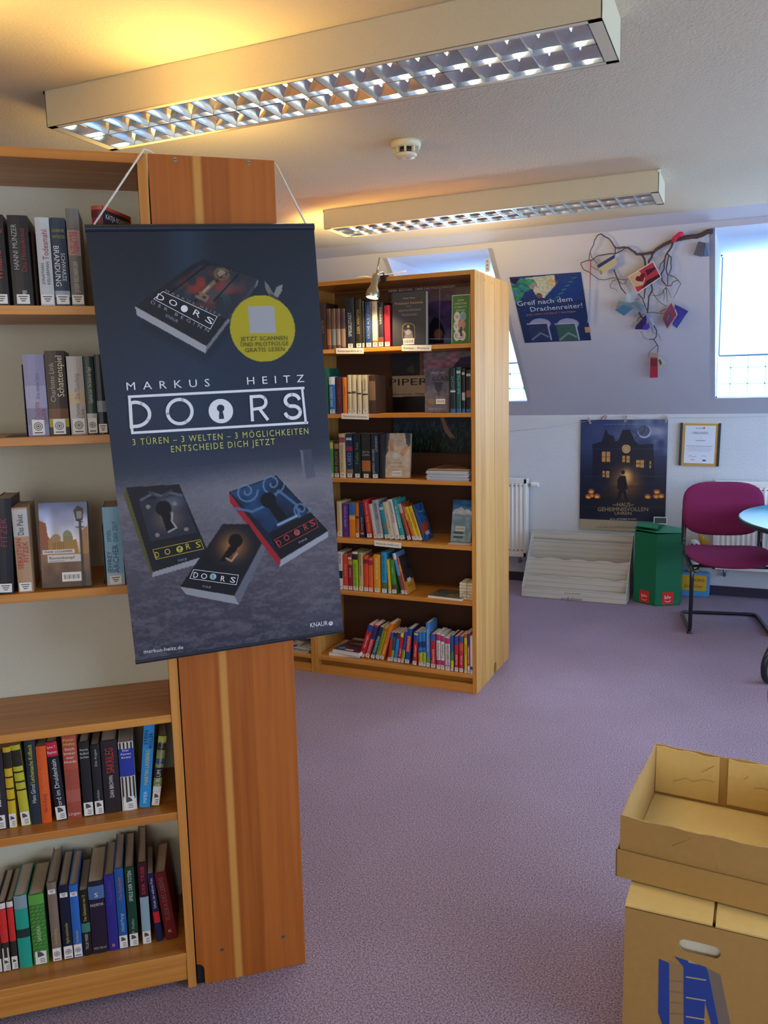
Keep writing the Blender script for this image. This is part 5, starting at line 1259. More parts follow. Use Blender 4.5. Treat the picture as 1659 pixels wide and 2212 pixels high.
shelf_row(FA, 1.415, 'second shelf, near bookcase', G('second shelf of the near bookcase'), 'target', 0.13, [
 (62, 108, 46, 766, '#8C88A8', 'lilac sky patterned novel beside the black bookend', dict(bands=[(0.35, 0.62, '#9E9CB8'), (0.14, 0.34, '#7E7C98')], texts=[('Charlotte', 0.20, 0.42, '#9A4A5C', ('u', 0.26, 0.0)), ('Link', 0.20, 0.34, '#9A4A5C', ('u', 0.26, 0.28)), ('Die letzte Spur', 0.46, 0.78, '#6A6886', ('u', 0.16, 0.1))])),
 (109, 152, 94, 758, '#33221C', 'thick dark brown novel with yellow foot and cream title', dict(bands=[(0.10, 0.20, '#A09428'), (0.20, 0.32, '#6A3C20')], texts=[('Schattenspiel', 0.46, 0.94, '#D8D2B0', ('u', 0.34, 0.2)), ('Charlotte Link', 0.40, 0.86, '#A8A88C', ('u', 0.26, -0.2))])),
 (155, 190, 139, 770, '#B9B4B4', 'pale grey and beige novel', dict(bands=[(0.38, 0.55, '#C8B294')], texts=[('Die Täuschung', 0.46, 0.78, '#8A7A70', ('u', 0.28, 0.05)), ('Charlotte', 0.22, 0.40, '#6A6462', ('u', 0.24, 0.0)), ('Link', 0.22, 0.34, '#7E5A50', ('u', 0.24, 0.28))])),
 (191, 213, 176, 770, '#29403C', 'slim dark green novel', dict(bands=[(0.20, 0.27, '#B8C0C0')], texts=[('Charlotte Link  Die Sünde der Engel', 0.40, 0.86, '#C0C4B4', ('u', 0.4, 0))])),
 (214, 234, 203, 766, '#20252E', 'black and silver novel half behind the banner', dict(bands=[(0.28, 0.42, '#7E8A90')], st='plain')),
], inset=0.028)
shelf_row(FA, 1.062, 'third shelf, near bookcase', G('third shelf of the near bookcase'), 'plain', 0.135, [
 (-4, 31, -12, 1079, '#181A26', 'glossy black thriller at the left edge', dict(texts=[('FITZEK', 0.5, 0.8, '#8A2C48', ('u', 0.4, 0))])),
 (32, 65, 19, 1098, '#B08C6C', 'tan thriller with red and black lettering', dict(bands=[(0.66, 0.98, '#B8B6B4')], texts=[('SEBASTIAN', 0.28, 0.64, '#B03038', ('u', 0.34, -0.18)), ('FITZEK', 0.36, 0.60, '#B03038', ('u', 0.34, 0.22)), ('Das Paket', 0.68, 0.92, '#2A2A2C', ('u', 0.40, 0.0))])),
 (232, 271, 212, 1097, '#7FB0CC', 'pale blue novel with grey lettering half behind the banner', dict(bands=[(0.0, 0.15, '#A8BCC8')], texts=[('JEFFREY', 0.16, 0.44, '#3A5468', ('u', 0.26, -0.26)), ('ARCHER', 0.16, 0.52, '#3A5468', ('u', 0.32, 0.08)), ('SPIEL', 0.56, 0.72, '#3A6A88', ('u', 0.2, -0.22)), ('DER ZEIT', 0.56, 0.82, '#3A6A88', ('u', 0.24, 0.14))])),
], inset=0.012)
# two more things on this shelf and the one above: folded sheet-metal bookends
def bookend(label, FR, x, y, zs, hgt, yl=0.05, foot=0.045):
    u = on_frame(FR, x, y, yl)[0]; t = thing('bookend', label, 'bookend', FR @ Matrix.Translation((u, yl, zs+0.0004)))
    MB().prism([(0, 0), (0.10, 0), (0.09, hgt), (0.01, hgt)], -0.0012, 0.0, 'yz').build('upright_plate', M_black, t)
    MB().box(-foot, 0, 0, -0.0012, 0.10, 0.0012).build('foot_plate', M_black, t)
bookend('black metal bookend left of the lilac novel on the second shelf', FA, 58, 930, 1.415, 0.16, 0.034)
bookend('black metal bookend left of the pale blue novel on the third shelf', FA, 229, 1255, 1.062, 0.14, 0.03, 0.006)

shelf_row(FA, 0.480, 'fifth shelf, near bookcase', G('fifth shelf of the near bookcase'), 'sail', 0.13, [
 (-18, 20, -40, 1628, '#2A2630', 'dark thriller with white lettering, cut by the left edge,', dict(texts=[('BESTSELLER', 0.30, 0.62, '#D8D4CC', ('u', 0.4, 0))])),
 (21, 38, -2, 1617, '#C9A81E', 'slim yellow crime novel, left of its pale yellow twin,', dict(bands=[(0.74, 0.94, '#2A2618'), (0.62, 0.64, '#2A2618'), (0.48, 0.50, '#2A2618'), (0.34, 0.36, '#2A2618')])),
 (41, 62, 15, 1613, '#B8B030', 'lime yellow crime novel with black title box', dict(bands=[(0.74, 0.94, '#26241A'), (0.66, 0.68, '#26241A'), (0.54, 0.56, '#26241A'), (0.44, 0.46, '#26241A')])),
 (65, 88, 41, 1602, '#22303A', 'dark slate book with yellow and white title', dict(st=None, texts=[('Hans Girod', 0.26, 0.48, '#D0D4D0', ('u', 0.40, 0)), ('Leichensache Kollbeck', 0.50, 0.95, '#C8C44A', ('u', 0.40, 0))])),
 (91, 113, 69, 1615, '#D85A1E', 'bright orange paperback', dict(st=None, texts=[('Die Heimkehr', 0.40, 0.72, '#E87A3A', ('u', 0.40, 0)), ('Harry Kemp', 0.14, 0.38, '#8A3A4A', ('u', 0.36, 0))])),
 (119, 143, 94, 1606, '#181A24', 'black thriller with red head and white title', dict(bands=[(0.82, 1.0, '#C41E36')], texts=[('Sylvia T.', 0.92, 0.96, '#F0D8D8', 'h'), ('Raymon', 0.85, 0.90, '#F0D8D8', 'h'), ('Mord im Druidenhain', 0.14, 0.78, '#DCDCDC', ('u', 0.44, 0))])),
 (147, 178, 124, 1592, '#9E4A3A', 'faded red-brown novel with cream title', dict(st=None, bands=[(0.60, 0.98, '#B0503A'), (0.2, 0.35, '#A85A4C')], texts=[('Peter', 0.93, 0.97, '#E0C86A', 'h'), ('Hahn', 0.88, 0.92, '#E0C86A', 'h'), ('Stich', 0.82, 0.86, '#E8E0DC', 'h'), ('Immer', 0.77, 0.81, '#E8E0DC', 'h'), ('war', 0.72, 0.76, '#E8E0DC', 'h'), ('Hunde', 0.67, 0.71, '#E8E0DC', 'h'), ('Lingen', 0.04, 0.09, '#E0D0D0', 'h')])),
 (182, 204, 166, 1605, '#1E2024', 'black thriller with small white title left of the thinner one', dict(texts=[('Patrick', 0.88, 0.92, '#D0D0CC', 'h'), ('Redford', 0.83, 0.87, '#D0D0CC', 'h'), ('Der Parfum', 0.78, 0.82, '#D0D0CC', 'h')])),
 (206, 226, 193, 1611, '#202226', 'thinner black thriller between two thicker black ones', dict(texts=[('Die Augen', 0.70, 0.94, '#B8B8B4', ('u', 0.26, 0)), ('Die Parfum', 0.18, 0.36, '#B8B8B4', ('u', 0.26, 0))])),
 (228, 263, 214, 1603, '#2A2226', 'thick charcoal thriller with red rough title', dict(st=None, texts=[('SAKRILEG', 0.56, 0.90, '#B03A3C', ('u', 0.50, 0.0)), ('DAN BROWN', 0.22, 0.52, '#D8D4D0', ('u', 0.26, 0))])),
 (265, 297, 256, 1605, '#D8D4CC', 'thick black and white striped crime collection with blue panel', dict(bands=[(0.50, 0.90, '#27389A')], texts=[('Der', 0.86, 0.90, '#F0F0F0', 'h'), ('Ferien', 0.81, 0.85, '#F0F0F0', 'h'), ('Krimi', 0.76, 0.80, '#F0F0F0', 'h')], face=lambda r, t, h, d: stripes(r, t, h))),
 (301, 325, 311, 1568, '#2A8CD0', 'bright sky blue tall thriller leaning right', dict(st=None, texts=[('STEIN', 0.76, 0.93, '#16243A', ('u', 0.34, -0.22)), ('ROLLER', 0.72, 0.90, '#16243A', ('u', 0.34, 0.22)), ('MARTIN LASSBERG', 0.28, 0.70, '#D8C43A', ('u', 0.34, 0)), ('PIPER', 0.06, 0.20, '#B8E0F4', ('u', 0.34, 0))])),
 (327, 345, 343, 1593, '#7E8E4C', 'patchwork green and black novel leaning at the right end', dict(bands=[(0.92, 1.0, '#A8BC54'), (0.80, 0.90, '#22262A'), (0.6, 0.68, '#2E4A6A'), (0.40, 0.55, '#22262A'), (0.20, 0.28, '#D8DCDC')], texts=[('JILL BLUM', 0.22, 0.52, '#E0E4E4', ('u', 0.5, 0)), ('Vorsätzlicher Irrtum', 0.55, 0.96, '#E0E4E4', ('u', 0.4, 0))])),
], inset=0.048)
shelf_row(FA, 0.098, 'bottom shelf, near bookcase', G('bottom shelf of the near bookcase'), 'sail', 0.15, [
 (-16, 7, -36, 1957, '#3A3030', 'striped dark book with red band, cut by the left edge,', dict(bands=[(0.40, 0.90, '#C42A2A')])),
 (8, 25, -5, 1952, '#2E2828', 'striped book with red band, second from the left', dict(bands=[(0.42, 0.90, '#D02E2C'), (0.91, 0.99, '#D8D0CC')], texts=[('||', 0.04, 0.40, '#CFC8C0', ('h'))])),
 (27, 41, 13, 1948, '#2E2828', 'striped book with red band, left of the teal one', dict(bands=[(0.42, 0.90, '#D02E2C'), (0.91, 0.99, '#D8D0CC')])),
 (43, 71, 30, 1938, '#1F9A86', 'turquoise book with grey head and dark middle band', dict(st=None, bands=[(0.82, 1.0, '#8296A0'), (0.42, 0.54, '#1E3230')])),
 (74, 107, 60, 1936, '#3E7A34', 'thick leafy green book with woven print', dict(bands=[(0.86, 1.0, '#5A9E44')], texts=[('SANDRA', 0.34, 0.56, '#B8D0A8', ('u', 0.28, 0))], face=lambda r, t, h, d: weave(r, t, h))),
 (115, 135, 99, 1909, '#7E6C60', 'taupe hardback', dict(st='target', hard=True, d=0.17, top_label=True, texts=[('Verblendung', 0.22, 0.42, '#C0A860', ('u', 0.34, 0))])),
 (139, 160, 126, 1916, '#141C34', 'midnight navy hardback with gold title', dict(st='target', hard=True, d=0.17, top_label=True, texts=[('Agatha entschwunden', 0.22, 0.50, '#B8A450', ('u', 0.34, 0))])),
 (161, 180, 148, 1914, '#2C64B4', 'plain mid-blue hardback with small square label', dict(st='target', hard=True, d=0.17, top_label=True, texts=[('Verblendet', 0.20, 0.38, '#B8B480', ('u', 0.3, 0))])),
 (181, 200, 171, 1926, '#17181A', 'black book with yellow title and teal picture', dict(st=None, d=0.15, bands=[(0.36, 0.50, '#3E7A70')], texts=[('Das Geheimnis von 12', 0.54, 0.94, '#C0B44A', ('u', 0.36, 0)), ('TILLIE MEIER', 0.10, 0.34, '#B8B8B0', ('u', 0.34, 0))])),
 (201, 235, 190, 1908, '#231A30', 'wide dark purple novel with icy emblem', dict(st=None, d=0.17, bands=[(0.76, 0.94, '#4A6A9A')], texts=[('INQUISITOR', 0.66, 0.71, '#C8C8D0', 'h'), ('S', 0.78, 0.86, '#D0DCE8', 'h'), ('PIPER VERLAG', 0.06, 0.10, '#B0A890', 'h')])),
 (236, 258, 225, 1893, '#2E2A86', 'violet-blue hardback', dict(st=None, hard=True, d=0.17, texts=[('DAS GLASHAUS', 0.62, 0.92, '#4A48A8', ('u', 0.4, 0)), ('B', 0.05, 0.10, '#D88A98', 'h')])),
 (259, 278, 249, 1878, '#20589A', 'steel blue hardback with orange title', dict(hard=True, d=0.18, texts=[('Die Rückkehr', 0.62, 0.90, '#B86A58', ('u', 0.38, 0)), ('Harald Parigi', 0.22, 0.44, '#A0C4E0', ('u', 0.38, 0))])),
 (281, 301, 268, 1876, '#12402E', 'bottle green hardback with white title', dict(hard=True, d=0.18, texts=[('SPIELE DER TOTEN', 0.58, 0.96, '#D0DCD0', ('u', 0.40, 0)), ('P. Pieller', 0.18, 0.36, '#A0B0A4', ('u', 0.3, 0))])),
 (309, 328, 295, 1866, '#3A1220', 'dark red over ice-white hardback', dict(hard=True, d=0.19, bands=[(0.0, 0.58, '#8FA8B8')], texts=[('DER TRIEB', 0.62, 0.96, '#C03440', ('u', 0.40, 0))])),
 (334, 348, 321, 1890, '#1C1E4E', 'slim navy book with red patch', dict(d=0.14, st=None, bands=[(0.28, 0.44, '#C42436')], texts=[('Schule der wahren Frau', 0.50, 0.94, '#C8C8D8', ('u', 0.44, 0))], lean=-4)),
 (360, 384, 331, 1890, '#6A141E', 'dark crimson hardback leaning left at the end', dict(st=None, hard=True, d=0.15, yaw=-4, texts=[('RUSSKA DES LEBENS', 0.30, 0.94, '#8A5A50', ('u', 0.44, 0)), ('K', 0.10, 0.16, '#D8B898', 'h')], lean=-6)),
], inset=0.066)
# cover facing out on the third shelf of the near case
def face_book(label, FR, x0, x1, ybl, ytp, yl, zs, t, cvs, group, lean=-8, yaw=0, texts=(), barcode=None, edge='#C8C2B4', cover='#6A5A50', w=None, h=None, sidelabel=None):
    """book turned to show its front cover, leaning back"""
    u0 = on_frame(FR, x0, ybl, yl)[0]; u1 = on_frame(FR, x1, ybl, yl)[0]
    w = w or (u1-u0); zt = on_frame(FR, (x0+x1)/2, ytp, yl+0.02)[1]; h = h or (zt-zs)/math.cos(math.radians(lean))
    F = FR @ Matrix.Translation(((u0+u1)/2, yl, zs+0.0006+t*math.sin(math.radians(abs(lean)))+0.0004)) @ Matrix.Rotation(math.radians(yaw), 4, 'Z') @ Matrix.Rotation(math.radians(lean), 4, 'X')
    root = thing('book', label, 'book', F, group)
    q = MB(); q.box(-w/2, 0.0006, 0, w/2, 0.002, h); q.box(-w/2, t-0.0016, 0, w/2, t, h); q.box(-w/2, 0.0006, 0, -w/2+0.0018, t, h); q.build('cover', cov(cover), root)
    MB().box(-w/2+0.002, 0.0021, 0.001, w/2-0.001, t-0.0017, h-0.001).build('pages', mat('page_'+edge, edge, 0.85), root)
    print_sheet('cover_print', cvs, w, h, root, print_mat('book_print', 0.45), z0=0, thick=0.0006)
    for s, cx, cz, tw, th, c, *m in texts:
        mb = MB(); text_fit(mb, s, (cx-0.5)*w, (1-cz)*h, tw*w, th*h, (m[0] if m else 'h'), y=-0.0008, keep=False); mb.build('lettering', ink(c), root, recalc=False)
    if barcode:
        bx, bz = (barcode[0]-0.5)*w, (1-barcode[1])*h; bw_ = barcode[2]*w; q = MB(); q.box(bx-bw_/2, -0.0006, bz-bw_*0.25, bx+bw_/2, -0.0001, bz+bw_*0.25, 0)
        for k in range(11):
            x = bx-bw_*0.38+bw_*0.076*k; ww = bw_*(0.02+0.02*(k % 3 == 0)); q.add([(x, -0.0009, bz-bw_*0.12), (x+ww, -0.0009, bz-bw_*0.12), (x+ww, -0.0009, bz+bw_*0.12), (x, -0.0009, bz+bw_*0.12)], [(0, 1, 2, 3)], 1)
        q.build('barcode_sticker', [M_lab, M_ink], root, recalc=False)
    return root
cvs = Canvas(84, 130, '#8A8EA4'); cvs.grad([(0, '#5E6A94'), (0.2, '#A8B0D0'), (0.45, '#D8D0D0'), (0.60, '#C8A880'), (0.61, '#7E5A3C'), (1, '#48301F')]); cvs.tone(cvs.noise(6, 9), 0.4)
cvs.poly([(0, 0.20), (0.14, 0.24), (0.16, 0.38), (0.22, 0.44), (0.22, 0.60), (0, 0.60)], '#8A4826'); cvs.poly([(0.16, 0.44), (0.3, 0.38), (0.45, 0.46), (0.75, 0.44), (0.80, 0.62), (0.16, 0.62)], '#A47430')
cvs.ell(0.57, 0.40, 0.10, 0.07, '#7E8668'); cvs.rect(0.47, 0.40, 0.68, 0.46, '#8A7A4C'); cvs.ell(0.33, 0.42, 0.10, 0.05, '#9A7A50')
for k in range(6): cvs.rect(0.27+0.04*k, 0.47, 0.285+0.04*k, 0.56, '#5A4426')
cvs.poly([(0.82, 0.36), (1, 0.28), (1, 0.62), (0.84, 0.62)], '#A87440')
cvs.line([(0.84, 0.20), (0.86, 0.98)], 0.05, '#16131C'); cvs.line([(0.86, 0.85), (0.86, 0.98)], 0.09, '#16131C'); cvs.poly([(0.72, 0.10), (0.81, 0.04), (0.93, 0.08), (0.90, 0.22), (0.76, 0.22)], '#1E1C26'); cvs.rect(0.78, 0.11, 0.88, 0.20, '#A8A4A0', 0.8); cvs.line([(0.76, 0.30), (0.92, 0.30)], 0.02, '#221E28'); cvs.line([(0.77, 0.22), (0.90, 0.24)], 0.02, '#221E28')
cvs.rect(0.04, 0.555, 0.70, 0.60, '#D8D4D0'); cvs.rect(0.14, 0.62, 0.82, 0.70, '#CFC8C4')
face_book('novel showing its front cover, old town and street lamp, third shelf, near bookcase', FA, 90, 197, 1268, 1088, 0.022, 1.062, 0.017, cvs, None, lean=-7, yaw=-7, cover='#5A4436', edge='#B8B6A4',
          texts=[('FRANK GOLDAMMER', 0.37, 0.577, 0.58, 0.026, '#2A2624'), ('Revierkampf', 0.44, 0.652, 0.52, 0.032, '#5A3A44'), ('Ein Dresden-Krimi', 0.34, 0.687, 0.3, 0.012, '#5A3A44')], barcode=(0.62, 0.88, 0.40))

# ---------------------------------------------------------------- far bookcase
WF = 'of the far bookcase'
def WC(s): return s+' shelf, far bookcase'
shelf_row(FC, 1.711, WC('top'), G('top shelf of the far bookcase'), 'plain', 0.14, [
 (690, 706, 690, 655, '#3E2A26', 'brown-black tall novel at the banner edge', dict(st=None, texts=[('Dark', 0.3, 0.7, '#8A7A70', ('u', 0.4, 0))])),
 (707, 716, 706, 667, '#6E4434', 'reddish brown patterned fantasy volume, first of the four alike,', dict(st=None, bands=[(0.1, 0.5, '#A8684A'), (0.5, 0.9, '#5A3A38')])),
 (717, 726, 716, 667, '#5A5254', 'silver and brown patterned fantasy volume, second of the four alike,', dict(st=None, bands=[(0.1, 0.5, '#7E8688'), (0.5, 0.9, '#6E5248')])),
 (727, 736, 726, 667, '#6A4C44', 'silver and brown patterned fantasy volume, third of the four alike,', dict(st=None, bands=[(0.1, 0.5, '#98887E'), (0.5, 0.9, '#6A4A48')])),
 (737, 747, 736, 667, '#5C4440', 'darker brown patterned fantasy volume, last of the four alike,', dict(st=None, bands=[(0.05, 0.5, '#9A7A68'), (0.5, 0.95, '#4A3A40')])),
 (748, 767, 747, 645, '#1E2434', 'tall dark navy novel with pale upright title', dict(texts=[('SPIEGELSTADT', 0.24, 0.72, '#B8C0CC', ('u', 0.38, 0))])),
 (769, 782, 768, 647, '#2A2620', 'tall black-brown novel with gold title', dict(texts=[('DER WINTER', 0.30, 0.80, '#9A8A50', ('u', 0.46, 0))])),
 (783, 788, 783, 650, '#2A2A2C', 'very thin black book beside the blue one', {}),
 (790, 804, 789, 652, '#263E6E', 'royal blue fantasy novel', dict(texts=[('KRONE AUS STERN', 0.20, 0.92, '#7E90B0', ('u', 0.40, 0))])),
 (805, 816, 804, 651, '#CDBFA4', 'cream novel with orange foot', dict(bands=[(0.0, 0.15, '#D0702E')], texts=[('Lied', 0.7, 0.9, '#A89A80', ('u', 0.4, 0))])),
 (818, 829, 817, 652, '#2A2430', 'dark plum novel beside the red one', dict(bands=[(0.10, 0.22, '#7A4030')], texts=[('VAMPIRE', 0.50, 0.88, '#B0A8B0', ('u', 0.45, 0))])),
 (831, 843, 830, 660, '#C8283A', 'bright red slim novel', dict(texts=[('Wilde Schwestern', 0.40, 0.90, '#8A2028', ('u', 0.4, 0))])),
], inset=0.004)
cvs = Canvas(70, 96, '#33343E'); cvs.tone(cvs.noise(20, 20), 0.08); cvs.ell(0.48, 0.66, 0.19, 0.08, '#8E8468'); cvs.ell(0.48, 0.665, 0.17, 0.07, '#26252E'); cvs.rect(0.29, 0.67, 0.67, 0.90, '#8E8468'); cvs.rect(0.305, 0.67, 0.655, 0.895, '#26252E')
cvs.ell(0.48, 0.645, 0.04, 0.03, '#B8A050'); cvs.poly([(0.34, 0.89), (0.38, 0.78), (0.33, 0.70), (0.42, 0.73), (0.50, 0.70), (0.60, 0.74), (0.62, 0.89)], '#7E7A80'); cvs.ell(0.48, 0.75, 0.08, 0.05, '#A8A4A8')
face_book('charcoal fantasy novel showing its cover with gold title top shelf, far bookcase', FC, 848, 920, 746, 632, 0.004, 1.711, 0.034, cvs, None, lean=-2, cover='#2A2B33', edge='#B8AC98',
          texts=[('Walter Moers', 0.50, 0.115, 0.38, 0.034, '#A89C8A'), ('Prinzessin Insomnia', 0.50, 0.205, 0.84, 0.048, '#C09A4A'), ('& der', 0.50, 0.27, 0.14, 0.02, '#A89C8A'), ('alptraumfarbene', 0.52, 0.335, 0.66, 0.05, '#8E8A8C'), ('Nachtmahr', 0.52, 0.42, 0.46, 0.05, '#8E8A8C')], barcode=(0.49, 0.925, 0.33))
cvs = Canvas(60, 100, '#3E7A3A'); cvs.rect(0, 0, 0.02, 1, '#D8D4C8'); cvs.rect(0.98, 0, 1, 1, '#D8D4C8'); cvs.rect(0, 0, 1, 0.012, '#D8D4C8')
for cx_, cy_, c in ((0.30, 0.45, '#E0D6C8'), (0.62, 0.45, '#8AB0B8'), (0.28, 0.64, '#E0D6C8'), (0.30, 0.84, '#E0D6C8'), (0.62, 0.84, '#E0D6C8')): cvs.ell(cx_, cy_, 0.17, 0.105, c)
cvs.ell(0.56, 0.62, 0.21, 0.10, '#C8907E'); cvs.rect(0.48, 0.66, 0.58, 0.86, '#3A3430')
face_book('green novel with round letters showing its cover top shelf, far bookcase', FC, 975, 1014, 741, 638, 0.03, 1.711, 0.018, cvs, None, lean=-4, cover='#3A6E36', edge='#CFC6B0',
          texts=[('JULIAN,', 0.5, 0.11, 0.36, 0.04, '#D8D8B8'), ('CHRISTOPHER', 0.5, 0.18, 0.66, 0.035, '#D8D8B8'), ('& CHARLOTTE', 0.5, 0.25, 0.64, 0.035, '#D8D8B8'), ('ERZÄHLEN', 0.5, 0.32, 0.5, 0.035, '#D8D8B8'), ('W', 0.30, 0.45, 0.18, 0.08, '#A83A38'), ('U', 0.62, 0.45, 0.12, 0.08, '#3A6A8A'), ('N', 0.24, 0.64, 0.12, 0.08, '#3A8A5A'), ('E', 0.28, 0.84, 0.12, 0.08, '#3A5A9A'), ('R', 0.64, 0.84, 0.12, 0.08, '#B03A34')], barcode=(0.50, 0.89, 0.34))
shelf_row(FC, 1.387, WC('second'), G('second shelf of the far bookcase'), 'plain', 0.13, [
 (699, 710, 697, 796, '#1E5A48', 'dark green tall novel at the banner edge', dict(st=None)),
 (712, 725, 711, 813, '#2E6AB0', 'mid-blue historical novel', dict(bands=[(0.78, 0.98, '#D0D4D8')], texts=[('DIANA GABALDON', 0.20, 0.72, '#D0D8E0', ('u', 0.40, -0.1))])),
 (727, 739, 726, 815, '#4E2A34', 'maroon historical novel', dict(st=None, texts=[('Lola Rot', 0.2, 0.8, '#7A5058', ('u', 0.4, 0))])),
 (741, 750, 740, 815, '#D8782A', 'orange historical novel', dict(st=None, texts=[('Taylor', 0.4, 0.85, '#8A4420', ('u', 0.45, 0))])),
 (752, 760, 751, 810, '#D0C4A4', 'cream spined volume, first of the four alike,', dict(bands=[(0.0, 0.45, '#C8BA98'), (0.52, 0.56, '#3A2A24')])),
 (761, 770, 760, 810, '#CFC2A2', 'cream spined volume, second of the four alike,', dict(bands=[(0.52, 0.58, '#6A5030')])),
 (773, 781, 772, 810, '#D2C6A8', 'cream spined volume, third of the four alike,', dict(bands=[(0.50, 0.54, '#3A2A24')])),
 (784, 795, 783, 810, '#D0C4A6', 'cream spined volume, last of the four alike,', dict(bands=[(0.48, 0.52, '#2A2A34')], texts=[('Roman', 0.6, 0.9, '#7A5A40', ('u', 0.4, 0))])),
 (798, 812, 796, 811, '#4A3428', 'dark brown novel with a pale portrait patch', dict(st=None, bands=[(0.35, 0.85, '#8A6A50')])),
], inset=0.008)
cvs = Canvas(56, 100, '#5E5A68'); cvs.tone(cvs.noise(8, 12)*0.6+cvs.noise(24, 30)*0.4, 0.5); cvs.poly([(0.38, 0.32), (0.76, 0.32), (0.70, 0.48), (0.62, 0.54), (0.58, 0.66), (0.54, 0.54), (0.42, 0.46)], '#2E3440'); cvs.ell(0.25, 0.74, 0.14, 0.07, '#7E6A48', 0.9)
face_book('grey fantasy novel with a goblet showing its cover second shelf, far bookcase', FC, 917, 970, 889, 797, 0.06, 1.387, 0.022, cvs, None, lean=-3, yaw=-4, cover='#2E2E38', edge='#A89C8C',
          texts=[('PALAST AUS', 0.55, 0.10, 0.52, 0.05, '#C0AEB8'), ('GLAS', 0.62, 0.23, 0.66, 0.10, '#20222C'), ('SPIEGELWELT', 0.52, 0.92, 0.70, 0.05, '#9A98A0')], barcode=(0.66, 0.75, 0.38))
shelf_row(FC, 1.387, WC('second'), G('dark fantasy books at the right end of the second shelf'), None, 0.13, [
 (973, 984, 973, 795, '#1E2E36', 'black-teal fantasy volume with blue foot beside the goblet cover', dict(bands=[(0.0, 0.09, '#2A6AA8'), (0.46, 0.50, '#C8CCCC')], texts=[('LICHT', 0.5, 0.85, '#5A9A98', ('u', 0.5, 0))])),
 (986, 996, 986, 793, '#1C5A58', 'teal fantasy volume with white head label', dict(bands=[(0.0, 0.09, '#2A6AA8')], top_label=True, texts=[('Kalt und Tot', 0.42, 0.82, '#8AC0B8', ('u', 0.5, 0))])),
 (998, 1005, 998, 796, '#1E2026', 'slim black fantasy volume between teal and brown-black ones', dict(bands=[(0.0, 0.09, '#2A6AA8'), (0.28, 0.46, '#B0B4B8')], top_label=True)),
 (1007, 1018, 1007, 799, '#25222A', 'black fantasy volume with copper figure at the right end', dict(bands=[(0.0, 0.09, '#2A6AA8'), (0.36, 0.52, '#8A5A40')], top_label=True)),
], inset=0.03)
shelf_row(FC, 1.060, WC('third'), G('third shelf of the far bookcase'), 'plain', 0.13, [
 (711, 721, 710, 952, '#4A8A3A', 'grass green novel at the banner edge', dict(bands=[(0.78, 0.95, '#C0B060')])),
 (723, 733, 722, 952, '#2E2620', 'black novel with gold medallion', dict(bands=[(0.78, 0.92, '#9A7A40')], texts=[('DER FLUCH', 0.1, 0.7, '#A88A4A', ('u', 0.6, 0))])),
 (734, 747, 733, 937, '#CFC096', 'cream novel with ochre title', dict(bands=[(0.80, 0.92, '#9A4A44')], texts=[('RITTERIN VON NORDEN', 0.14, 0.76, '#8A7040', ('u', 0.40, 0))])),
 (749, 763, 748, 938, '#22365E', 'deep blue novel with crimson band', dict(bands=[(0.62, 0.72, '#A02A44'), (0.08, 0.2, '#8A6A50')], top_label=True, texts=[('LIED', 0.3, 0.58, '#7A9AC8', ('u', 0.5, 0))])),
 (765, 780, 764, 937, '#1A2A26', 'green-black novel', dict(texts=[('Tiefer See', 0.3, 0.8, '#7A8A60', ('u', 0.4, 0))])),
 (782, 801, 780, 937, '#2C2826', 'dark novel with a flame at its foot', dict(bands=[(0.16, 0.40, '#A8642C')], texts=[('ZEIT IN', 0.56, 0.62, '#B0A89A', 'h'), ('FLAMMEN', 0.50, 0.55, '#B0A89A', 'h')])),
 (803, 819, 801, 937, '#262A38', 'blue-black novel with two lines of pale capitals', dict(texts=[('JEFFREY ARCHER', 0.12, 0.66, '#A8B4C4', ('u', 0.30, -0.2)), ('LEGENDEN', 0.60, 0.94, '#A8B4C4', ('u', 0.30, 0.22))])),
 (821, 829, 815, 938, '#20202A', 'dark book leaning beside the cream cover', dict(st=None)),
], inset=0.028)
cvs = Canvas(60, 100, '#C8B49A'); cvs.grad([(0, '#B8A490'), (0.5, '#CDBBA2'), (1, '#C0AC90')]); cvs.poly([(0, 0), (0.14, 0), (0.10, 0.4), (0, 0.5)], '#4A5058'); cvs.poly([(0.76, 0), (1, 0), (1, 0.25), (0.86, 0.35)], '#3E444E')
cvs.poly([(0.10, 0.15), (0.24, 0.25), (0.36, 0.40), (0.22, 0.42), (0.08, 0.35)], '#C8906C'); cvs.poly([(0.90, 0.25), (0.68, 0.34), (0.56, 0.48), (0.72, 0.52), (0.88, 0.40)], '#C8906C'); cvs.poly([(0.22, 0.52), (0.36, 0.42), (0.66, 0.50), (0.44, 0.60)], '#D8CCB8')
cvs.tone(cvs.noise(8, 12), 0.2)
face_book('cream novel with two hands holding a letter, cover outward, third shelf, far bookcase', FC, 833, 884, 1029, 938, 0.05, 1.060, 0.022, cvs, None, lean=-9, yaw=6, cover='#C0AA90', edge='#B8A890',
          texts=[('ROBERT', 0.5, 0.18, 0.5, 0.05, '#A88A70'), ('Remember', 0.42, 0.66, 0.56, 0.05, '#A8745A'), ('mein Herzen', 0.52, 0.745, 0.62, 0.05, '#A8745A')], barcode=(0.48, 0.90, 0.36))
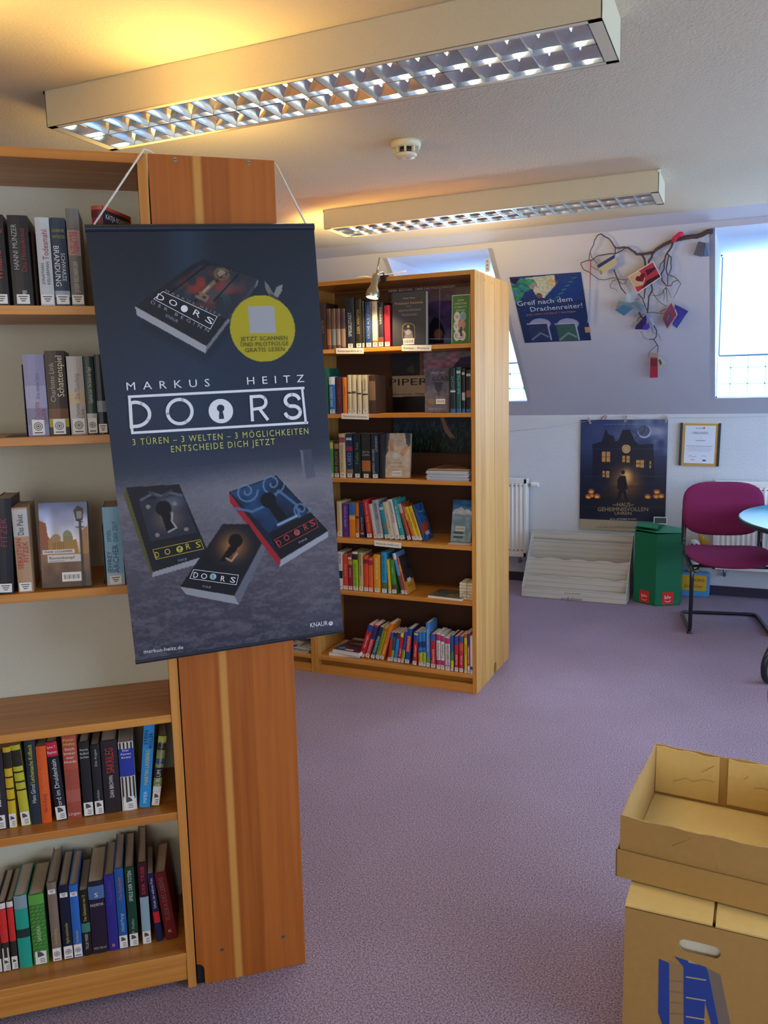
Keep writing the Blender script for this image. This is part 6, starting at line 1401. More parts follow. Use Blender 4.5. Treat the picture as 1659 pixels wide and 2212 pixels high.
shelf_row(FC, 0.743, WC('fourth'), G('fourth shelf of the far bookcase'), 'plain', 0.12, [
 (729, 739, 726, 1083, '#CDBE94', 'wide cream novel at the banner edge', dict(texts=[('Ein Sommer in Rom', 0.2, 0.9, '#8A7A54', ('u', 0.3, 0))])),
 (741, 753, 739, 1088, '#5A2E84', 'violet novel', dict(st=None, texts=[('HIMMEL IM SUDAN', 0.30, 0.92, '#B8A0D0', ('u', 0.42, 0)), ('PIPER', 0.06, 0.14, '#D0406A', ('u', 0.3, 0))])),
 (755, 768, 752, 1087, '#D8821E', 'orange novel with blue head and dome print', dict(st=None, bands=[(0.66, 1.0, '#2E6AB4'), (0.52, 0.62, '#E8A850')])),
 (769, 776, 766, 1087, '#C86A24', 'thin burnt orange novel', dict(bands=[(0.55, 0.62, '#2A3A5A')])),
 (778, 786, 774, 1088, '#223058', 'slim navy novel with orange stripe', dict(st=None, bands=[(0.1, 0.16, '#D87A2A')], texts=[('Yemen Yekil', 0.2, 0.6, '#D89A4A', ('u', 0.5, 0))])),
 (788, 800, 778, 1080, '#C4242C', 'scarlet novel with yellow title', dict(texts=[('Schönes Afrika', 0.16, 0.58, '#E0B850', ('u', 0.5, 0)), ('Nadia Sommer', 0.62, 0.94, '#E8C0B8', ('u', 0.34, 0))])),
 (801, 809, 789, 1089, '#C0BCB4', 'thin pale grey novel', {}),
 (810, 823, 797, 1081, '#A8AAAE', 'silver grey novel with dark title', dict(texts=[('ÜBERS WASSER', 0.48, 0.92, '#2A2E38', ('u', 0.42, 0)), ('Andreas Kossert', 0.14, 0.42, '#5A5E68', ('u', 0.24, 0))])),
 (825, 835, 810, 1089, '#2A86A0', 'turquoise novel with white label near its head', dict(bands=[(0.28, 0.40, '#8A6A50'), (0.0, 0.12, '#3EA0B8')], top_label=True)),
 (837, 848, 821, 1085, '#CFC2A0', 'beige novel with small dark title', dict(texts=[('Die weite Reise', 0.3, 0.7, '#6A5A40', ('u', 0.26, 0))])),
 (850, 861, 832, 1080, '#D6D0C8', 'white novel with black and red title', dict(texts=[('INSIDE', 0.42, 0.60, '#C03034', ('u', 0.46, 0)), ('Saudi-Arabien', 0.62, 0.94, '#2A2828', ('u', 0.46, 0))])),
 (863, 873, 844, 1080, '#2A9A9A', 'teal novel with white title', dict(texts=[('IRGENDWO IM NIL', 0.3, 0.84, '#D8ECE8', ('u', 0.40, 0))])),
 (876, 884, 853, 1089, '#A84A30', 'brick red novel with silver head', dict(bands=[(0.74, 1.0, '#B8A8A4')])),
 (885, 890, 860, 1093, '#B05A2A', 'rust novel with amber square', dict(bands=[(0.58, 0.78, '#D8902A')])),
 (891, 899, 867, 1096, '#D8AC1E', 'golden yellow novel, left of the two alike,', dict(texts=[('Mama Afrika', 0.3, 0.9, '#6A4A10', ('u', 0.4, 0))])),
 (901, 910, 877, 1095, '#D8AC1E', 'golden yellow novel, right of the two alike,', dict(texts=[('Mama Afrika', 0.3, 0.9, '#6A4A10', ('u', 0.4, 0))])),
 (912, 917, 888, 1092, '#1E3A64', 'blue book with red hill on its cover, ending leaning row', dict(st=None, face=lambda r, t, h, d: side_face(r, t, h, d, '#2A5E9A', '#B04A30', 'Alaska'))),
], inset=0.066)
cvs = Canvas(54, 90, '#5A92C0'); cvs.grad([(0, '#2E74B4'), (0.16, '#2E74B4'), (0.3, '#8AAAC0'), (0.6, '#7FA0B4'), (1, '#8AA4B0')])
cvs.poly([(0.1, 0.24), (0.3, 0.20), (0.42, 0.16), (0.5, 0.19), (0.62, 0.24), (0.75, 0.22), (1, 0.28), (1, 0.36), (0, 0.34)], '#C8D4E0'); cvs.tone(cvs.noise(5, 14), 0.25); cvs.rect(0.12, 0.76, 0.62, 0.92, '#3E5A5A'); cvs.rect(0.1, 0.82, 0.7, 0.86, '#A8B8B8')
face_book('pale blue mountain travel book showing its cover fourth shelf, far bookcase', FC, 973, 1016, 1171, 1083, 0.09, 0.743, 0.010, cvs, None, lean=-14, yaw=0, cover='#5A88AC', edge='#D0CCC0', texts=[('STILLE BERGE', 0.66, 0.12, 0.5, 0.04, '#2A4A78')], barcode=(0.45, 0.69, 0.46))
x0 = on_frame(FC, 970, 1172, 0.06)[0]; tag(MB().box(0, 0, 0, 0.115, 0.05, 0.0012).build('white_card', M_white, F=FC @ Matrix.Translation((x0, 0.035, 0.7436))), 'white card lying under the mountain travel book', 'card')
shelf_row(FC, 0.467, WC('fifth'), G('fifth shelf of the far bookcase'), 'plain', 0.12, [
 (731, 741, 728, 1192, '#D0C8BC', 'white novel with black blocks at the banner edge', dict(bands=[(0.3, 0.5, '#26242A')], texts=[('KALTE', 0.7, 0.95, '#26242A', ('u', 0.5, 0))])),
 (742, 752, 740, 1199, '#D03E24', 'vermilion novel', dict(texts=[('Rote Erde', 0.35, 0.8, '#E8A890', ('u', 0.3, 0))])),
 (753, 762, 752, 1196, '#8E1E2E', 'wine red novel with gold emblem', dict(bands=[(0.70, 0.82, '#A88A4A')], top_label=True, texts=[('CHINA', 0.35, 0.62, '#C8A8A8', ('u', 0.5, 0))])),
 (763, 774, 761, 1192, '#98C020', 'lime green novel with black head', dict(bands=[(0.80, 0.94, '#2A2A2C'), (0.95, 1, '#D8D8D4')], texts=[('JAKOBS LETZTER', 0.1, 0.7, '#3A5A20', ('u', 0.4, 0))])),
 (776, 785, 774, 1194, '#C8A878', 'tan novel with upright title', dict(texts=[('WAHRHEIT ODER DIE', 0.4, 0.96, '#5A4430', ('u', 0.4, 0))])),
 (787, 796, 784, 1202, '#DC4A22', 'orange-red novel with dark head band', dict(bands=[(0.80, 0.92, '#7A2024')])),
 (797, 806, 795, 1206, '#E0602E', 'coral orange novel with crimson head band', dict(bands=[(0.80, 0.94, '#A81E34')])),
 (808, 822, 804, 1198, '#E09A20', 'amber novel with pale title', dict(texts=[('DER DUFT DES MEER', 0.36, 0.92, '#F0E0B0', ('u', 0.36, 0))])),
 (825, 836, 821, 1193, '#2E9AC8', 'cerulean novel with green foot', dict(bands=[(0.08, 0.26, '#5A6A3A')], texts=[('PLÄDOYER FÜR', 0.32, 0.92, '#1A4A6A', ('u', 0.40, 0))])),
 (838, 844, 833, 1209, '#DCB020', 'slim bright yellow novel', {}),
 (846, 856, 839, 1210, '#3E8A30', 'green novel with brown foot', dict(bands=[(0.0, 0.28, '#5A3A34')], texts=[('Haus', 0.5, 0.9, '#C8DCB8', ('u', 0.3, 0))])),
 (867, 874, 846, 1196, '#5A8AC0', 'pale blue and white book leaning left', dict(bands=[(0.85, 1.0, '#D0D8E0'), (0.10, 0.46, '#6A4A44')])),
 (876, 881, 856, 1205, '#C8541E', 'orange-spined book with dark photo cover, last in the leaning row', dict(bands=[(0.62, 0.80, '#D8902A')], face=lambda r, t, h, d: side_face(r, t, h, d, '#2A2A2C', '#C8882E', 'Berta'))),
], inset=0.028)
shelf_row(FC, 0.098, 'bottom shelf, far bookcase', G('travel guides on the bottom shelf'), 'plain', 0.115, [
 (776, 787, 796, 1352, '#C8202C', 'red travel guide with navy head, leaning first', dict(bands=[(0.80, 1.0, '#27489A')], texts=[('Norwegen', 0.3, 0.7, '#F0D8D8', ('u', 0.4, 0))])),
 (788, 798, 808, 1352, '#C8202C', 'red and navy travel guide, leaning second', dict(bands=[(0.58, 0.95, '#223A6E')], texts=[('SCHWEDEN', 0.12, 0.56, '#F0E0E0', ('u', 0.5, 0))])),
 (800, 809, 820, 1356, '#1E6A78', 'petrol travel guide with navy head, leaning third', dict(bands=[(0.70, 1.0, '#1E2E54')], texts=[('Cornwall & Devon', 0.2, 0.72, '#E0E8E8', ('u', 0.5, 0))])),
 (810, 819, 829, 1355, '#98A020', 'olive travel guide with orange dot, leaning fourth', dict(bands=[(0.86, 0.94, '#C8502A')], texts=[('Polen: Der Norden', 0.26, 0.84, '#5A6010', ('u', 0.45, 0))])),
 (820, 829, 841, 1349, '#DC7A1E', 'orange travel guide, leaning fifth', dict(texts=[('Schweden', 0.16, 0.44, '#F8E0C0', ('u', 0.4, 0))])),
 (836, 842, 847, 1367, '#C42A34', 'slim red travel guide with blue head, left of the teal one,', dict(inset=0.04, bands=[(0.80, 1.0, '#2A5AB0')], lean=8)),
 (843, 849, 854, 1368, '#1E5A6A', 'slim dark teal travel guide with lime foot', dict(inset=0.04, bands=[(0.14, 0.4, '#8AB030'), (0.86, 1, '#1E2A50')], lean=8)),
 (850, 857, 861, 1368, '#2E86C8', 'azure travel guide with wine red head', dict(inset=0.04, bands=[(0.80, 1.0, '#6A2A3A')], lean=8)),
 (858, 865, 869, 1368, '#C4242E', 'cherry red travel guide between two blue ones', dict(inset=0.04, bands=[(0.86, 1.0, '#D8C850')], texts=[('Rügen', 0.2, 0.5, '#F0D8D8', ('u', 0.5, 0))], lean=8)),
 (866, 872, 877, 1366, '#27529A', 'blue travel guide with lime lower half', dict(inset=0.04, bands=[(0.1, 0.42, '#C0C820')], texts=[('ODENWALD', 0.1, 0.42, '#26303A', ('u', 0.5, 0))], lean=8)),
 (874, 884, 882, 1359, '#234E9A', 'blue regional guide with red title block', dict(inset=0.038, bands=[(0.34, 0.80, '#C8242C')], texts=[('SCHWARZWALD', 0.36, 0.80, '#F4E8E0', ('u', 0.55, 0))], lean=6)),
 (891, 900, 894, 1366, '#C0222C', 'red guide with blue head, first of the upright row', dict(inset=0.03, bands=[(0.72, 1.0, '#27529A'), (0.92, 0.97, '#E0C840')], texts=[('Oberbayern', 0.26, 0.62, '#F0D8D8', ('u', 0.45, 0))])),
 (901, 908, 903, 1366, '#2A78C0', 'blue guide with yellow foot, left of its wider match,', dict(inset=0.03, bands=[(0.10, 0.40, '#C8CC28'), (0.56, 0.72, '#1E3A7A')], texts=[('BODENSEE', 0.1, 0.46, '#26303A', ('u', 0.5, 0))])),
 (910, 919, 911, 1366, '#2A78C0', 'wider blue guide with yellow foot', dict(inset=0.03, bands=[(0.10, 0.42, '#C8CC28'), (0.56, 0.74, '#1E3A7A')], texts=[('SÜDTIROL', 0.1, 0.50, '#26303A', ('u', 0.55, 0))])),
 (921, 929, 922, 1346, '#4A86C8', 'tallest light blue guide rising above its neighbours', dict(inset=0.028, bands=[(0.05, 0.22, '#6A9A3A')], texts=[('ROTWEINSTRASSE', 0.36, 0.86, '#D0E0F0', ('u', 0.4, 0))])),
 (931, 941, 932, 1370, '#C8222E', 'red guide with blue head right of the tallest one', dict(inset=0.024, bands=[(0.80, 1.0, '#3A62A8')], texts=[('Österreich', 0.16, 0.56, '#F4DCDC', ('u', 0.5, 0))])),
 (943, 951, 944, 1368, '#DDD8D4', 'white guide with pink ends, first of three alike,', dict(inset=0.02, bands=[(0.80, 0.97, '#C02A6A'), (0.06, 0.26, '#C02A6A')], texts=[('Provence', 0.28, 0.76, '#22202A', ('u', 0.6, 0))])),
 (952, 960, 953, 1371, '#DDD8D4', 'white guide with pink ends, second of three alike,', dict(inset=0.02, bands=[(0.80, 0.97, '#C02A6A'), (0.06, 0.26, '#C02A6A')], texts=[('Toskana', 0.30, 0.76, '#22202A', ('u', 0.6, 0))])),
 (962, 972, 963, 1376, '#DDD8D4', 'white guide with pink ends, third and widest of three alike,', dict(inset=0.016, bands=[(0.80, 0.97, '#C02A6A'), (0.06, 0.16, '#C02A6A')], texts=[('andalusien', 0.18, 0.78, '#22202A', ('u', 0.7, 0))])),
 (974, 980, 975, 1373, '#27549A', 'slim guide fading from blue to green and yellow', dict(inset=0.014, bands=[(0.3, 0.55, '#2E8A4A'), (0.1, 0.3, '#C8CC28')])),
 (982, 990, 984, 1375, '#C8222E', 'red guide with blue sleeve head right of the blue-green one', dict(inset=0.012, bands=[(0.76, 1.0, '#27529A')], texts=[('Karibik', 0.2, 0.5, '#F0D0D0', ('u', 0.5, 0))])),
 (992, 1001, 994, 1375, '#B8343C', 'red guide with beige spine edge', dict(inset=0.010, bands=[(0.84, 1.0, '#27529A'), (0.6, 0.8, '#C85A4A')], texts=[('Kreta', 0.2, 0.5, '#F0D0D0', ('u', 0.5, 0))])),
 (1003, 1009, 1005, 1370, '#D8C020', 'yellow guide with green title', dict(inset=0.008, bands=[(0.9, 1.0, '#C8502A')], texts=[('Mauritius', 0.36, 0.86, '#3A6A2A', ('u', 0.55, 0))])),
 (1010, 1015, 1010, 1368, '#B83A58', 'pink striped slim guide', dict(inset=0.006, bands=[(0.7, 0.98, '#27386A'), (0.1, 0.2, '#E0D0D4')], texts=[('GRAN CANARIA', 0.2, 0.7, '#F0E0E4', ('u', 0.5, 0))])),
 (1016, 1021, 1016, 1374, '#E0DCDA', 'slim white guide against the bookcase side', dict(inset=0.005, bands=[(0.1, 0.2, '#27489A')])),
], inset=0.046, page=M_pagew)

# flat books and magazines
def flat_book(label, F, w, d, t, cover, cvs=None, page=None, group=None, texts=()):
    r = thing('book', label, 'book', F, group)
    q = MB(); q.box(-w/2, 0, 0, w/2, d, 0.0009); q.box(-w/2, 0, t-0.0009, w/2, d, t); q.box(-w/2, 0, 0.0009, -w/2+0.001, d, t-0.0009); q.build('cover', cov(cover), r)
    MB().box(-w/2+0.001, 0.001, 0.001, w/2-0.001, d-0.001, t-0.001).build('pages', page or M_pagew, r)
    if cvs is not None:
        print_sheet('cover_print', cvs, w, d, r, print_mat('book_print', 0.45), z0=0, thick=0.0003, T=Matrix.Translation((0, 0, t+0.0004)) @ Matrix.Rotation(math.radians(-90), 4, 'X'))
    for s, cx_, cy_, tw, th, c in texts:
        mb = MB(); text_fit(mb, s, (cx_-0.5)*w, 0, tw*w, th*d, keep=False); mb.v = [(x, cy_*d+z, t+0.0008) for x, y, z in mb.v]; mb.build('lettering', ink(c), r, recalc=False)
    return r
def on_shelf(px, z): h = hit(px[0], px[1], (0, 0, z), (0, 0, 1)); return Vector((h[0], h[1], z))
def flat_cv(pal, seed):
    c = Canvas(60, 60, pal[0]); c.mix((c.noise(5, 5) > 0.5)*0.8, pal[1]); c.mix((c.noise(7, 6) > 0.6)*0.8, pal[2]); c.tone(c.noise(16, 16), 0.4); return c
q0 = on_shelf((745, 1420), 0.098)
c0 = flat_cv(('#B8B4B0', '#D8D4CE', '#9A9CA0'), 1)
flat_book('white flat book under the purple one, bottom shelf of the far bookcase', frame((q0.x-0.008, q0.y+0.006, 0.0986), math.radians(4)), 0.175, 0.235, 0.016, '#DAD6CE', c0)
c1 = Canvas(70, 90, '#4E2E44'); c1.grad([(0, '#6A3A2E'), (0.5, '#7A3A48'), (1, '#4A2A50')]); c1.ell(0.5, 0.42, 0.36, 0.22, '#3A2A26'); c1.ell(0.5, 0.42, 0.34, 0.20, '#7E6A58', 0.8, soft=0.8); c1.ell(0.22, 0.84, 0.12, 0.09, '#3A9AD0'); c1.rect(0.4, 0.86, 0.7, 0.95, '#D8D4CC'); c1.rect(0, 0, 1, 0.16, '#A8A49C'); c1.tone(c1.noise(9, 9), 0.35)
# canvas y runs away from the viewer after laying flat: flip
flat_book('white edged book with purple cover and blue sticker, lying on the bottom shelf', frame((q0.x+0.008, q0.y-0.002, 0.1152), math.radians(-6)), 0.165, 0.225, 0.020, '#E0DCD4', c1, texts=[('Eskandars', 0.5, 0.56, 0.62, 0.06, '#D8C8A8')])
q1 = on_shelf((953, 1300), 0.467)
flat_book('thin photo book lying flat near the cream bundle on the fifth shelf', frame((q1.x+0.0, max(q1.y, 3.735)+0.004, 0.4676), math.radians(-6)), 0.185, 0.15, 0.011, '#CFC8BA', flat_cv(('#5A5A40', '#8A6A4A', '#4A6070'), 3))
q2 = on_shelf((657, 1419), 0.098)
for k in range(3):
    flat_book(['greyish magazine, lowest of the three left of the far bookcase', 'dark photo magazine, middle of the three left of the far bookcase', 'white and grey magazine on top of the three left of the far bookcase'][k],
              frame((q2.x-0.110+0.004*k, max(q2.y, 3.74)+0.004+0.01*k, 0.0986+0.0067*k), math.radians(2-2*k)), 0.20, 0.26, 0.006, ['#A8A49C', '#6A655C', '#D8D4CC'][k], flat_cv([('#8A8A84', '#B8B4AC', '#5A5850'), ('#6A5A48', '#8A8270', '#3A3834'), ('#D0CCC4', '#6E6A60', '#4A4E54')][k], k))
# stack of magazines on the third shelf
xl = on_frame(FC, 922, 1036, 0.02)[0]; xr = on_frame(FC, 1017, 1040, 0.02)[0]
proto = None
for k in range(8):
    cols = ['#B8BCC0', '#C4C6C4', '#A8B0B8', '#C8C8C4', '#B0B8BC', '#C6C4BE', '#BCC0C4', '#8A6A5C']
    F = FC @ Matrix.Translation(((xl+xr)/2+0.003*math.sin(k*2.1), 0.006+0.003*math.cos(k*1.7), 1.0606+0.0068*k)) @ Matrix.Rotation(math.radians(1.2*math.sin(k*1.3)), 4, 'Z')
    w = xr-xl-0.014
    r = thing('magazine', ('brown covered magazine on top of the magazine stack, third shelf of the far bookcase' if k == 7 else 'pale grey edged magazine in the stack, third shelf, far bookcase'), 'magazine', F, 'stack of magazines on the third shelf')
    rnd_ = [(-w/2+0.004*math.cos(a), 0.0032+0.0030*math.sin(a)) for a in [math.pi/2+math.pi*j/6 for j in range(7)]]
    MB().prism([(w/2, 0.0062)]+rnd_+[(w/2, 0.0002)], 0, 0.27, 'xz').build('pages', mat('mag_'+cols[k], cols[k], 0.6), r)
    if k == 7:
        c = Canvas(70, 90, '#A88A74'); c.tone(c.noise(5, 6), 0.4); c.poly([(0.1, 1), (0.45, 0.1), (0.62, 0.05), (1, 0.5), (1, 1)], '#6A4A3E'); c.poly([(0.2, 1), (0.5, 0.4), (0.8, 0.6), (0.9, 1)], '#B88A6A'); c.rect(0, 0.9, 1, 1, '#C8B8A4')
        print_sheet('cover_print', c, w, 0.268, r, print_mat('book_print', 0.45), z0=0, thick=0.0003, T=Matrix.Translation((0, 0, 0.0067)) @ Matrix.Rotation(math.radians(-90), 4, 'X'))
# cream bundle tied with string
xb0 = on_frame(FC, 991, 1296, 0.03)[0]
F = FC @ Matrix.Translation((xb0+0.038, 0.03, 0.4675)); t = thing('booklet_bundle', 'bundle of small cream booklets tied with string on the fifth shelf', 'booklets', F)
Mcr = mat('cream_card', '#DDD2B8', 0.7)
for k in range(6): MB().box(-0.036+0.0012*(k % 2), 0.002*(k % 3), 0.0145*k, 0.036, 0.10, 0.0145*k+0.0132).build('booklet', Mcr, t, bevel=0.002)
q = MB(); q.tube(fillet([(0.004, -0.0035, 0.0), (0.004, -0.0035, 0.0895), (0.004, 0.10, 0.0895)], 0.004), 0.0018, 6); q.tube([(0.004+0.022*math.cos(a), -0.006, 0.022+0.02*math.sin(a)) for a in [2*math.pi*k/16 for k in range(16)]], 0.0016, 6, closed=True); q.build('string', mat('jute', '#B8A27C', 0.9), t, smooth=True)

# ------------------------------------------------------------------ branch on the sloping wall with little books
Z5 = lambda x, y: (1240+x/5.184, 480+y/5.184)
def sp_(x, y, off=-0.022):
    a, b = on_frame(FS, *Z5(x, y), off); return Vector((a, off, b))
tW = thing('branch', 'bare dark branch fixed to the sloping wall, hung with little books', 'branch', FS)
M_bark = mat('bark', '#4A3A3E', 0.85, bump=0.4, bscale=300)
def twig(pts, r0, r1, name='twig', par=tW):
    P3 = [sp_(x, y, -0.022-0.008*math.sin(i*0.9+x*0.01)) for i, (x, y) in enumerate(pts)]
    out = []
    for a, b in zip(P3[:-1], P3[1:]):
        for k in range(3): out.append(a.lerp(b, k/3)+Vector((0.0012*math.sin(7*k+a.x*90), 0, 0.0012*math.cos(5*k+a.z*80))))
    out.append(P3[-1]); n = len(out)
    q = MB(); q.tube(out, [1.35*(r0+(r1-r0)*i/(n-1)) for i in range(n)], 7); return q.build(name, M_bark, par, smooth=True)
twig([(1557, 105), (1500, 104), (1440, 135), (1380, 160), (1290, 166), (1200, 185), (1120, 205), (1070, 225), (1000, 256), (930, 300), (890, 338), (820, 352), (760, 362), (700, 357), (665, 325), (610, 290), (560, 281), (500, 291), (465, 287)], 0.0105, 0.0030, 'main_stem')
for pts, a, b in (
 ([(465, 288), (430, 235), (390, 185), (335, 155), (300, 127), (255, 155), (232, 200), (215, 260), (180, 330), (170, 380), (165, 430)], 0.0030, 0.0014),
 ([(465, 288), (460, 345), (455, 390)], 0.0024, 0.0018),
 ([(570, 290), (520, 325), (460, 350), (360, 357), (260, 378), (200, 425), (150, 428), (80, 455), (75, 470), (110, 530), (170, 560), (220, 600), (280, 642), (340, 648), (420, 625), (470, 625), (530, 645), (600, 640)], 0.0026, 0.0010),
 ([(180, 345), (200, 400), (260, 460)], 0.0014, 0.0012), ([(190, 490), (230, 520), (280, 540)], 0.0012, 0.0010),
 ([(445, 535), (470, 600), (500, 670), (530, 740), (580, 800)], 0.0032, 0.0022), ([(480, 640), (440, 655), (405, 700), (410, 735), (455, 745), (485, 780)], 0.0014, 0.0008),
 ([(500, 660), (540, 690), (570, 690), (590, 640)], 0.0014, 0.0010),
 ([(760, 364), (790, 410), (800, 470), (798, 620), (795, 760), (785, 850)], 0.0050, 0.0024),
 ([(890, 338), (870, 390), (838, 430), (835, 560), (865, 700), (875, 760), (840, 830), (825, 1000), (820, 1015)], 0.0048, 0.0026),
 ([(1110, 222), (1085, 290), (1040, 350), (1020, 400), (1010, 450), (1008, 520), (975, 580), (985, 650), (1035, 715)], 0.0042, 0.0022),
 ([(1040, 352), (1090, 390), (1085, 450), (1090, 520), (1060, 590), (1120, 610), (1165, 650), (1195, 690), (1150, 780), (1110, 850)], 0.0028, 0.0008),
 ([(1065, 372), (1040, 480), (1030, 530), (1050, 600), (1050, 700)], 0.0026, 0.0018), ([(1025, 400), (970, 470), (955, 525)], 0.0020, 0.0012),
 ([(1035, 715), (1090, 710), (1110, 665), (1165, 650)], 0.0022, 0.0014), ([(1030, 730), (1000, 760), (990, 800), (940, 825), (870, 820)], 0.0018, 0.0008),
 ([(1030, 735), (1035, 800), (1045, 900)], 0.0018, 0.0010), ([(1000, 760), (1010, 840), (1000, 880)], 0.0012, 0.0007), ([(1040, 740), (1075, 800), (1090, 850)], 0.0010, 0.0006),
 ([(720, 800), (770, 860), (780, 900), (815, 985)], 0.0024, 0.0018), ([(870, 770), (910, 840), (970, 900), (1035, 945)], 0.0016, 0.0010),
 ([(825, 1015), (890, 1008), (950, 1020), (1000, 1020)], 0.0018, 0.0010), ([(960, 1003), (1000, 985), (1030, 965)], 0.0016, 0.0010), ([(815, 1020), (760, 1040), (720, 1080), (705, 1115)], 0.0018, 0.0012),
 ([(730, 1010), (745, 1050), (790, 1095)], 0.0042, 0.0030), ([(820, 1015), (850, 1080), (895, 1160), (925, 1220), (920, 1280), (895, 1310), (840, 1310)], 0.0030, 0.0020),
 ([(895, 1312), (905, 1335), (940, 1390), (935, 1460)], 0.0026, 0.0018), ([(925, 1380), (850, 1440), (830, 1510)], 0.0014, 0.0008), ([(940, 1250), (975, 1330)], 0.0012, 0.0008),
 ([(750, 1220), (780, 1290), (830, 1310)], 0.0010, 0.0008), ([(870, 1180), (885, 1240), (920, 1250)], 0.0012, 0.0008), ([(680, 875), (745, 850)], 0.0012, 0.0008)): twig(pts, a, b)
def sheet5(name, pts, col, par, off=-0.03, th=0.002, offs=None):
    v = [sp_(x, y, (offs[i] if offs else off)) for i, (x, y) in enumerate(pts)]; n = len(v)
    q = MB(); q.add(v+[p+Vector((0, th, 0)) for p in v], [tuple(range(n)), tuple(range(n, 2*n))[::-1]]+[(i, (i+1) % n, n+(i+1) % n, n+i) for i in range(n)])
    return q.build(name, col if not isinstance(col, str) else mat('paper_'+col, col, 0.6), par)
G5 = None
t = thing('ribbon_knot', 'pink-red ribbon knot tied round the branch', 'ribbon', FS); MR = mat('ribbon_pink', '#C8204A', 0.7)
for i, (x, y, r) in enumerate(((1190, 138, 0.0165), (1130, 178, 0.0135), (1118, 205, 0.010), (1165, 152, 0.014))):
    c = sp_(x, y, -0.034); T = Matrix.Translation(c) @ Matrix.Diagonal((1.15, 0.8, 1, 1)); pr = [(r*math.sin(math.pi*k/8)+0.0002, -r*math.cos(math.pi*k/8)) for k in range(9)]; q = MB(); q.lathe(pr, 14, T=T); q.build('ribbon_loop', MR, t, smooth=True)
t = thing('miniature_book', 'small grey open book hanging from the thick end of the branch', 'book', FS)
sheet5('cover', [(1392, 216), (1465, 232), (1430, 388), (1337, 366)], '#5E6478', t, offs=[-0.03, -0.042, -0.04, -0.028]); sheet5('cover', [(1470, 232), (1508, 236), (1512, 382), (1450, 384)], '#565C70', t, offs=[-0.044, -0.03, -0.028, -0.04])
for k in range(3): sheet5('page', [(1462+k*5, 236), (1485+k*6, 238), (1484+k*8, 380), (1432+k*8, 384)], '#7A8298', t, offs=[-0.040+0.003*k, -0.034, -0.03, -0.038+0.003*k], th=0.0006)
q = MB(); q.tube([sp_(1455, 142, -0.022), sp_(1437, 224, -0.036)], 0.0009, 5); q.build('thread', M_cord, t)
t = thing('gift_voucher', 'cream card with dark blue band hanging at the left of the branch', 'card', FS)
sheet5('card', [(258, 482), (450, 365), (487, 470), (300, 592)], '#B8AC88', t, off=-0.034); sheet5('blue_band', [(258, 482), (450, 365), (460, 398), (272, 518)], '#2E3A6E', t, off=-0.0348, th=0.0005)
sheet5('brown_corner', [(283, 545), (305, 537), (318, 578), (300, 592)], '#9A7A48', t, off=-0.0348, th=0.0005)
t = thing('heart_postcard', 'postcard of a red heart made of book pages, centre of the branch', 'postcard', FS)
H5 = [(605, 610), (885, 435), (980, 615), (708, 798)]
sheet5('card', H5, '#D8CEC4', t, off=-0.040)
def hp(u, v): a = Vector(H5[0]).lerp(Vector(H5[1]), u); b = Vector(H5[3]).lerp(Vector(H5[2]), u); p = a.lerp(b, v); return (p.x, p.y)
sheet5('picture', [hp(0.03, 0.05), hp(0.97, 0.05), hp(0.97, 0.95), hp(0.03, 0.95)], '#B03040', t, off=-0.0408, th=0.0005)
sheet5('picture_pale', [hp(0.03, 0.05), hp(0.42, 0.05), hp(0.50, 0.55), hp(0.32, 0.80), hp(0.03, 0.66)], '#C8A080', t, off=-0.0414, th=0.0004)
hpts = [hp(0.36+0.022*(16*math.sin(a)**3)/2.2*1.15, 0.42-0.030*(13*math.cos(a)-5*math.cos(2*a)-2*math.cos(3*a)-math.cos(4*a))/2.0) for a in [2*math.pi*k/28 for k in range(28)]]
sheet5('heart', hpts, '#6E1424', t, off=-0.0420, th=0.0004)
sheet5('dark_fold', [hp(0.62, 0.20), hp(0.95, 0.34), hp(0.97, 0.45), hp(0.60, 0.50)], '#3A1830', t, off=-0.0420, th=0.0004); sheet5('dark_fold', [hp(0.20, 0.92), hp(0.5, 0.72), hp(0.97, 0.80), hp(0.97, 0.94)], '#3A1830', t, off=-0.0420, th=0.0004)
t = thing('miniature_book', 'blue open book with fanned pages hanging below the heart postcard', 'book', FS)
sheet5('cover', [(462, 985), (560, 922), (660, 965), (560, 1050)], '#4A82B0', t, offs=[-0.03, -0.05, -0.06, -0.04]); sheet5('cover', [(600, 915), (700, 890), (785, 940), (760, 1005)], '#5A7288', t, offs=[-0.055, -0.04, -0.03, -0.045])
for k in range(7): sheet5('page', [(600, 918), (458+4*k, 985-13*k), (470+6*k, 965-15*k), (605, 906)], ['#7E8A90', '#9AA4A4', '#6A7880'][k % 3], t, offs=[-0.05, -0.032-0.003*k, -0.032-0.003*k, -0.05], th=0.0006)
for k in range(6): sheet5('page', [(610, 915), (690+10*k, 895+5*k), (778-4*k, 935+13*k), (770-6*k, 955+9*k)], ['#8A9698', '#74828A'][k % 2], t, offs=[-0.05, -0.043-0.002*k, -0.03-0.002*k, -0.034-0.002*k], th=0.0006)
t = thing('paper_tag', 'pale blue paper tag standing above the open blue book', 'tag', FS); sheet5('tag', [(595, 796), (635, 800), (640, 895), (575, 915)], '#A8C0D0', t, off=-0.036)
t = thing('paper_cone', 'purple folded paper hanging at the middle foot of the branch', 'paper ornament', FS)
sheet5('fold', [(800, 1040), (812, 1095), (760, 1200), (682, 1200), (690, 1165)], '#3E2A6A', t, offs=[-0.05, -0.055, -0.04, -0.03, -0.03]); sheet5('fold', [(805, 1040), (848, 1180), (820, 1205), (760, 1202)], '#4A2E96', t, offs=[-0.05, -0.03, -0.035, -0.045]); sheet5('tag', [(835, 1070), (862, 1065), (906, 1145), (888, 1162)], '#A8B4CC', t, off=-0.04)
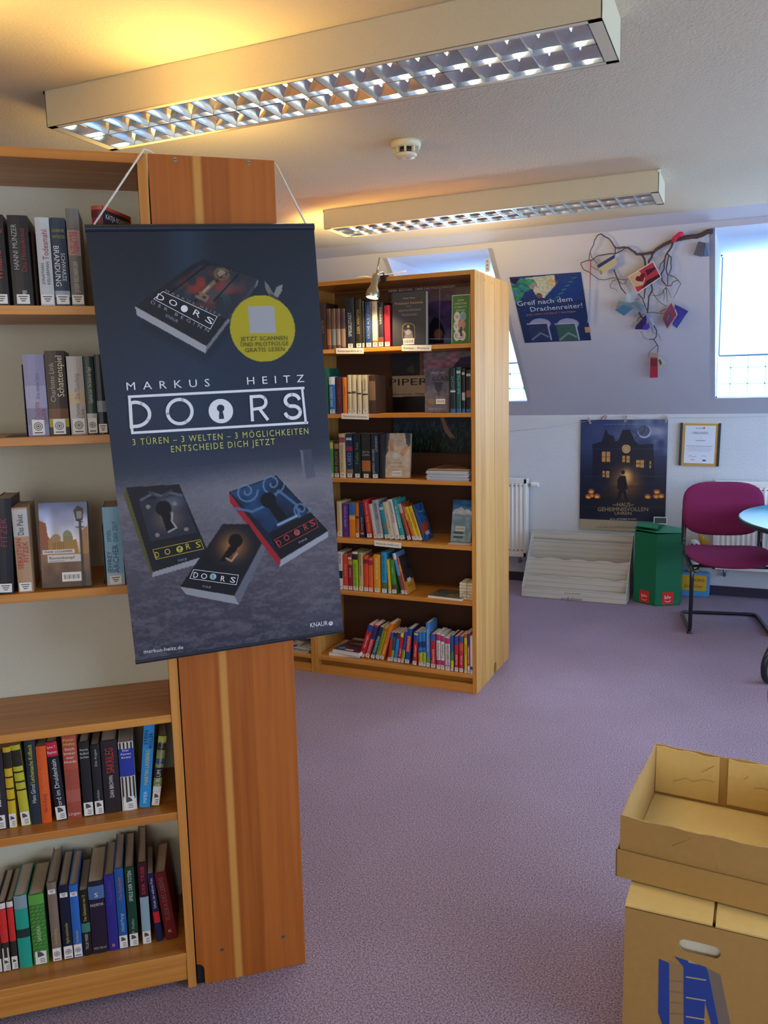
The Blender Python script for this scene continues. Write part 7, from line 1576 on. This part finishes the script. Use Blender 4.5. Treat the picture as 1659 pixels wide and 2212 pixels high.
sheet5('pale_fold', [(790, 1025), (840, 1018), (850, 1065), (812, 1160), (812, 1080)], '#8A90B4', t, off=-0.046)
t = thing('miniature_book', 'pink and purple open book hanging at the right of the branch', 'book', FS)
sheet5('cover', [(1090, 905), (1150, 1040), (1045, 1195), (995, 1090), (1010, 1020)], '#8E4A70', t, offs=[-0.035, -0.06, -0.06, -0.032, -0.032]); sheet5('cover', [(1130, 920), (1278, 998), (1150, 1188), (1100, 1150)], '#3A3280', t, offs=[-0.05, -0.03, -0.03, -0.055])
sheet5('cover_edge', [(1090, 902), (1102, 905), (1160, 1036), (1050, 1202), (1042, 1192), (1148, 1038)], '#B8A894', t, offs=[-0.036, -0.037, -0.061, -0.061, -0.061, -0.061], th=0.003)
sheet5('picture', [(1070, 1010), (1085, 1030), (1050, 1160), (1025, 1150)], '#5A4A9A', t, offs=[-0.046, -0.05, -0.058, -0.05], th=0.0005); sheet5('picture', [(1062, 1030), (1075, 1040), (1050, 1110), (1038, 1100)], '#4A8AA8', t, offs=[-0.049, -0.053, -0.056, -0.052], th=0.0005)
t = thing('bookmark', 'red bookmark hanging at the lowest tip of the branch', 'bookmark', FS)
sheet5('card', [(858, 1465), (935, 1470), (938, 1740), (848, 1742)], '#B83044', t, off=-0.034); sheet5('picture', [(860, 1462), (932, 1466), (934, 1515), (856, 1512)], '#B89A88', t, off=-0.0346, th=0.0004); sheet5('picture', [(858, 1530), (930, 1534), (930, 1612), (852, 1610)], '#7A2A34', t, off=-0.0346, th=0.0004)
t = thing('paper_tag', 'small cream and black tag beside the red bookmark', 'tag', FS); sheet5('tag', [(940, 1515), (975, 1520), (1025, 1585), (945, 1650)], '#C8C0A4', t, off=-0.030); sheet5('picture', [(945, 1540), (962, 1535), (985, 1580), (965, 1605)], '#4A5260', t, off=-0.0306, th=0.0004)
t = thing('paper_ruler', 'narrow printed paper strip on a red ribbon hanging left of the branch', 'paper strip', FS)
sheet5('strip', [(165, 752), (195, 756), (184, 1130), (150, 1122)], '#A4AECB', t, off=-0.030)
for k in range(18): sheet5('tick', [(168-k*0.8, 765+k*20), (184-k*0.8, 766+k*20), (184-k*0.8, 771+k*20), (168-k*0.8, 770+k*20)], '#6E7AA0', t, off=-0.0306, th=0.0003)
q = MB(); q.tube([sp_(166, 425, -0.03), sp_(188, 428, -0.03), sp_(183, 560, -0.03), sp_(178, 752, -0.03)], [0.002, 0.0028, 0.0024, 0.0014], 6); q.build('ribbon', mat('ribbon_red2', '#B02238', 0.6), t, smooth=True)
